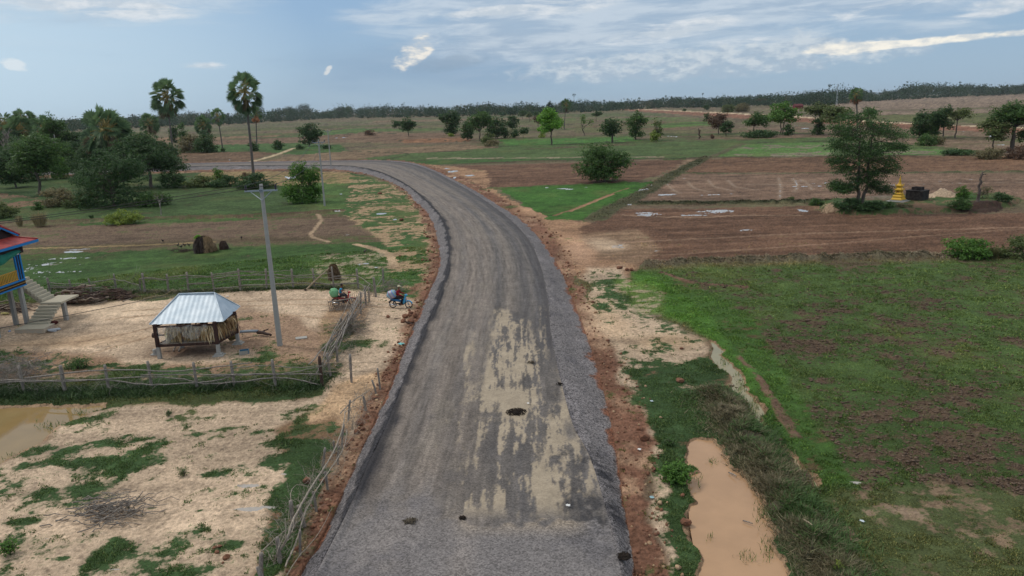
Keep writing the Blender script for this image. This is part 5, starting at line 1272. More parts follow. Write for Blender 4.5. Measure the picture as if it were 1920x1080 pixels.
# rubble: uncountable small stones on the verges
def rubble():
    rng = np.random.default_rng(12); base = rockbm(rng, 1., sub=1, rough=.5); bv = np.array([v.co[:] for v in base.verts]); bf = np.array([[v.index for v in f.verts] for f in base.faces]); base.free()
    n = 5200; i = rng.integers(0, int(len(RS)*.80), n); side = rng.random(n) < .5; t_ = rng.uniform(-.15, 1.35, n)
    A = np.where(side[:, None], RS[i, 4], RS[i, 1]); B = np.where(side[:, None], RS[i, 5], RS[i, 0]); p = A+(B-A)*t_[:, None]+rng.normal(size=(n, 2))*.2
    r = .015+.09*rng.random(n)**4; r *= np.clip(np.hypot(p[:, 0], p[:, 1])/30, 1, 2.5); k = rng.random(n) < np.clip(35/np.hypot(p[:, 0], p[:, 1]), 0, 1)
    p, r = p[k], r[k]; n = len(r); z_ = zz[gidx(p[:, 0], p[:, 1])]
    kk = z_ > -.09; p, r, z_ = p[kk], r[kk], z_[kk]; n = len(r)
    th = rng.uniform(0, 6.28, n); c_, s_ = np.cos(th), np.sin(th)
    V = bv[None]*r[:, None, None]*rng.uniform(.6, 1.2, (n, 1, 3)); V = np.stack([V[..., 0]*c_[:, None]-V[..., 1]*s_[:, None], V[..., 0]*s_[:, None]+V[..., 1]*c_[:, None], V[..., 2]], -1)+np.concatenate([p, (z_+r*.3)[:, None]], 1)[:, None]
    me = mesh_np('rubble', V.reshape(-1, 3), None, [MLAT, MLATP], tri=(bf[None]+np.arange(n)[:, None, None]*len(bv)).reshape(-1, 3), mi=np.repeat((rng.random(n) < .25).astype(int), len(bf)))
    tag(link('rubble', me), 'small red and pale stones strewn along the road verges', 'rubble', kind='stuff')
rubble()
def clods():
    rng = np.random.default_rng(13); base = rockbm(rng, 1., sub=1, rough=1.1); bv = np.array([v.co[:] for v in base.verts]); bf = np.array([[v.index for v in f.verts] for f in base.faces]); base.free()
    n = 90000; r_ = 22*np.exp(rng.random(n)*math.log(62/22.)); a = rng.uniform(.08, .72, n); x_ = np.sin(a)*r_; y_ = np.cos(a)*r_; gi = gidx(x_, y_)
    k = (cld[gi] > .06) & (cov_[gi]+.15*rng.normal(size=n) < .5) & (~inroad[gi]); x_, y_, gi, r_ = x_[k][:10000], y_[k][:10000], gi[k][:10000], r_[k][:10000]; n = len(x_)
    r = (.02+.07*rng.random(n)**3)*(.6+r_/80); th = rng.uniform(0, 6.28, n); c_, s_ = np.cos(th), np.sin(th)
    V = bv[None]*r[:, None, None]*rng.uniform(.5, 1.3, (n, 1, 3)); V = np.stack([V[..., 0]*c_[:, None]-V[..., 1]*s_[:, None], V[..., 0]*s_[:, None]+V[..., 1]*c_[:, None], V[..., 2]*.8], -1)+np.stack([x_, y_, zz[gi]+r*.2], 1)[:, None]
    MC = simplemat('clod_earth', (110,92,76), .95, c2=(88,72,60), scale=4.)
    me = mesh_np('clods', V.reshape(-1, 3), None, [MC], tri=(bf[None]+np.arange(n)[:, None, None]*len(bv)).reshape(-1, 3))
    tag(link('clods', me), 'dry brown earth clods turned up among the grass of the big field', 'clods', kind='stuff'); print('clods', n)
clods()
# ------------------------------------------------------------------ fences
def polep(P, r0, r1, rng, wob=.05):
    """wobbly pole through world points"""
    P = np.array([tuple(p) for p in P], float); Q = crom(P, 5); n = len(Q); Q = Q+rng.normal(size=(n, 3))*wob*.5*np.array([.4, .4, 1]); return (Q, np.linspace(r0, r1, n))
def obj_tubes(name, paths, mat, parent, seg=6):
    V, Q = tubes(paths, seg); return link(name, mesh_np(name, V, Q, [mat], True), parent)
def post(parent, p, h_, r, rng, mat, lean=(0, 0), name='post'):
    P = [(0, 0, -.25), (lean[0]*.5, lean[1]*.5, h_*.5), (lean[0], lean[1], h_)]; Q = crom(np.array(P, float), 4); rr = r*(1+rng.normal(size=len(Q))*.07); rr[-1] *= .85
    o = obj_tubes(name, [(Q, rr)], mat, parent, 8); o.location = p-parent.location if parent else p; return o
def at(px, py, h_): 
    """point h_ metres above the ground spot seen at (px,py)"""
    p = gp(px, py); return (p.x, p.y, p.z+h_)
def back_fence():
    rng = np.random.default_rng(20)
    posts = [(94,548,521,7),(134,548,524,5),(172,548,522,5),(219,547,513,5),(264,547,527,4),(272,549,512,7),(316,549,514,6),(354,547,510,6),(402,547,511,5),(451,545,504,6),(500,543,504,6),(550,541,504,6),(590,540,503,5),(626,541,500,5),(672,541,504,6),(705,557,520,8),(719,531,504,6)]
    base = gp(400, 547); root = empty('rail_fence', base, 'long grey pole fence with crooked rails behind the sandy yard', 'fence')
    pts = []
    for x_, yb, yt, w_ in posts:
        p = gp(x_, yb); h_ = zat(p.x, p.y, yt)-p.z; post(root, p, h_, w_*dist(p.x, p.y)/FPX/3.2, rng, MW, (rng.normal()*.05, 0)); pts.append((p, h_))
    def rail(i0, i1, fr_, r=.035, fr1=None):
        P = []
        for i in range(i0, i1+1):
            p, h_ = pts[i]; f_ = fr_+(0 if fr1 is None else (fr1-fr_)*(i-i0)/(i1-i0)); P.append((p.x, p.y-.1, p.z+h_*f_+rng.normal()*.07))
        o = obj_tubes('rail', [polep([np.array(q)-np.array(base) for q in P], r*1.15, r*.7, rng, .05)], MW, root); return o
    rail(0, 3, .72); rail(0, 3, .35); rail(2, 6, .70); rail(4, 9, .66, .032, .8); rail(6, 9, .82); rail(7, 8, .45, .04); rail(8, 13, .72, .04); rail(8, 11, .86, .03); rail(9, 14, .52, .035); rail(8, 9, .14, .045); rail(9, 14, .22, .045); rail(12, 14, .3, .04); rail(7, 9, .4, .02, .62); rail(13, 16, .55, .03); rail(14, 15, .35, .03); rail(9, 11, .95, .025, .55); rail(0, 2, .5, .03)
    # thin brush woven through
    tw = []
    for _ in range(90):
        i = rng.integers(0, 14); p, h_ = pts[i]; q, _h2 = pts[i+1]; t_ = rng.random(); a = np.array([p.x+(q.x-p.x)*t_, p.y+(q.y-p.y)*t_+rng.normal()*.3, 0])-np.array(base); b = a+np.array([rng.normal()*.9, rng.normal()*.3, abs(rng.normal())*.8+.2]); tw.append((bend(rng, a, b, 5, .12), np.linspace(.012, .006, 5)))
    obj_tubes('brushwood', tw, MW, root, 4)
back_fence()
def front_fence():
    rng = np.random.default_rng(21); base = gp(300, 728)
    root = empty('rail_fence', base, 'front pole fence of thin wavy rails above the green bank', 'fence'); pts = []
    for x_, yb, yt, w_ in [(-60,742,694,8),(45,736,686,8),(122,735,685,10),(204,731,684,8),(285,729,677,8),(370,729,679,8),(440,725,677,8),(517,726,674,8),(604,723,668,9)]:
        p = gp(x_, yb); h_ = zat(p.x, p.y, yt)-p.z; big = x_ == 604
        post(root, p, h_, w_*dist(p.x, p.y)/FPX/3., rng, MWD if big else MW, (rng.normal()*.04, 0)); pts.append((p, h_))
    def rail(L, r=.03):
        P = []
        for x_, y_ in L:
            xs = [prj(p.x, p.y, p.z)[0] for p, _ in pts]; i = min(len(pts)-2, max(0, int(np.searchsorted(xs, x_))-1)); t_ = (x_-xs[i])/(xs[i+1]-xs[i]); p = pts[i][0]+(pts[i+1][0]-pts[i][0])*t_
            P.append((p.x, p.y-.08, zat(p.x, p.y, y_)))
        o = obj_tubes('rail', [polep([np.array(q)-np.array(base) for q in P], r*1.1, r*.75, rng, .03)], MW, root); return o
    rail([(55,708),(130,699),(200,693),(250,692),(320,695),(370,692),(420,686),(480,679)], .038); rail([(270,702),(330,701),(400,702),(480,702),(540,699),(610,685)], .03)
    rail([(0,712),(60,712),(130,714),(200,710),(280,706),(340,709),(380,718),(400,718)], .035); rail([(0,716),(90,713),(200,712),(260,718),(310,720),(400,714),(450,702),(520,700),(606,701)], .038)
    rail([(400,718),(450,715),(520,707),(560,711),(600,721)], .038); rail([(400,705),(460,701),(520,701),(605,700)], .035); rail([(440,690),(500,684),(560,688),(610,684)], .022)
    tw = []
    for _ in range(170):
        i = rng.integers(0, 8); p = pts[i][0]; q = pts[i+1][0]; t_ = rng.random(); a = np.array([p.x+(q.x-p.x)*t_, p.y+(q.y-p.y)*t_+rng.normal()*.25, pts[i][0].z])-np.array(base); a[2] += rng.uniform(0, 1.); b = a+np.array([rng.normal()*.55, rng.normal()*.3, -abs(rng.normal())*.5-.1]); b[2] = max(b[2], -.3); tw.append((bend(rng, a, b, 5, .12), np.linspace(.010, .005, 5)))
    obj_tubes('brushwood', tw, MW, root, 4)
front_fence()
def brush(px, py, wpx, hpx, label, n, name='brushwood_heap', seed=1, col=MW, thick=.015, flat=.35, ang=None, logs=0):
    rng = np.random.default_rng(seed); p = gp(px, py); Dd = dist(p.x, p.y); Wd = wpx*Dd/FPX; Hh = max(.25, zat(p.x, p.y, py-hpx)-p.z)
    root = empty(name, p, label, 'brushwood'); tw = []
    for _ in range(n):
        a = np.array([rng.normal()*Wd*.24, rng.normal()*Wd*.16, rng.random()*Hh*.8]); th = rng.uniform(0, 6.28) if ang is None else ang+rng.normal()*.3
        L = rng.uniform(.25, .7)*Wd*.6; d = np.array([math.cos(th), math.sin(th)*.7, rng.normal()*flat]); b = a+d*L; a = a-d*L*.3; a[2] = max(a[2], .02); b[2] = max(b[2], .03); tw.append((bend(rng, a, b, 6, .09), np.linspace(thick, thick*.4, 6)))
    obj_tubes('twigs', tw, col, root, 4)
    return root
brush(25, 712, 130, 44, 'grey tangle of cut brush at the left end of the front fence', 260, seed=3)
brush(190, 968, 150, 24, 'heap of thin grey branches lying on the bare lot', 90, 'branch_heap', 4, MW, .025, .12, ang=.35)
brush(640, 580, 60, 10, 'scattered dry brush inside the corner of the pole fence', 60, 'branch_heap', 5, MW, .012, .2)
brush(735, 545, 50, 26, 'grey dry brush behind the stick gate beside the track', 130, 'branch_heap', 7, MW, .014, .4)
brush(655, 625, 60, 34, 'grey thorny brush under the diagonal pole fence', 200, 'branch_heap', 8, MW, .012, .5)
brush(610, 702, 36, 30, 'thin brush tangle around the dark corner post', 90, 'branch_heap', 9, MW, .010, .6)
def crook():
    rng = np.random.default_rng(31); p = gp(243, 962); root = empty('branch', p, 'crooked dead limb rising from the branch heap', 'branch')
    def q(x_, y_): v = np.array([(x_-243)*dist(p.x, p.y)/FPX, 0, zat(p.x, p.y, y_)-p.z]); return v
    obj_tubes('limb', [polep([q(225,972), q(243,960), q(245,946), q(262,936), q(275,922)], .05, .015, rng, .02), polep([q(245,946), q(240,938), q(250,930)], .025, .01, rng, .02), polep([q(228,968), q(234,932)], .012, .01, rng, 0.)], MW, root)
crook()
def diag_fence():
    rng = np.random.default_rng(22); base = gp(650, 630); root = empty('pole_fence', base, 'diagonal barrier of long grey poles running from the corner post to the stick gate', 'fence')
    for x_, yb, yt in ((644,622,596),(653,612,585),(662,600,570),(676,588,548),(686,572,536),(692,566,540),(620,705,662),(633,680,640)):
        p = gp(x_, yb); post(root, p, max(.6, zat(p.x, p.y, yt)-p.z), .07, rng, MW, (rng.normal()*.08, 0))
    # poles lie along the line from (606,712) to (692,560); height per end
    A = np.array(at(606, 714, 0)); B = np.array(at(686, 572, 0))
    for k in range(17):
        t0 = rng.uniform(-.05, .35); t1 = rng.uniform(.7, 1.06); s0 = rng.normal()*.25; s1 = rng.normal()*.25; z0 = rng.uniform(.25, 1.2); z1 = rng.uniform(.5, 1.5)
        P = [A+(B-A)*t_+np.array([s0+(s1-s0)*u_, 0, z0+(z1-z0)*u_+rng.normal()*.08]) for u_, t_ in zip((0, .35, .7, 1), np.linspace(t0, t1, 4))]
        obj_tubes('pole', [polep([q-np.array(base) for q in P], .038, .022, rng, .06)], MW, root)
    tw = []
    for _ in range(260):
        t_ = rng.random(); a = A+(B-A)*t_-np.array(base)+np.array([rng.normal()*.4, rng.normal()*.2, rng.random()*.9]); b = a+np.array([rng.normal()*.7, rng.normal()*.3, rng.normal()*.45]); b[2] = max(b[2], .0); tw.append((bend(rng, a, b, 5, .12), np.linspace(.011, .005, 5)))
    obj_tubes('brushwood', tw, MW, root, 4)
diag_fence()
def side_fence():
    rng = np.random.default_rng(23); base = gp(600, 905); root = empty('branch_fence', base, 'ragged fence of dead branches following the road edge down to the bottom', 'fence')
    MS = barkmat('pale_branch', (120,110,98), (176,164,148), 12.)
    for x_, yb, yt, w_ in ((659,717,664,5),(713,730,690,4),(686,770,742,5),(652,790,752,4),(640,840,795,4),(627,850,826,4),(604,888,840,5),(615,918,884,5),(632,872,836,4),(550,990,938,8),(573,988,945,7),(562,1042,994,5),(525,1055,1007,8),(489,1085,1042,8),(500,1110,1064,8),(594,960,920,5)):
        p = gp(x_, yb); post(root, p, zat(p.x, p.y, yt)-p.z, w_*dist(p.x, p.y)/FPX/2, rng, MW, (rng.normal()*.1, rng.normal()*.05))
    def pole(L, r):
        P = [np.array(at(x_, y_+hh*FPX/dist(*gp(x_, y_+40).to_2d())*.93, hh))-np.array(base) for x_, y_, hh in L]; obj_tubes('pole', [polep(P, r, r*.45, rng, .02)], MS, root)
    pole([(529,1028,.3),(545,1003,.8),(554,978,1.),(575,938,1.1),(594,905,1.1),(620,865,1.1),(639,828,1.2),(650,790,1.3),(652,770,1.3)], .045)
    pole([(536,1062,.2),(560,1010,.5),(575,965,.8),(600,915,.9),(630,870,1.),(650,835,1.),(655,805,1.1)], .032)
    pole([(487,1040,.2),(500,1025,.4),(530,1000,.6),(542,990,.7)], .028); pole([(640,775,.6),(660,755,.8),(690,735,.9),(700,728,1.)], .03)
    pole([(538,1080,.1),(560,1045,.3),(600,990,.5),(626,950,.6)], .018); pole([(552,960,.5),(550,925,.9),(562,908,1.),(585,912,.9)], .02); pole([(650,775,1.1),(668,762,1.1),(680,770,.6)], .02)
    for _ in range(16):
        i = rng.random(); x0 = 505+i*190; y0 = 1070-i*320; pole([(x0, y0, rng.uniform(.2, .7)), (x0+rng.uniform(4, 14), y0-rng.uniform(10, 24), rng.uniform(.5, 1.2)), (x0+rng.uniform(10, 30), y0-rng.uniform(24, 60), rng.uniform(.5, 1.3))], rng.uniform(.010, .018))
    tw = []
    for _ in range(420):
        i = rng.random()**.8; x0 = 500+i*200+rng.normal()*9; y0 = 1085-i*330+rng.normal()*8; a = np.array(at(x0, y0, rng.random()*.8))-np.array(base); b = a+np.array([rng.normal()*.35, rng.normal()*.35, abs(rng.normal())*.45]); tw.append((bend(rng, a, b, 5, .14), np.linspace(.008, .003, 5)))
    obj_tubes('brushwood', tw, MS, root, 4)
side_fence()
def thin_fence():
    rng = np.random.default_rng(24); base = gp(660, 716); root = empty('wire_fence', base, 'thin stick rails between the dark corner post and the road foot', 'fence'); 
    for y_, x0, x1 in ((680,612,712),(696,612,716)):
        P = [np.array([*gp(x_, y_+38).to_2d(), 0]) for x_ in (x0, (x0+x1)/2, x1)]; P = [np.array([q[0], q[1], zat(q[0], q[1], y_)])-np.array(base) for q in P]; obj_tubes('rail', [polep(P, .016, .012, rng, .03)], MS2, root)
    p = gp(707, 740); post(root, p, .8, .05, rng, MW, (-.2, 0))
MS2 = barkmat('dry_stick', (128,112,92), (176,158,132), 12.)
thin_fence()
# ------------------------------------------------------------------ stick gates
def stick_gate(label, x0, y0, x1, y1, htop, n, rng, rails, name='stick_gate', lean=.12, mat=None):
    a, b = gp(x0, y0), gp(x1, y1); root = empty(name, a, label, 'gate'); d = np.array(b-a); mat = mat or MW
    for i in range(n):
        t_ = i/(n-1); p = d*t_; hh = htop*rng.uniform(.8, 1.1); obj_tubes('slat', [(np.array([p+(0, 0, .02), p+(-lean*.5+rng.normal()*.02, .05, hh*.5), p+(-lean+rng.normal()*.03, .1, hh)]), np.array([.022, .02, .015]))], mat, root, 5)
    for h0, h1, r, ext in rails: obj_tubes('rail', [polep([d*(-.03)+(0, -.04, h0), d*.5+(0, -.04, (h0+h1)/2), d*ext+(0, -.04, h1)], r, r*.8, rng, .02)], MW, root)
    return root
rg = np.random.default_rng(25)
MDS = barkmat('gate_stick', (70,58,50), (116,100,86), 14.)
stick_gate('open gate of thin upright sticks leaning before the red motorbike', 619, 584, 672, 577, 1.0, 17, rg, ((.72,.80,.045,1.0),(.08,.1,.025,1.)), mat=MDS)
stick_gate('short row of dark upright sticks between gate posts beyond the track', 686, 556, 703, 556, 1.15, 7, rg, ((.2,.2,.02,1.),(.75,.8,.02,1.)), lean=0, mat=MDS)
# ------------------------------------------------------------------ utility poles and wires
MCON = simplemat('pole_concrete', (158,156,150), .85, .2, 5.); MGAL = simplemat('galvanised_steel', (150,158,164), .5, .12, 6., metal=.6); MINS = simplemat('insulator', (46,40,44), .35, .1)
def box(bm, c, s, rot=None, taper=1.):
    m_ = bmesh.ops.create_cube(bm, size=1.)['verts']
    for v in m_:
        k = taper if v.co.z > 0 else 1.
        v.co = Vector((v.co.x*s[0]*k, v.co.y*s[1]*k, v.co.z*s[2]))
    if rot is not None:
        for v in m_: v.co = rot@v.co
    for v in m_: v.co += Vector(c)
    return m_
def utility_pole(label, bx, by, ty, rz=0., arm=True, hgt=None, xoff=0.):
    p = gp(bx, by); h_ = hgt or (zat(p.x, p.y, ty)-p.z); root = empty('utility_pole', p, label, 'utility pole', 'concrete utility poles', rz)
    bm = bmesh.new(); box(bm, (0, 0, h_/2-.2), (.30, .24, h_+.4), taper=.62)
    bmesh.ops.bevel(bm, geom=bm.edges[:], offset=.02, segments=1, affect='EDGES'); bmobj('post', bm, MCON, root, False)
    if arm:
        bm = bmesh.new(); box(bm, (0, -.14, h_-.38), (1.9, .07, .09)); bmobj('crossarm', bm, MGAL, root, False)
        for s_ in (-1, 1):
            obj_tubes('brace', [(np.array([(0, -.15, h_-.95), (s_*.62, -.15, h_-.42)]), np.array([.028, .028]))], MGAL, root, 5)
            bm = bmesh.new()
            for z_, r in ((0, .05), (.07, .075), (.13, .055), (.19, .07), (.25, .03)):
                bmesh.ops.create_cone(bm, cap_ends=True, segments=10, radius1=r, radius2=r*.8, depth=.07, matrix=Matrix.Translation((s_*.86, -.14, h_-.30+z_)))
            bmobj('insulator', bm, MINS, root, False)
        bm = bmesh.new(); bmesh.ops.create_cone(bm, cap_ends=True, segments=10, radius1=.05, radius2=.03, depth=.25, matrix=Matrix.Translation((0, 0, h_+.12))) if False else box(bm, (0, -.15, h_-.38), (.2, .05, .2)); bmobj('clamp', bm, MGAL, root, False)
    return root, p, h_
PA = utility_pole('tall concrete pole in the yard with galvanised crossarm, the nearest', 525, 648, 345, R_(4))
PB = utility_pole('concrete pole beside the dense bright green bush', 609, 386, 262, R_(20))
PC = utility_pole('small concrete pole on the far road, third from the camera', 621, 315, 243, R_(30))
PD = utility_pole('concrete pole among the trees of the left grove', 112, 310, 252, R_(0), arm=False)
MWIRE = simplemat('cable', (44,42,42), .6, .05)
def wire(label, a, b, sag, r=.012, cat='cable', group=None, lo=0., hi=1.):
    a, b = np.array(a, float), np.array(b, float); t_ = np.linspace(0, 1, 24); P = a+(b-a)*t_[:, None]; P[:, 2] -= sag*4*t_*(1-t_)
    o = obj_tubes('cable', [(P, np.full(24, r))], MWIRE, None, 5); tag(o, label, cat, group)
def ins(P_, s_): root, p, h_ = P_; rz = root.rotation_euler.z; return (p.x+s_*.86*math.cos(rz)+.14*math.sin(rz), p.y+s_*.86*math.sin(rz)-.14*math.cos(rz), p.z+h_-.04)
wire('thin overhead wire from the nearest pole to the second pole, left one', ins(PA, -1), ins(PB, -1), 1.1, .018); wire('thin overhead wire from the nearest pole to the second pole, right one', ins(PA, 1), ins(PB, 1), 1.1, .018)
wire('thin overhead wire from second to third pole, left one', ins(PB, -1), ins(PC, -1), .9); wire('thin overhead wire from second to third pole, right one', ins(PB, 1), ins(PC, 1), .9)
hl = Vector((-60, 27, 8.6)); wire('thin overhead wire from the nearest pole towards the stilt house, left one', ins(PA, -1), hl, .9, .016); wire('thin overhead wire from the nearest pole towards the stilt house, right one', ins(PA, 1), hl+Vector((0, -1.4, .1)), .9, .016)
# ------------------------------------------------------------------ metal roofed shed with drying leaves
def onY(px, py, Y):
    a = (px-960)/FPX; b = -(py-540)/FPX; d = cf+a*cr+b*cu; t_ = Y/d[1]; return np.array([d[0]*t_, Y, CAMH+d[2]*t_])
MZ = None
def zincmat():
    m_, t, bs = newmat('zinc_sheet'); n_ = nnoise(t, opos(t), 1.6, 7, .6); n2_ = nnoise(t, opos(t), 14., 4, .6)
    t.links.new(nmix(t, n_.ss(.3, .75), lin((176,190,200)), lin((205,214,220))), bs.inputs['Base Color'])
    bs.inputs['Metallic'].default_value = .35; t.links.new((n2_*.2+.38).k, bs.inputs['Roughness']); return m_
MZ = zincmat()
def corrsheet(eA, eB, tA, tB, pitch=.30, amp=.003, nv=6):
    """corrugated roof slope: eave eA-eB, top edge tA-tB (may be one point), flutes square to the eave"""
    eA, eB, tA, tB = (np.array(q, float) for q in (eA, eB, tA, tB)); L = np.linalg.norm(eB-eA); ex = (eB-eA)/L
    a0 = (tA-eA)@ex; a1 = (tB-eA)@ex; up_ = tA-eA-ex*a0; nrm_ = np.cross(ex, up_); nrm_ /= np.linalg.norm(nrm_); nrm_ *= 1 if nrm_[2] > 0 else -1
    n = int(L/pitch*8); V = np.zeros((n+1, nv+1, 3))
    for i in range(n+1):
        s = L*i/n; h_ = min(1., s/max(a0, 1e-3), (L-s)/max(L-a1, 1e-3))
        for j in range(nv+1): V[i, j] = eA+ex*s+up_*h_*j/nv+nrm_*amp*math.sin(s/pitch*2*math.pi)*(1 if h_ > .02 else 0)
    idx = np.arange((n+1)*(nv+1)).reshape(n+1, nv+1); Q = np.stack([idx[:-1, :-1], idx[1:, :-1], idx[1:, 1:], idx[:-1, 1:]], -1).reshape(-1, 4)
    return V.reshape(-1, 3), Q
def merge(parts):
    Vs, Qs, o = [], [], 0
    for V, Q in parts: Vs.append(V); Qs.append(Q+o); o += len(V)
    return np.vstack(Vs), np.vstack(Qs)
def hang(rng, A, B, n, ln, depth, wid=.05, spread=.08):
    A, B = np.array(A, float), np.array(B, float); out = []; 
    for _ in range(n):
        t_ = rng.random(); p = A+(B-A)*t_+rng.normal(size=3)*np.array([.02, spread, .05]); L = ln*rng.uniform(.3, 1.15); w_ = wid*rng.uniform(.5, 1.4); th = rng.uniform(0, 3.14); s_ = np.array([math.cos(th), math.sin(th), 0])*w_
        e_ = p+np.array([rng.normal()*.10, rng.normal()*.06, -L]); m_ = (p+e_)/2+rng.normal(size=3)*.03; out.append([p, m_-s_, e_, m_+s_])
    return np.array(out).reshape(-1, 3)
def shed():
    rng = np.random.default_rng(50); O = gp(300, 672); O.z = 0; FR = gp(411, 667); ang = math.atan2(FR.y-O.y, FR.x-O.x)
    root = empty('storage_shed', O, 'raised open shed with silver corrugated roof and dry leaves hanging under it', 'shed'); o3 = np.array(O)
    zE = 2.12; eFL = np.array(un(280, 609, zE)+(zE,), float); eFR = np.array(un(419, 603, zE)+(zE,), float); eBR = np.array(un(455, 571, zE-.05)+(zE-.05,), float); eBR = eFR+(eBR-eFR)*.86; eBL = eFL+(eBR-eFR)
    ym = (eFL[1]+eBL[1])/2+.1; rL = onY(336, 552, ym); rR = onY(402, 549, ym); rL[2] = rR[2] = (rL[2]+rR[2])/2
    V, Q = merge([corrsheet(eFL, eFR, rL, rR), corrsheet(eBR, eBL, rR, rL), corrsheet(eFR, eBR, rR, rR), corrsheet(eBL, eFL, rL, rL)])
    rf = link('roof', mesh_np('roof', V-o3, Q, [MZ], True), root)
    cap = [(np.array([rL, (rL+rR)/2, rR])+(0, 0, .02)-o3, np.full(3, .05))]
    for e_, r_ in ((eFL, rL), (eFR, rR), (eBL, rL), (eBR, rR)): cap.append((np.array([e_, (e_+r_)/2, r_])+(0, 0, .03)-o3, np.full(3, .035)))
    obj_tubes('ridge_cap', cap, MZ, rf, 6)
    BR = gp(447, 645); P4 = [O, FR, BR, O+(BR-FR)]
    for i, p in enumerate(P4):
        q = np.array(p)-o3; q[2] = gz(p.x, p.y)
        bm = bmesh.new(); box(bm, (q[0], q[1], q[2]+.30), (.22, .22, .9), taper=.85); box(bm, (q[0], q[1], q[2]+.02), (.62, .55, .12)) if i in (1, 2) else None; box(bm, (q[0], q[1], q[2]+.12), (.42, .38, .12)) if i in (1, 2) else None
        bmesh.ops.bevel(bm, geom=bm.edges[:], offset=.015, segments=1, affect='EDGES'); bmobj('footing', bm, MCON, root, False)
        bm = bmesh.new(); box(bm, (q[0], q[1], 1.44), (.20, .20, 1.42)); bmesh.ops.bevel(bm, geom=bm.edges[:], offset=.015, segments=1, affect='EDGES'); bmobj('post', bm, MRW, root, False)
    a = np.array([P4[0].x, P4[0].y])-o3[:2]; c = [np.array([p.x, p.y])-o3[:2] for p in P4]
    def beam(p, q, z, w=.1, h=.14, mat=MRW, name='beam', ext=.1):
        bm = bmesh.new(); d = q-p; L = np.linalg.norm(d)+ext; box(bm, (0, 0, 0), (L, w, h), Matrix.Rotation(math.atan2(d[1], d[0]), 3, 'Z')); o = bmobj(name, bm, mat, root, False); o.location = (*((p+q)/2), z); return o
    for i in range(4): beam(c[i], c[(i+1) % 4], .80+.02*i); 
    for i in range(4): beam(c[i], c[(i+1) % 4], 1.98+.02*(i % 2), .07, .10)
    for k in range(9):
        t_ = (k+.5)/9; beam(c[0]+(c[3]-c[0])*t_, c[1]+(c[2]-c[1])*t_, .90, .17, .03, MW, 'floor_board', -.1)
    # hanging leaf bundles
    LV, LT = [], []
    pal_ = [np.array(lin(q)) for q in ((208,192,160), (172,146,108), (132,104,74), (194,174,136), (96,74,56))]
    def add(A, B, n, ln, wts, **k): 
        v = hang(rng, A, B, n, ln, 0, **k); LV.append(v); LT.append(np.array([pal_[j] for j in rng.choice(5, n, p=wts)])*rng.uniform(.95, 1.6, (n, 1)))
    f0, f1, b1 = c[0], c[1], c[2]; z1 = 1.93
    for t_ in (.22, .34, .50, .62, .74, .84, .93):
        p = f0+(f1-f0)*t_+np.array([0, .12]); add((p[0]-.16, p[1], z1), (p[0]+.16, p[1], z1-.05), 130, 1.0, (.34, .26, .12, .22, .06))
    for t_ in (.12, .3, .5, .7, .9):
        p = f1+(b1-f1)*t_+np.array([.05, 0]); add((p[0], p[1]-.18, z1), (p[0], p[1]+.18, z1), 90, 1.0, (.08, .34, .36, .10, .12))
    for t_ in (.2, .5, .8):
        p = c[0]+(c[3]-c[0])*.8+(f1-f0)*t_; add((p[0]-.3, p[1], z1), (p[0]+.3, p[1], z1), 60, 1.0, (.08, .3, .4, .1, .12))
    V = np.vstack(LV); T_ = np.vstack(LT); me = mesh_np('dried_leaves', V, np.arange(len(V)).reshape(-1, 4), [ML2]); setcol(me, 'tint', np.repeat(np.concatenate([T_, np.ones((len(T_), 1))], 1), 4, 0))
    tag(link('dried_leaves', me, None, O), 'dry straw coloured leaves hung in bundles under the silver shed roof', 'dried leaves')
    # netting looped over the front
    nU, nV = 60, 16; V = np.zeros((nU+1, nV+1, 3))
    for i in range(nU+1):
        u_ = i/nU; drop = .28+.75*abs(math.sin(u_*math.pi*2.05+.35))*(1-.25*u_)
        for j in range(nV+1):
            w_ = j/nV; p = f0+(f1-f0)*(.04+.84*u_); V[i, j] = (p[0]+.04*math.sin(w_*9+u_*30), p[1]-.14+.05*math.sin(u_*50+w_*3), 2.0-w_*drop-.05*math.sin(u_*17))
    idx = np.arange((nU+1)*(nV+1)).reshape(nU+1, nV+1); Q = np.stack([idx[:-1, :-1], idx[1:, :-1], idx[1:, 1:], idx[:-1, 1:]], -1).reshape(-1, 4)
    o = link('net', mesh_np('net', V.reshape(-1, 3), Q, [MNET], True), None, O); tag(o, 'thin whitish net draped across the front of the shed', 'net')
MRW = simplemat('red_brown_timber', (74,52,46), .85, c2=(52,36,32), scale=6.)
ML2 = leafmat('dry_leaf', .25)
def netmat():
    m_, t, bs = newmat('net_mesh'); bs.inputs['Base Color'].default_value = (.62, .60, .56, 1); bs.inputs['Roughness'].default_value = .8
    n_ = nnoise(t, opos(t), 9., 5, .7); t.links.new((n_.ss(.3, .7)*.32+.10).k, bs.inputs['Alpha']); return m_
MNET = netmat(); shed()
def putbox(name, loc, s, mat, label, cat, rz=0., bev=.01, parent=None):
    bm = bmesh.new(); box(bm, (0, 0, s[2]/2), s, Matrix.Rotation(rz, 3, 'Z')); bmesh.ops.bevel(bm, geom=bm.edges[:], offset=bev, segments=1, affect='EDGES'); o = bmobj(name, bm, mat, parent, False); o.location = loc
    if label: tag(o, label, cat)
    return o
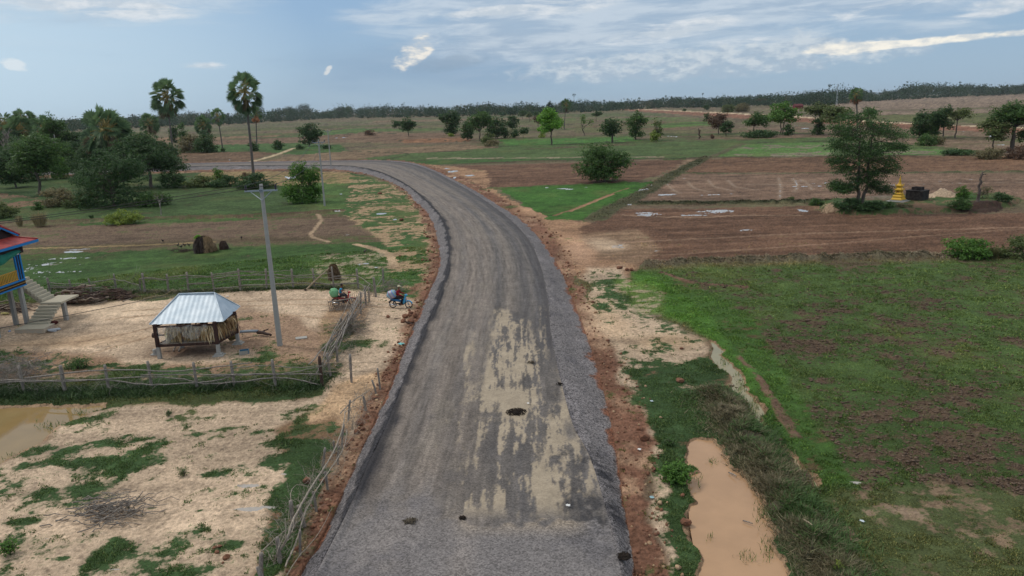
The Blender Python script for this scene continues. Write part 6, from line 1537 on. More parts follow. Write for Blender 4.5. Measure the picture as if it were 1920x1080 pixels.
def things_round_shed():
    rng = np.random.default_rng(51)
    p = gp(458, 664); root = empty('crate', p, 'open blue sided crate on the ground right of the shed', 'crate', rz=.25); w, l, h = .52, .38, .26
    MBc = simplemat('blue_plastic', (58,112,140), .5, .1); MGc = simplemat('grey_board', (150,148,140), .8, .2); MBk = simplemat('black_stuff', (34,32,34), .8, .3)
    for nm, c_, s_, mt in (('side_panel', (0, -l/2, h/2), (w, .02, h), MGc), ('side_panel', (0, l/2, h/2), (w, .02, h), MBc), ('end_panel', (-w/2, 0, h/2), (.02, l-.03, h), MGc), ('end_panel', (w/2, 0, h/2), (.02, l-.03, h), MBc), ('contents', (0, 0, h*.3), (w-.03, l-.03, h*.5), MBk)):
        bm = bmesh.new(); box(bm, c_, s_); bmobj(nm, bm, mt, root, False)
    # axle / motor bits left of the shed
    p = gp(292, 668); MRU = simplemat('rusty_metal', (92,70,58), .8, c2=(60,46,42), scale=9.); root = empty('wheel_hub', Vector((p.x, p.y+1.2, .95)), 'rusty hub sticking out at the left side of the shed', 'wheel hub')
    obj_tubes('axle', [(np.array([(-.45, 0, 0), (.1, 0, 0), (.6, .2, 0)]), np.array([.05, .05, .05]))], MRU, root, 8)
    obj_tubes('drum', [(np.array([(-.62, 0, 0), (-.60, 0, 0), (-.36, 0, 0), (-.34, 0, 0)]), np.array([.13, .16, .16, .12]))], MRU, root, 14)
    p = gp(292, 665); root = empty('concrete_block', p, 'short concrete stump on a slab at the left rear of the shed', 'concrete block')
    obj_tubes('stump', [(np.array([(0, 0, 0), (0, 0, .05), (0, 0, .3), (0, 0, .36)]), np.array([.15, .15, .15, .13]))], MCON, root, 12); bm = bmesh.new(); box(bm, (0, 0, .03), (.5, .4, .07)); bmobj('slab', bm, MCON, root, False)
    for a, b, lb in (((325,660),(345,640),'grey plank leaning under the shed floor, left one'),((335,660),(350,645),'grey plank leaning under the shed floor, right one')):
        A, B = gp(*a), gp(*b); o = obj_tubes('plank', [(np.array([(0, 0, .05), tuple((B-A)*.5+Vector((0, 0, .3))), tuple(B-A+Vector((0, 0, .5)))]), np.array([.05, .05, .05]))], MW, None, 4); o.location = A; tag(o, lb, 'plank')
    # grey pipe and brown log
    A, B = gp(451, 634), gp(485, 629); o = obj_tubes('pipe', [(np.array([(0, 0, .42), tuple((B-A)*.5+Vector((0, 0, .38))), tuple(B-A+Vector((0, 0, .3)))]), np.array([.10, .10, .10]))], MGAL, None, 12); o.location = A; tag(o, 'grey metal pipe jutting out to the right of the shed', 'pipe')
    A, B = gp(484, 629), gp(509, 632); o = obj_tubes('log', [polep([(0, 0, .24), tuple((B-A)*.5+Vector((0, 0, .22))), tuple(B-A+Vector((0, 0, .12)))], .13, .07, rng, .03), polep([(.3, 0, .25), (.7, .1, .4)], .06, .03, rng, .02)], MWD, None, 9); o.location = A; tag(o, 'split brown log at the end of the grey pipe', 'log')
    p = gp(565, 634); o = putbox('flat_stone', p, (.72, .45, .05), MCON, 'flat grey slab lying on the sand right of the pole', 'slab', .3)
    bm = bmesh.new(); bmesh.ops.create_uvsphere(bm, u_segments=14, v_segments=8, radius=.5); 
    for v in bm.verts: v.co = Vector((v.co.x*.75, v.co.y*.5, max(-.18, v.co.z*.4)+.05*math.sin(v.co.x*9)))
    p = gp(436, 642); o = bmobj('sack', bm, simplemat('dull_sack', (120,104,64), .9, .3), None, True, p+Vector((0, .2, .28))); tag(o, 'bulging olive sack under the right side of the shed', 'sack')
things_round_shed()
# ------------------------------------------------------------------ stilt house at the left edge
def house():
    rng = np.random.default_rng(52); O = Vector((-34.6, 49.7, 0)); root = empty('stilt_house', O, 'stilt house with red roof and bright blue trim cut by the left edge', 'house')
    MBL = simplemat('blue_paint', (28,122,190), .45, .1, 3.); MDK = simplemat('dark_boards', (48,38,38), .75, .3, 5.); MYE = simplemat('ochre_paint', (186,140,46), .5, .12, 5.)
    def tile():
        m_, t, bs = newmat('red_roof_tile'); x_, y_, z_ = sep(t, opos(t)); n_ = nnoise(t, opos(t), 2.5, 6, .7)
        w1 = (x_*22.)._m('SINE').ss(-1., 1.); w2 = (y_*9.)._m('SINE').ss(-1., 1.); t.links.new(nmix(t, n_.ss(.35, .68), lin((172,66,58)), lin((132,46,44))), bs.inputs['Base Color'])
        bs.inputs['Roughness'].default_value = .55; bump(t, bs, w2+w1*.3, .5, .05); return m_
    MT = tile()
    def bx(name, x0, x1, y0, y1, z0, z1, mat, par=None, bev=0.):
        bm = bmesh.new(); box(bm, ((x0+x1)/2, (y0+y1)/2, (z0+z1)/2), (abs(x1-x0), abs(y1-y0), abs(z1-z0)))
        if bev: bmesh.ops.bevel(bm, geom=bm.edges[:], offset=bev, segments=1, affect='EDGES')
        return bmobj(name, bm, mat, par or root, False)
    # local coords relative to O: facade x=0, y runs 0 .. -10
    for (px_, py_) in ((-.15, -.45), (-1.15, -.15), (-.15, -3.5), (-3.2, -.3), (-3.2, -3.5), (-.15, -6.6), (-3.2, -6.6), (-6.2, -.3), (-6.2, -3.5), (-.15, -9.7), (-6.2, -6.6), (-3.2, -9.7), (-6.2, -9.7)):
        bx('pillar', px_-.13, px_+.13, py_-.13, py_+.13, -.1, 2.87, MCON, bev=.015)
    bx('floor_beam', -.12, .0, -10, .05, 2.95, 3.25, MDK); bx('trim', -.02, .03, -10, .08, 3.25, 3.36, MBL); bx('trim', -.02, .03, -10, .08, 2.86, 2.95, MBL); bx('trim', -.004, .012, -10, .05, 3.08, 3.11, MYE)
    bx('floor', -6.5, -.13, -10, .03, 3.05, 3.22, MDK); bx('wall', -6.4, -6.2, -10, .0, 3.22, 5.7, MDK); bx('wall', -6.2, -1.6, -5.2, -5.0, 3.22, 5.8, MDK); bx('wall', -1.7, -1.6, -10, -5.2, 3.22, 5.8, MDK); bx('wall', -6.2, -1.7, -9.98, -9.88, 3.22, 5.74, MDK); bx('window', -4.6, -3.4, -10.03, -9.985, 4.0, 5.1, MBL)
    # balustrade
    b_ = bx('balustrade', -.05, .01, -9.8, -.62, 4.02, 4.09, MYE); bx('rail', -.05, .01, -9.8, -.62, 3.40, 3.46, MYE, b_)
    bm = bmesh.new()
    for k in range(58): box(bm, (-.02, -.68-k*.157, 3.72), (.035, .075, .56))
    bmobj('slats', bm, MYE, b_, False)
    # corner screen: blue posts around dark boards
    bx('corner_board', -.07, -.03, -.55, -.05, 3.36, 5.12, MDK); bx('corner_post', -.08, .02, -.08, .04, 3.36, 5.2, MBL); bx('corner_post', -.08, .02, -.62, -.52, 3.36, 5.2, MBL); bx('corner_post', -.08, .02, -.32, -.27, 3.36, 5.2, MBL); bx('lintel', -.08, .02, -.62, .04, 5.12, 5.2, simplemat('white_paint', (210,214,216), .5, .05))
    bx('corner_post', -.16, -.06, -.02, .08, 5.2, 5.85, MDK); bx('header', -.14, -.04, -10, .5, 5.15, 5.75, MDK); bx('corner_post', -3.2, -3.1, -.1, .0, 3.22, 5.8, MDK)
    for k in range(2): bx('stool_leg', -1.0-k*.3, -.96-k*.3, -1.2, -1.16, 3.22, 4.3, MDK)
    # roof: skirt along the facade, cross gable above it
    def slab(pts, name, mat, th=.06, par=None):
        bm = bmesh.new(); top = [bm.verts.new(Vector(p)) for p in pts]; bot = [bm.verts.new(Vector(p)-Vector((0, 0, th))) for p in pts]; bm.faces.new(top); bm.faces.new(bot[::-1]); n = len(pts)
        for i in range(n): bm.faces.new((top[i], bot[i], bot[(i+1) % n], top[(i+1) % n]))
        bmesh.ops.recalc_face_normals(bm, faces=bm.faces); return bmobj(name, bm, mat, par or root, False)
    E_, Y0, Y1 = .45, 1.55, -10.6; ze = 5.92
    slab([(E_, Y0, ze), (E_, Y1, ze), (-.75, Y1, 6.28), (-.75, Y0-1.0, 6.28)], 'roof', MT)
    rr = slab([(E_, Y0, ze), (-.75, Y0-1.0, 6.28), (-6.2, Y0-1.0, 6.28), (-7., Y0, ze)], 'roof', MT)
    gy_, gzt = -.5, 7.20       # gable ridge
    slab([(-.60, gy_, gzt), (-.60, gy_+1.75, 6.30), (-6.6, gy_+1.75, 6.30), (-6.6, gy_, gzt)], 'roof', MT); slab([(-.60, gy_, gzt), (-6.6, gy_, gzt), (-6.6, gy_-1.75, 6.30), (-.60, gy_-1.75, 6.30)], 'roof', MT)
    slab([(-.76, gy_-1.8, 6.27), (-6.6, gy_-1.8, 6.27), (-6.6, Y1, 6.27), (-.76, Y1, 6.27)], 'roof', MT)
    bm = bmesh.new(); vs_ = [bm.verts.new(p) for p in ((-.80, gy_, gzt-.1), (-.80, gy_+1.5, 6.25), (-.80, gy_-1.5, 6.25))]; bm.faces.new(vs_); g_ = bmesh.ops.extrude_face_region(bm, geom=bm.faces[:]); bmesh.ops.translate(bm, verts=[v for v in g_['geom'] if isinstance(v, bmesh.types.BMVert)], vec=(-.08, 0, 0)); bmesh.ops.recalc_face_normals(bm, faces=bm.faces); bmobj('gable', bm, MDK, root, False)
    for s_ in (1, -1): slab([(-.57, gy_, gzt-.05), (-.57, gy_+s_*1.62, 6.32), (-.62, gy_+s_*1.62, 6.32), (-.62, gy_, gzt-.05)], 'bargeboard', MBL, .14)
    bx('fascia', E_-.01, E_+.04, Y1, Y0, ze-.20, ze-.03, MBL); bx('fascia', -7, E_-.02, Y0-.02, Y0+.03, ze-.20, ze-.03, MBL); bx('ceiling', -6.2, E_-.1, Y1+.2, Y0-.2, ze-.17, ze-.12, MDK)
    obj_tubes('ridge_tiles', [(np.array([(-.55, gy_, gzt+.02), (-6.6, gy_, gzt+.02)]), np.array([.09, .09])), (np.array([(-.6, gy_+1.75, 6.34), (-.60, gy_, gzt+.02)]), np.array([.07, .09])), (np.array([(E_, Y0, ze+.02), (-.75, Y0-1., 6.30)]), np.array([.06, .06]))], MT, root, 8)
    # green tarp slung under the eave
    n1_, n2_ = 40, 10; V = np.zeros((n1_+1, n2_+1, 3))
    for i in range(n1_+1):
        u_ = i/n1_; sag = .25+.75*math.sin(min(1., u_*1.6)*math.pi*.5)
        for j in range(n2_+1): w_ = j/n2_; V[i, j] = (-.02+.12*math.sin(w_*3)+.03*math.sin(u_*40+w_*5), .0-u_*8, 5.42-w_*sag+.03*math.sin(u_*23)+.1*u_)
    idx = np.arange((n1_+1)*(n2_+1)).reshape(n1_+1, n2_+1); Q = np.stack([idx[:-1, :-1], idx[1:, :-1], idx[1:, 1:], idx[:-1, 1:]], -1).reshape(-1, 4)
    o = link('tarpaulin', mesh_np('tarpaulin', V.reshape(-1, 3), Q, [simplemat('green_tarp', (34,122,104), .6, .3, 3.)], True), None, O); tag(o, 'green tarpaulin slung under the eave of the stilt house', 'tarpaulin')
    # stairs: lower flight towards the camera, landing, upper flight to the porch
    MST = simplemat('stair_cement', (178,170,150), .9, .14, 4.)
    st_ = empty('staircase', Vector((-33.3, 50, 0)), 'cement staircase with a landing beside the stilt house', 'staircase'); so_ = Vector((-33.3, 50, 0))
    def sb(name, x0, x1, y0, y1, z0, z1, mat=MST): 
        bm = bmesh.new(); box(bm, ((x0+x1)/2-so_.x, (y0+y1)/2-so_.y, (z0+z1)/2), (x1-x0, y1-y0, z1-z0)); bmesh.ops.bevel(bm, geom=bm.edges[:], offset=.012, segments=1, affect='EDGES'); return bmobj(name, bm, mat, st_, False)
    sb('landing', -34.1, -32.55, 50., 52.2, 1.31, 1.45)
    for k in range(6): sb('step', -34.1-.03*k, -32.6-.03*k, 49.75-.25*k-.03, 50.03-.25*k, 1.12-.17*k, 1.285-.17*k-.004*k)
    for k in range(8): sb('step', -34.3-.22*k-.03, -34.06-.22*k, 50.25, 51.7, 1.455+.20*k, 1.655+.20*k)
    bm = bmesh.new()
    for y_, dy, ln in ((0, 0, 0),):
        L = math.hypot(1.55, 1.1); box(bm, (-33.40-so_.x, 49.18-so_.y, .62), (1.25, L, .10), Matrix.Rotation(math.atan2(1.1, 1.55), 3, 'X')); L2 = math.hypot(1.85, 1.7); box(bm, (-35.05-so_.x, 50.97-so_.y, 2.10), (L2, 1.35, .12), Matrix.Rotation(math.atan2(1.62, 1.8), 3, 'Y'))
    bmobj('stringer', bm, MST, st_, False)
    sb('pillar', -32.80, -32.54, 50.3, 50.56, -.1, 1.31, MCON)
    def brick():
        m_, t, bs = newmat('worn_brick'); b = t.nodes.new('ShaderNodeTexBrick'); b.inputs['Scale'].default_value = 5; t.links.new(opos(t), b.inputs['Vector']); b.inputs['Color1'].default_value = (*lin((150,84,62)), 1); b.inputs['Color2'].default_value = (*lin((120,70,56)), 1); b.inputs['Mortar'].default_value = (*lin((180,168,150)), 1); b.inputs['Mortar Size'].default_value = .04
        n_ = nnoise(t, opos(t), 2.2, 5, .6); t.links.new(nmix(t, n_.ss(.44, .56), b.outputs[0], lin((186,170,148))), bs.inputs['Base Color']); bs.inputs['Roughness'].default_value = .95; return m_
    MBr = brick(); sb('brick_base', -34.35, -32.35, 47.3, 48.55, -.05, .26, MBr); sb('base_top', -34.37, -32.33, 47.28, 48.56, .26, .285)
    bm = bmesh.new(); rr_ = np.random.default_rng(3)
    for px_, py_, s_, lb in ((99,622,.34,'pale grey cement bag by the brick step, front one'),(106,619,.26,'grey cement bag by the brick step, rear one')):
        p = gp(px_, py_); b2 = rockbm(rr_, s_, (1.2, .8, .35), 3, .2); o = bmobj('cement_bag', b2, simplemat('bag_paper', (168,172,176), .8, .15), None, True, p+Vector((0, 0, s_*.3))); tag(o, lb, 'bag')
    bm.free()
    p = gp(102, 608); b2 = rockbm(rr_, .26, (1.2, 1, .6), 3, .4); o = bmobj('cloth_heap', b2, simplemat('maroon_cloth', (86,44,42), .9, .3), None, True, p+Vector((0, 0, .1))); tag(o, 'dark red heap lying under the staircase foot', 'cloth')
    p = gp(18, 622); b2 = rockbm(rr_, .10, (1, 1, .7), 2, .2); o = bmobj('litter', b2, simplemat('blue_white', (150,164,190), .6, .1), None, True, p+Vector((0, 0, .05))); tag(o, 'small bluish scrap between the house pillars', 'litter')
    p = gp(10, 590); b2 = rockbm(rr_, .22, (1.5, .8, .5), 2, .2); o = bmobj('bundle', b2, simplemat('yellow_cloth', (196,186,120), .8, .15), None, True, p+Vector((0, 0, .1))); tag(o, 'pale yellow bundle on the ground behind the house pillars', 'bundle')
house()
def logpile(label, px, py, wpx, hpx, n, seed, col, rmin, rmax, ln, ang):
    rng = np.random.default_rng(seed); p = gp(px, py); Dd = dist(p.x, p.y); Wd = wpx*Dd/FPX; Hh = zat(p.x, p.y, py-hpx)-p.z; root = empty('woodpile', p, label, 'woodpile')
    for k in range(n):
        u_ = rng.uniform(-1, 1); z_ = rng.random()**1.2*(1-abs(u_)**1.6)*Hh; a = np.array([u_*Wd*.5, rng.normal()*.35, z_+.05]); th = ang+rng.normal()*.5; L = ln*rng.uniform(.5, 1.2); d = np.array([math.cos(th), math.sin(th), rng.normal()*.18]); b = a+d*L*.5; a = a-d*L*.5; a[2] = max(a[2], .04); b[2] = max(b[2], .04); r = rng.uniform(rmin, rmax)
        obj_tubes('log', [(bend(rng, a, b, 5, .05), np.linspace(r, r*.7, 5)*(1+rng.normal(size=5)*.06))], col[rng.integers(0, len(col))], root, 7)
MLG = [barkmat('log_brown', (84,64,54), (128,106,90), 8.), barkmat('log_grey', (120,106,94), (166,150,132), 8.), barkmat('log_dark', (58,44,40), (92,72,62), 8.)]
logpile('heap of pale and brown logs behind the stair landing', 148, 570, 86, 34, 85, 61, MLG, .04, .10, 1.3, .4)
logpile('heap of cut brown sticks right of the log heap', 212, 561, 72, 26, 100, 62, [MLG[0], MLG[2]], .025, .055, 1.1, .2)
logpile('low stack of dark poles behind the house pillars', 22, 584, 66, 16, 26, 63, [MLG[2], MLG[1]], .03, .06, 2.2, .1)
def loose():
    rng = np.random.default_rng(64)
    for a, b, r, lb in (((163,568),(178,559),.09,'stout pale log at the foot of the log heap'),((222,564),(246,556),.07,'grey log lying right of the stick heap'),((230,566),(248,560),.05,'thin log below the grey log right of the stick heap')):
        A, B = gp(*a), gp(*b); o = obj_tubes('log', [polep([(0, 0, r), tuple(B-A+Vector((0, 0, r*1.5)))] if False else [(0, 0, r), tuple((B-A)*.5+Vector((0, 0, r))), tuple(B-A+Vector((0, 0, r*1.5)))], r, r*.7, rng, .01)], MLG[1], None, 8); o.location = A; tag(o, lb, 'log')
    # dead forked branch behind the shed
    p = gp(306, 560); root = empty('branch', p, 'forked dead branch on the grass left of the silver roof', 'branch'); obj_tubes('limb', [polep([(-1.6, 0, .05), (-.6, 0, .2), (.2, 0, .35), (.9, .2, .7)], .035, .012, rng, .03), polep([(-.6, 0, .2), (-.5, .2, .6)], .02, .008, rng, .02)], MS2, root)
loose()
def longpole():
    rng = np.random.default_rng(65); A = gp(574, 545); B = gp(618, 542); P = [(0, 0, .08), tuple((B-A)*.5+Vector((0, .3, .9))), tuple(B-A+Vector((0, .6, 1.65)))]
    root = empty('wooden_pole', A, 'long brown pole with a dark metal tip leaning on the back fence', 'pole'); obj_tubes('shaft', [polep(P, .07, .05, rng, .01)], MS2, root, 8); obj_tubes('tip', [(np.array([(-.12, 0, .04), (.05, 0, .12)]), np.array([.09, .08]))], MWD, root, 8)
longpole()
def haystack(label, px, py, ty, wpx, col, col2, seed, flat=1.):
    rng = np.random.default_rng(seed); p = gp(px, py); Dd = dist(p.x, p.y); Hh = zat(p.x, p.y, ty)-p.z; Wd = wpx*Dd/FPX; n = 2600
    a = rng.uniform(0, 6.28, n); ph = rng.random(n)**.8; r = Wd/2*np.sqrt(1-(ph*.92)**2.4)*rng.uniform(.78, 1.10, n)*(1+.10*np.sin(a*3+ph*5)); c_ = np.stack([np.cos(a)*r, np.sin(a)*r, ph*Hh], 1)
    d = np.stack([np.cos(a)*.4+rng.normal(size=n)*.4, np.sin(a)*.4+rng.normal(size=n)*.4, -np.ones(n)], 1); d /= np.linalg.norm(d, axis=1)[:, None]; s_ = np.stack([-np.sin(a), np.cos(a), np.zeros(n)], 1)*Wd*.022; L = Wd*.13*rng.uniform(.6, 1.2, (n, 1))
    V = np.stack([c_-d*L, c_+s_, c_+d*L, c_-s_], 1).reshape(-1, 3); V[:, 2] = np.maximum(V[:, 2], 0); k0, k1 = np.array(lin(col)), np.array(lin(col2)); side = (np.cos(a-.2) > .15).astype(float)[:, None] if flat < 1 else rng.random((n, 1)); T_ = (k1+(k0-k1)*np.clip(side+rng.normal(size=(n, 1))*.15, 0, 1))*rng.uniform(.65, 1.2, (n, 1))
    root = empty('haystack', p, label, 'haystack'); me = mesh_np('straw', V, np.arange(len(V)).reshape(-1, 4), [ML2]); setcol(me, 'tint', np.repeat(np.concatenate([T_, np.ones((n, 1))], 1), 4, 0)); link('straw', me, root)
    bm = bmesh.new(); bmesh.ops.create_uvsphere(bm, u_segments=16, v_segments=10, radius=1.)
    for v in bm.verts: v.co = Vector((v.co.x*Wd*.42, v.co.y*Wd*.42, max(0, v.co.z)*Hh*.80))
    bmobj('core', bm, simplemat('straw_core', tuple(int(q*.7) for q in col), 1., .3, 10.), root, True)
    return root
haystack('small brown haystack behind the back fence', 627, 524, 497, 23, (134,108,76), (96,74,54), 71)
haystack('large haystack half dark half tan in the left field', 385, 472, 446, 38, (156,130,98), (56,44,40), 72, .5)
haystack('smaller dark haystack right of the large one in the left field', 420, 467, 453, 16, (110,86,72), (58,46,42), 73)
tree('tuft of bright leaves on top of the large haystack', 374, 470, 440, 12, 'lime', 'tall', cat='sapling', name='sapling', trunk=.6, leaf=.2)
brush(345, 471, 46, 4, 'dark twigs strewn left of the large haystack', 50, 'branch_heap', 74, MWD, .02, .1)
def birds():
    MK = simplemat('dark_feathers', (36,32,34), .7, .2); rng = np.random.default_rng(75)
    def bird(px, py, lb):
        p = gp(px, py); root = empty('chicken', p, lb, 'chicken', 'dark poultry feeding in the left field', rng.uniform(0, 6)); s_ = .9
        P = np.array([(-.22, 0, .34), (-.12, 0, .26), (0, 0, .24), (.10, 0, .28), (.15, 0, .38), (.17, 0, .45), (.22, 0, .455), (.27, 0, .44)])*s_; V, Q = tubes([(P, np.array([.015, .06, .10, .085, .045, .04, .03, .008])*s_)], 10); link('body', mesh_np('body', V, Q, [MK], True), root)
        for y_ in (-.04, .04): obj_tubes('leg', [(np.array([(0, y_, .17), (.01, y_, .08), (0, y_, 0), (.05, y_, 0)])*s_, np.full(4, .010))], MK, root, 4)
    for a in ((334,463,'dark chicken, leftmost of the group by the haystacks'),(340,466,'dark chicken, second from left by the haystacks'),(347,463,'dark chicken, third from left by the haystacks'),(355,463,'dark chicken nearest the large haystack'),(453,449,'dark chicken alone right of the smaller haystack'),(306,455,'greyish bird alone left of the chicken group')): bird(*a)
birds()
# ------------------------------------------------------------------ shrine
def stupa():
    p = gp(1684, 377); root = empty('stupa', p, 'golden tapering stupa on a grey slab beside the big feathery tree', 'stupa', rz=R_(38)); Hh = zat(p.x, p.y, 327)-p.z; MGd = simplemat('gold_paint', (214,168,52), .5, .1, 4.)
    K = Hh/3.45
    def sq(prof, name, mat, sides=4, rot=math.pi/4):
        n = len(prof); V = []; 
        for r, z_ in prof:
            for k in range(sides): a = rot+k*2*math.pi/sides; V.append((math.cos(a)*r*K*(1.414 if sides == 4 else 1), math.sin(a)*r*K*(1.414 if sides == 4 else 1), z_*K))
        idx = np.arange(n*sides).reshape(n, sides); Q = np.stack([idx[:-1], np.roll(idx[:-1], -1, 1), np.roll(idx[1:], -1, 1), idx[1:]], -1).reshape(-1, 4).tolist()
        me = D.meshes.new(name); me.from_pydata([tuple(v) for v in V], [], Q+[tuple(idx[-1])]); me.materials.append(mat); me.update(); return link(name, me, root)
    sq([(1.1, 0), (1.1, .05), (.78, .055), (.78, .20), (.0, .205)], 'plinth', MCON)
    sq([(.66, .20), (.66, .30), (.60, .38), (.52, .50), (.52, .56), (.56, .58), (.56, .66), (.50, .72), (.42, .86), (.42, .92), (.47, .94), (.47, 1.02), (.40, 1.06), (.36, 1.12)], 'base_tiers', MGd)
    sq([(.34, 1.10), (.34, 1.42), (.46, 1.46), (.46, 1.54), (.32, 1.66), (.28, 1.72), (.28, 1.95), (.37, 1.99), (.37, 2.06), (.24, 2.16), (.18, 2.24)], 'body', MGd)
    sq([(.17, 2.20), (.20, 2.26), (.14, 2.40), (.11, 2.62), (.13, 2.66), (.10, 2.72), (.12, 2.80), (.075, 2.92), (.05, 3.05), (.06, 3.08), (.03, 3.18), (.012, 3.45)], 'spire', MGd, 12, 0)
    for r, z_ in ((.44, 1.54), (.35, 2.06)):
        for k in range(4):
            a = math.pi/4+k*math.pi/2; o = obj_tubes('corner_finial', [(np.array([(0, 0, 0), (.02, 0, .06), (.03, 0, .14), (.05, 0, .24)])*K, np.array([.05, .045, .03, .006])*K)], MGd, root, 6); o.location = (math.cos(a)*r*1.38*K, math.sin(a)*r*1.38*K, z_*K); o.rotation_euler = (0, 0, a)
    for k in range(4):
        a = k*math.pi/2; bm = bmesh.new(); box(bm, (.335*K, 0, 1.26*K), (.03*K, .26*K, .24*K), None); bmesh.ops.rotate(bm, verts=bm.verts[:], cent=(0, 0, 0), matrix=Matrix.Rotation(a, 3, 'Z')); bmobj('niche', bm, simplemat('ochre_shadow', (150,92,40), .6, .1) if k == 0 else D.materials['ochre_shadow'], root, False)
stupa()
def tomb():
    p = gp(1719, 374); root = empty('tomb', p, 'blackened concrete box tomb with a raised parapet right of the stupa', 'tomb', rz=R_(38)); s_ = dist(p.x, p.y)/FPX; MTB = simplemat('sooty_concrete', (62,58,56), .95, c2=(34,32,33), scale=2.)
    x_, y_, z_ = sep(MTB.node_tree, opos(MTB.node_tree))
    bm = bmesh.new(); box(bm, (0, 0, .55), (2.05, 2.05, 1.3)); bmesh.ops.bevel(bm, geom=bm.edges[:], offset=.03, segments=1, affect='EDGES'); bmobj('box', bm, MTB, root, False)
    bm = bmesh.new(); box(bm, (0, 0, 1.21), (2.15, 2.15, .08)); bmobj('cap', bm, MTB, root, False)
    for c_, s2 in (((0, -.5, 1.45), (1.1, .12, .38)), ((0, .5, 1.45), (1.1, .12, .38)), ((-.52, 0, 1.45), (.10, .86, .38)), ((.52, 0, 1.45), (.10, .86, .38))):
        bm = bmesh.new(); box(bm, c_, s2); bmobj('parapet', bm, MTB, root, False)
tomb()
# ------------------------------------------------------------------ riders
MRUB = simplemat('rubber', (30,30,31), .8, .1); MCHR = simplemat('chrome', (170,172,175), .25, .05, metal=.9); MENG = simplemat('engine', (62,62,64), .5, .2, metal=.5); MSEAT = simplemat('seat_vinyl', (28,27,28), .5, .1)
def motorbike(label, px0, py0, px1, py1, paint, accent):
    """rear and front tyre contact pixels"""
    a, b = gp(px0, py0), gp(px1, py1); rz = math.atan2(b.y-a.y, b.x-a.x); c_ = (a+b)/2; root = empty('motorbike', c_, label, 'motorbike', rz=rz); B = .61
    MP = simplemat('paint_'+label.split()[0], paint, .3, .05, 3., .5); MA = simplemat('panel_'+label.split()[0], accent, .35, .05, 3., .5)
    for x_ in (-B, B):
        w = empty('wheel', (x_, 0, .29), None, None); w.parent = root; del_ = [k for k in w.keys()]
        th = np.linspace(0, 2*math.pi, 33); ring = lambda r: np.stack([np.cos(th)*r, np.zeros(33), np.sin(th)*r], 1)
        obj_tubes('tyre', [(ring(.262), np.full(33, .032))], MRUB, w, 8); obj_tubes('rim', [(ring(.225), np.full(33, .012))], MCHR, w, 6)
        sp = [(np.array([(0, -.05, 0), (0, .05, 0)]), np.array([.05, .05]))]+[(np.array([(math.cos(q)*.04, .03*(-1)**k, math.sin(q)*.04), (math.cos(q+.3)*.22, 0, math.sin(q+.3)*.22)]), np.array([.003, .003])) for k, q in enumerate(np.linspace(0, 6.28, 18, endpoint=False))]
        obj_tubes('spokes', sp, MCHR, w, 5)
    def fender(cx, a0, a1, r, w_, mat):
        n = 12; V = []; 
        for i in range(n+1):
            q = a0+(a1-a0)*i/n
            for y_, dr in ((-w_, -.045), (-w_*.75, -.008), (0, .012), (w_*.75, -.008), (w_, -.045)): V.append((cx+math.cos(q)*(r+dr), y_, .29+math.sin(q)*(r+dr)))
        idx = np.arange((n+1)*5).reshape(n+1, 5); Q = np.stack([idx[:-1, :-1], idx[1:, :-1], idx[1:, 1:], idx[:-1, 1:]], -1).reshape(-1, 4); me = mesh_np('fender', V, Q, [mat], True); return link('fender', me, root)
    fender(B, R_(20), R_(150), .325, .06, MP); fender(-B, R_(40), R_(165), .34, .07, MSEAT)
    obj_tubes('fork', [(np.array([(B, y_, .29), (B-.14, y_, .62), (B-.2, y_*.6, .86)]), np.array([.024, .026, .024])) for y_ in (-.075, .075)], MCHR, root, 8)
    obj_tubes('swing_arm', [(np.array([(-B, y_, .29), (-.1, y_, .36)]), np.array([.02, .024])) for y_ in (-.08, .08)]+[(np.array([(-B+.03, y_, .34), (-.42, y_, .66)]), np.array([.028, .022])) for y_ in (-.10, .10)], MENG, root, 8)
    def loft(name, secs, mat):
        """secs: (x, z, halfwidth, halfheight)"""
        V = []; m_ = 14
        for x_, z_, w_, h_ in secs:
            for k in range(m_): q = k*2*math.pi/m_; V.append((x_, math.copysign(abs(math.cos(q))**.7, math.cos(q))*w_, z_+math.copysign(abs(math.sin(q))**.7, math.sin(q))*h_))
        idx = np.arange(len(secs)*m_).reshape(len(secs), m_); Q = np.stack([idx[:-1], np.roll(idx[:-1], -1, 1), np.roll(idx[1:], -1, 1), idx[1:]], -1).reshape(-1, 4).tolist()
        me = D.meshes.new(name); me.from_pydata(V, [], Q+[tuple(idx[0]), tuple(idx[-1])]); me.materials.append(mat)
        for p_ in me.polygons: p_.use_smooth = True
        me.update(); return link(name, me, root)
    loft('tail_body', [(-.82, .70, .03, .02), (-.72, .66, .08, .06), (-.45, .62, .11, .09), (-.15, .58, .10, .10), (.08, .52, .07, .09), (.22, .50, .05, .05)], MA)
    loft('leg_shield', [(.22, .48, .10, .16), (.30, .56, .15, .22), (.37, .70, .17, .20), (.41, .84, .12, .14), (.44, .92, .06, .06)], MP)
    loft('seat', [(-.80, .775, .06, .03), (-.6, .775, .12, .045), (-.3, .755, .13, .045), (0, .735, .10, .04), (.08, .72, .05, .03)], MSEAT)
    loft('engine', [(-.15, .32, .08, .08), (.0, .32, .12, .11), (.16, .34, .10, .10), (.30, .37, .06, .06)], MENG)
    obj_tubes('exhaust', [(np.array([(.1, -.13, .25), (-.15, -.15, .22), (-.3, -.16, .25), (-.82, -.17, .34)]), np.array([.018, .02, .042, .045]))], MCHR, root, 10)
    obj_tubes('handlebar', [(np.array([(.30, -.33, 1.0), (.36, -.2, 1.0), (.41, 0, .98), (.36, .2, 1.0), (.30, .33, 1.0)]), np.full(5, .016))], MSEAT, root, 6)
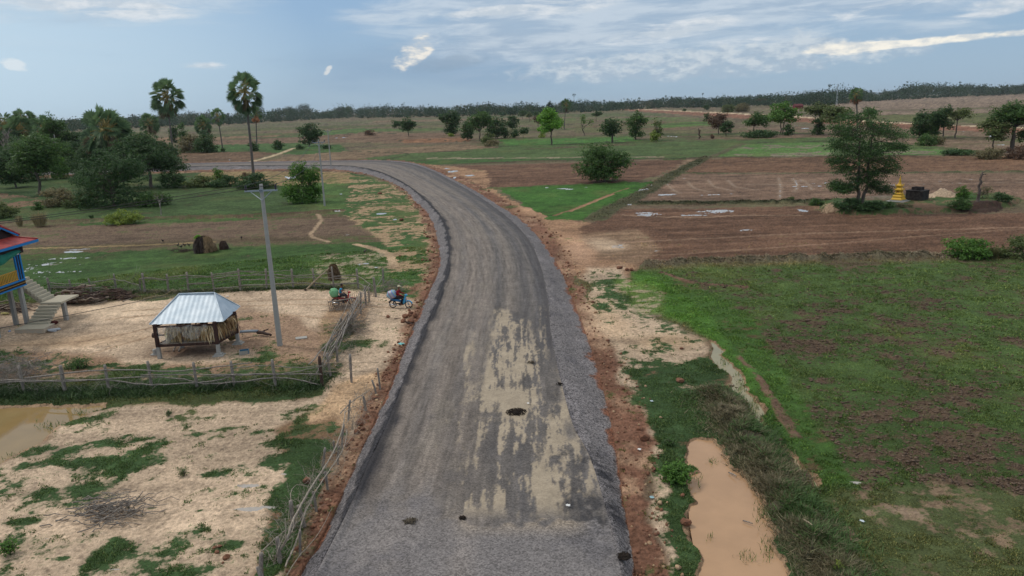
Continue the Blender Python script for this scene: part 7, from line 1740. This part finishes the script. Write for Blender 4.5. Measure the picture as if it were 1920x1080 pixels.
    hl_ = loft('headlight', [(.36, .99, .10, .06), (.44, 1.01, .12, .075), (.52, 1.0, .09, .06), (.56, .98, .03, .03)], MP)
    obj_tubes('mirror', [(np.array([(.36, y_*.8, 1.02), (.34, y_, 1.16)]), np.array([.006, .006])) for y_ in (-.28, .28)]+[(np.array([(.33, y_, 1.16), (.35, y_, 1.16)]), np.array([.045, .045])) for y_ in (-.30, .30)], MSEAT, root, 8)
    obj_tubes('footrest', [(np.array([(.08, -.24, .27), (.08, .24, .27)]), np.array([.014, .014]))], MENG, root, 6)
    obj_tubes('rack', [(np.array([(-.5, y_, .80), (-.9, y_, .82)]), np.array([.012, .012])) for y_ in (-.14, 0, .14)], MCHR, root, 6)
    return root, c_, rz
def skinmesh(name, pts, edges, rad, mat, parent, rootv=0, sub=1):
    me = D.meshes.new(name); me.from_pydata([tuple(p) for p in pts], edges, []); o = D.objects.new(name, me); COL.objects.link(o)
    m_ = o.modifiers.new('s', 'SKIN'); m_.use_smooth_shade = True
    for i, v in enumerate(me.skin_vertices[0].data): r = rad[i]; v.radius = (r, r) if not hasattr(r, '__len__') else r; v.use_root = (i == rootv)
    s_ = o.modifiers.new('u', 'SUBSURF'); s_.levels = sub; s_.render_levels = sub
    dg = bpy.context.evaluated_depsgraph_get(); dg.update(); nm = D.meshes.new_from_object(o.evaluated_get(dg)); D.objects.remove(o)
    nm.materials.clear(); nm.materials.append(mat); return link(name, nm, parent)
MSKIN = simplemat('skin', (128,84,62), .55, .08, 5., bmp=0)
def rider(label, base, rz, shirt, trousers, hair, cap=None, sleeves=False, barefoot=True):
    root = empty('person', base, label, 'person', rz=rz)
    pts = [(-.22, 0, .86), (-.21, 0, .98), (-.17, 0, 1.14), (-.12, 0, 1.30), (-.10, 0, 1.39), (-.07, 0, 1.45), (-.045, 0, 1.53), (-.03, 0, 1.60), (-.035, 0, 1.66)]
    rad = [(.13, .11), (.12, .10), (.135, .10), (.125, .09), (.06, .055), (.052, .052), (.075, .085), (.078, .092), (.05, .06)]
    ed = [(i, i+1) for i in range(8)]; arm = {}; leg = {}
    # face: nose and ears as part of the head
    pts += [(.055, 0, 1.565)]; rad += [.012]; ed += [(6, 9)]
    for s_ in (-1, 1): i = len(pts); pts += [(-.045, s_*.085, 1.575)]; rad += [.014]; ed += [(6, i)]
    for s_ in (-1, 1):
        i = len(pts); pts += [(-.12, s_*.17, 1.32), (-.05, s_*.235, 1.12), (.12, s_*.27, 1.06), (.25, s_*.29, 1.035), (.305, s_*.29, 1.035)]; rad += [.055, .042, .036, .026, (.030, .022)]; ed += [(3, i), (i, i+1), (i+1, i+2), (i+2, i+3), (i+3, i+4)]; arm[s_] = i
        for k, (dy, L) in enumerate(((-.030, .05), (-.010, .056), (.010, .053), (.028, .045))):
            j = len(pts); pts += [(.335, s_*.29+dy, 1.035), (.352, s_*.29+dy, 1.018), (.345, s_*.29+dy, 1.035-L)]; rad += [.0095, .009, .008]; ed += [(i+4, j), (j, j+1), (j+1, j+2)]
        j = len(pts); pts += [(.29, s_*.29-s_*.035, 1.015), (.31, s_*.29-s_*.045, .99)]; rad += [.011, .009]; ed += [(i+3, j), (j, j+1)]
        i = len(pts); pts += [(-.16, s_*.10, .86), (.06, s_*.17, .84), (.23, s_*.19, .76), (.14, s_*.19, .52), (.07, s_*.19, .34), (.10, s_*.19, .31), (.22, s_*.20, .295)]; rad += [.095, .082, .060, .052, .036, .038, (.036, .024)]; ed += [(0, i), (i, i+1), (i+1, i+2), (i+2, i+3), (i+3, i+4), (i+4, i+5), (i+5, i+6)]; leg[s_] = i
    skinmesh('body', pts, ed, rad, MSKIN, root)
    # shirt
    P = [pts[i] for i in (1, 2, 3)]+[(-.11, 0, 1.375)]; Rr = [(.150, .125), (.158, .122), (.150, .112), (.085, .078)]; E_ = [(0, 1), (1, 2), (2, 3)]; P[0] = (-.21, 0, .90)
    for s_ in (-1, 1):
        i = len(P); a = arm[s_]; P += [pts[a], tuple((np.array(pts[a])*.45+np.array(pts[a+1])*.55))]; Rr += [.070, .064]; E_ += [(2, i), (i, i+1)]
        if sleeves: P += [pts[a+1], pts[a+2], pts[a+3]]; Rr += [.056, .050, .042]; E_ += [(i+1, i+2), (i+2, i+3), (i+3, i+4)]
    skinmesh('shirt', P, E_, Rr, simplemat('cloth_'+label.split()[2], shirt, .85, .12, 8.), root)
    P = [(-.22, 0, .88), (-.21, 0, .95)]; Rr = [(.150, .13), (.14, .12)]; E_ = [(0, 1)]
    for s_ in (-1, 1):
        i = len(P); l_ = leg[s_]; P += [pts[l_], pts[l_+1], pts[l_+2], pts[l_+3], (pts[l_+4][0]+.01, pts[l_+4][1], .40)]; Rr += [.108, .096, .078, .068, .058]; E_ += [(0, i), (i, i+1), (i+1, i+2), (i+2, i+3), (i+3, i+4)]
    skinmesh('trousers', P, E_, Rr, simplemat('trouser_'+label.split()[2], trousers, .9, .15, 8.), root)
    bm = bmesh.new(); bmesh.ops.create_uvsphere(bm, u_segments=18, v_segments=12, radius=.107)
    for v in list(bm.verts):
        if v.co.z < -.03 or (v.co.x > .055 and v.co.z < .045): bm.verts.remove(v)
    for v in bm.verts: v.co.z *= 1.08; v.co.x *= 1.08
    o = bmobj('hair', bm, simplemat('black_hair', (22,19,18), .6, .1), root, True); o.location = (-.045, 0, 1.60)
    if cap:
        bm = bmesh.new(); bmesh.ops.create_uvsphere(bm, u_segments=18, v_segments=12, radius=.125)
        for v in list(bm.verts):
            if v.co.z < .0: bm.verts.remove(v)
        o = bmobj('cap', bm, simplemat('cap_cloth', cap, .8, .15), root, True); o.location = (-.04, 0, 1.62)
        bm = bmesh.new(); bmesh.ops.create_cone(bm, cap_ends=True, segments=20, radius1=.085, radius2=.085, depth=.012, matrix=Matrix.Translation((.09, 0, .01))); o2 = bmobj('peak', bm, D.materials['cap_cloth'], o, True)
    return root
def bagmesh(name, p, rz, s, mats, label, off, tilt=0.):
    rng = np.random.default_rng(81); bm = bmesh.new(); bmesh.ops.create_uvsphere(bm, u_segments=28, v_segments=18, radius=1.)
    for v in bm.verts:
        c_ = v.co; c_ *= 1+.05*math.sin(c_.x*7+c_.z*5)+.04*math.sin(c_.y*9+c_.z*4); v.co = Vector((c_.x*s[0], c_.y*s[1], max(-.7, c_.z)*s[2]))
    v = bm.verts[:]; o = bmobj(name, bm, mats, None, True); o.location = p+Vector((off[0]*math.cos(rz)-off[1]*math.sin(rz), off[0]*math.sin(rz)+off[1]*math.cos(rz), off[2])); o.rotation_euler = (0, tilt, rz); tag(o, label, 'bag')
    return o
r1, c1, z1_ = motorbike('red motorbike facing the gate in the yard', 628, 574.5, 663, 572, (178,32,34), (150,28,30))
rider('person in turquoise t-shirt riding the red motorbike in the yard', c1, z1_, (44,142,184), (60,58,62), 'black')
MGB = simplemat('green_sack', (120,176,128), .55, .12, 4.); bagmesh('sack', c1, z1_, (.34, .30, .40), MGB, 'large pale green sack on the back of the red motorbike', (-.66, 0, 1.02), -.1)
obj_ = obj_tubes('stick', [(np.array([(-1.35, -.1, 1.55), (-.9, -.12, 1.25), (-.3, -.15, .85)]), np.array([.014, .016, .014]))], MWD, None, 5); obj_.location = c1; obj_.rotation_euler = (0, 0, z1_); tag(obj_, 'dark stick poking out behind the rider of the red motorbike', 'stick')
r2, c2, z2_ = motorbike('blue motorbike pulling out of the yard towards the road', 736, 578, 768, 577.5, (60,160,206), (44,110,160))
rider('person in dark red long sleeved shirt and pale cap riding the blue motorbike', c2, z2_, (128,22,32), (34,32,36), 'black', cap=(190,180,150), sleeves=True)
def stripes():
    m_, t, bs = newmat('striped_bag'); x_, y_, z_ = sep(t, opos(t)); w = (x_*26.+z_*6.)._m('SINE').ss(-.2, .2); w2 = (x_*13.+z_*3.+1.)._m('SINE').ss(-.1, .1)
    t.links.new(nmix(t, w, nmix(t, w2, lin((96,150,196)), lin((176,120,150))), lin((150,176,178))), bs.inputs['Base Color']); bs.inputs['Roughness'].default_value = .45; return m_
bagmesh('striped_bag', c2, z2_, (.40, .30, .36), stripes(), 'big striped woven bag strapped behind the rider of the blue motorbike', (-.62, 0, 1.00), -.35)
# ------------------------------------------------------------------ small things on and by the road
def rp(px, py): q = un(px, py, ZR+.05); return Vector((float(q[0]), float(q[1]), ZR+.045))
def dung(px, py, wpx, hpx, label, n, seed):
    rng = np.random.default_rng(seed); p = rp(px, py); Dd = dist(p.x, p.y); W_ = wpx*Dd/FPX; bm = bmesh.new()
    for _ in range(n):
        a = rng.uniform(0, 6.28); r = W_*.5*rng.random()**.6; s_ = rng.uniform(.02, .055)*(1.3-r/(W_*.5)*.8); b2 = bmesh.ops.create_icosphere(bm, subdivisions=1, radius=s_, matrix=Matrix.Translation((math.cos(a)*r, math.sin(a)*r*.9, s_*.5+.02)))
        for v in b2['verts']: v.co += Vector(rng.normal(size=3)*s_*.3)
    o = bmobj('dung', bm, simplemat('dung_'+str(seed), (98,88,72) if seed in (93, 96) else (48,38,30), .95, c2=(76,68,58) if seed in (93, 96) else (34,28,24), scale=12.), None, False, p); tag(o, label, 'dung')
dung(968, 773, 40, 14, 'dark spread of dung in the middle of the road', 230, 91)
dung(1170, 1044, 28, 22, 'dark dung heap at the right edge of the gravel near the bottom', 150, 92)
dung(769, 978, 28, 12, 'faded brown smear of dung on the left lane', 60, 93)
dung(867, 972, 14, 5, 'small black dung at the edge of the gravel band', 30, 94)
dung(1049, 720, 13, 5, 'small dark dung at the right side of the road', 28, 95)
dung(998, 680, 18, 8, 'small brownish dung on the sandy patch', 24, 96)
def scrap(px, py, wpx, col, label, onroad=False, hgt=.05):
    SEED[0] += 1; rng = np.random.default_rng(SEED[0]*13); p = rp(px, py) if onroad else gp(px, py); s_ = wpx*dist(p.x, p.y)/FPX/2; n = 7; V = np.zeros((n, n, 3))
    for i in range(n):
        for j in range(n): V[i, j] = ((i/(n-1)-.5)*2*s_+rng.normal()*s_*.12, (j/(n-1)-.5)*1.6*s_+rng.normal()*s_*.12, hgt+rng.random()*s_*.5)
    idx = np.arange(n*n).reshape(n, n); Q = np.stack([idx[:-1, :-1], idx[1:, :-1], idx[1:, 1:], idx[:-1, 1:]], -1).reshape(-1, 4); nm = 'scrap_%d_%d_%d' % col
    m_ = D.materials.get(nm) or simplemat(nm, col, .5, .08, 6.); o = link('litter', mesh_np('litter', V.reshape(-1, 3), Q, [m_], True), None, p); o.rotation_euler = (0, 0, rng.uniform(0, 6)); tag(o, label, 'litter')
scrap(1065, 950, 8, (225,225,222), 'white crumpled scrap on the dark tar patch of the road', True)
scrap(753, 646, 11, (120,186,184), 'turquoise plastic scrap on the left verge by the gravel')
scrap(990, 758, 5, (225,225,222), 'tiny white scrap on the road right of the dung', True)
scrap(1199, 845, 6, (225,225,222), 'small white scrap on the red verge right of the road')
scrap(1222, 935, 8, (150,184,190), 'pale blue scrap beside the stones right of the road')
scrap(1222, 754, 6, (190,206,214), 'pale scrap in the grass right of the verge')
scrap(1616, 980, 8, (206,218,224), 'white scrap on the grass in the lower right')
scrap(1190, 505, 0.1, (206,218,224), '') if False else None
scrap(545, 336, 22, (206,210,216), 'whitish plastic sheet caught beside the dense bright bush')
scrap(706, 503, 6, (206,210,216), 'small white scrap by the last posts of the back fence')
scrap(426, 557, 5, (206,210,216), 'small white scrap on the grass behind the silver roof')
# pieces of timber near boulders and in the pond
def stickat(a, b, r, label, z0=.05, mat=None):
    rng = np.random.default_rng(int(a[0])); A, B = gp(*a), gp(*b); o = obj_tubes('stick', [polep([(0, 0, z0), tuple((B-A)*.5+Vector((0, 0, z0+.02))), tuple(B-A+Vector((0, 0, z0+.02)))], r, r*.7, rng, .01)], mat or MWD, None, 6); o.location = A; tag(o, label, 'stick')
stickat((739,599), (752,598), .03, 'dark stick jutting left from the boulder heap'); stickat((761,605), (775,610), .05, 'dark stick in front of the boulder heap')
stickat((1366,902), (1380,910), .03, 'short stick floating in the muddy pond', .42, MW); stickat((1392,996), (1410,1003), .025, 'thin stick in the lower part of the muddy pond', .42, MW); stickat((1505,978), (1522,997), .03, 'pale stick lying on the levee', .1, MS2)
stickat((683,474), (687,470), .08, 'dark stub in the grass inside the bend', .1)
# distant buildings
def hut(label, bx, by, wpx, hpx, wall, roof, cat='hut'):
    p = gp(bx, by); s_ = dist(p.x, p.y)/FPX; w, h = wpx*s_, hpx*s_; root = empty('hut', p, label, cat); bm = bmesh.new(); box(bm, (0, 0, h*.32), (w, w*.7, h*.64)); bmobj('wall', bm, simplemat('wall_'+str(bx), wall, .8, .1), root, False)
    bm = bmesh.new(); V = [(-w*.56, -w*.42, h*.62), (w*.56, -w*.42, h*.62), (w*.56, w*.42, h*.62), (-w*.56, w*.42, h*.62), (-w*.5, 0, h), (w*.5, 0, h)]; vs_ = [bm.verts.new(v) for v in V]
    for f in ((0, 1, 5, 4), (2, 3, 4, 5), (0, 4, 3), (1, 2, 5), (3, 2, 1, 0)): bm.faces.new([vs_[i] for i in f])
    bmobj('roof', bm, simplemat('roof_'+str(bx), roof, .7, .1), root, False)
hut('small dark red hut in the far right fields before the wood', 1496, 204, 15, 9, (120,44,46), (96,40,44)); hut('tiny white roofed house at the edge of the wood behind the stout palm', 241, 237, 9, 6, (200,204,206), (210,216,220), 'house'); hut('tiny pale house in the wood left of the thin young palm', 361, 228, 6, 4, (200,204,206), (210,216,220), 'house')
hut('tiny white roofed house in the wood above the central grove', 943, 206, 7, 4, (190,196,200), (214,218,222), 'house')
def mast():
    X_, Y_ = un(1568, 197); X_, Y_ = float(X_), float(Y_); h_ = zat(X_, Y_, 157); root = empty('radio_mast', Vector((X_, Y_, 0)), 'thin lattice mast above the wood on the right', 'mast'); obj_tubes('mast', [(np.array([(dx, dy, 0), (dx*.3, dy*.3, h_)]), np.array([.28, .14])) for dx, dy in ((-1, -1), (1, -1), (0, 1))], MGAL, root, 4)
mast()
def hills():
    X0, Y0 = un(1990, 170.5); ang = math.atan2(float(X0), float(Y0)); r_ = 6500.; n = 60; V = []; rng = np.random.default_rng(7)
    for i in range(n):
        a = ang+(i/n-.5)*.34; h_ = 4+50*math.exp(-((i/n-.5)/.22)**2)*(1+.15*math.sin(i*.8))
        for k, (rr_, hh) in enumerate(((-700, 0), (-250, .7), (0, 1), (400, 0))): V.append((math.sin(a)*(r_+rr_), math.cos(a)*(r_+rr_), h_*hh))
    idx = np.arange(n*4).reshape(n, 4); Q = np.stack([idx[:-1, :-1], idx[1:, :-1], idx[1:, 1:], idx[:-1, 1:]], -1).reshape(-1, 4); tag(link('hills', mesh_np('hills', V, Q, [simplemat('hill_wood', (48,66,46), 1., .2, .01)], True)), kind='structure')
hills()
# black cable crossing close to the camera
wire('black cable running from the yard down over the pond at the left', (-20.9, 55.5, 1.6), (-24.5, 18.5, 7.2), .25, .016)
# ------------------------------------------------------------------ air
def haze():
    m_ = D.materials.new('haze'); m_.use_nodes = True; t = m_.node_tree; t.nodes.clear(); o = t.nodes.new('ShaderNodeOutputMaterial'); v = t.nodes.new('ShaderNodeVolumePrincipled'); v.inputs['Color'].default_value = (.93, .97, 1., 1); v.inputs['Density'].default_value = HAZE; v.inputs['Anisotropy'].default_value = .2; t.links.new(v.outputs[0], o.inputs['Volume'])
    bm = bmesh.new(); box(bm, (0, 3600, 30.5), (16000, 14100, 65)); me = D.meshes.new('haze'); bm.to_mesh(me); bm.free(); me.materials.append(m_); tag(link('haze', me), kind='stuff'); D.objects['haze']['label'] = 'thin pale humid air over the whole plain'
HAZE = .00004
haze()
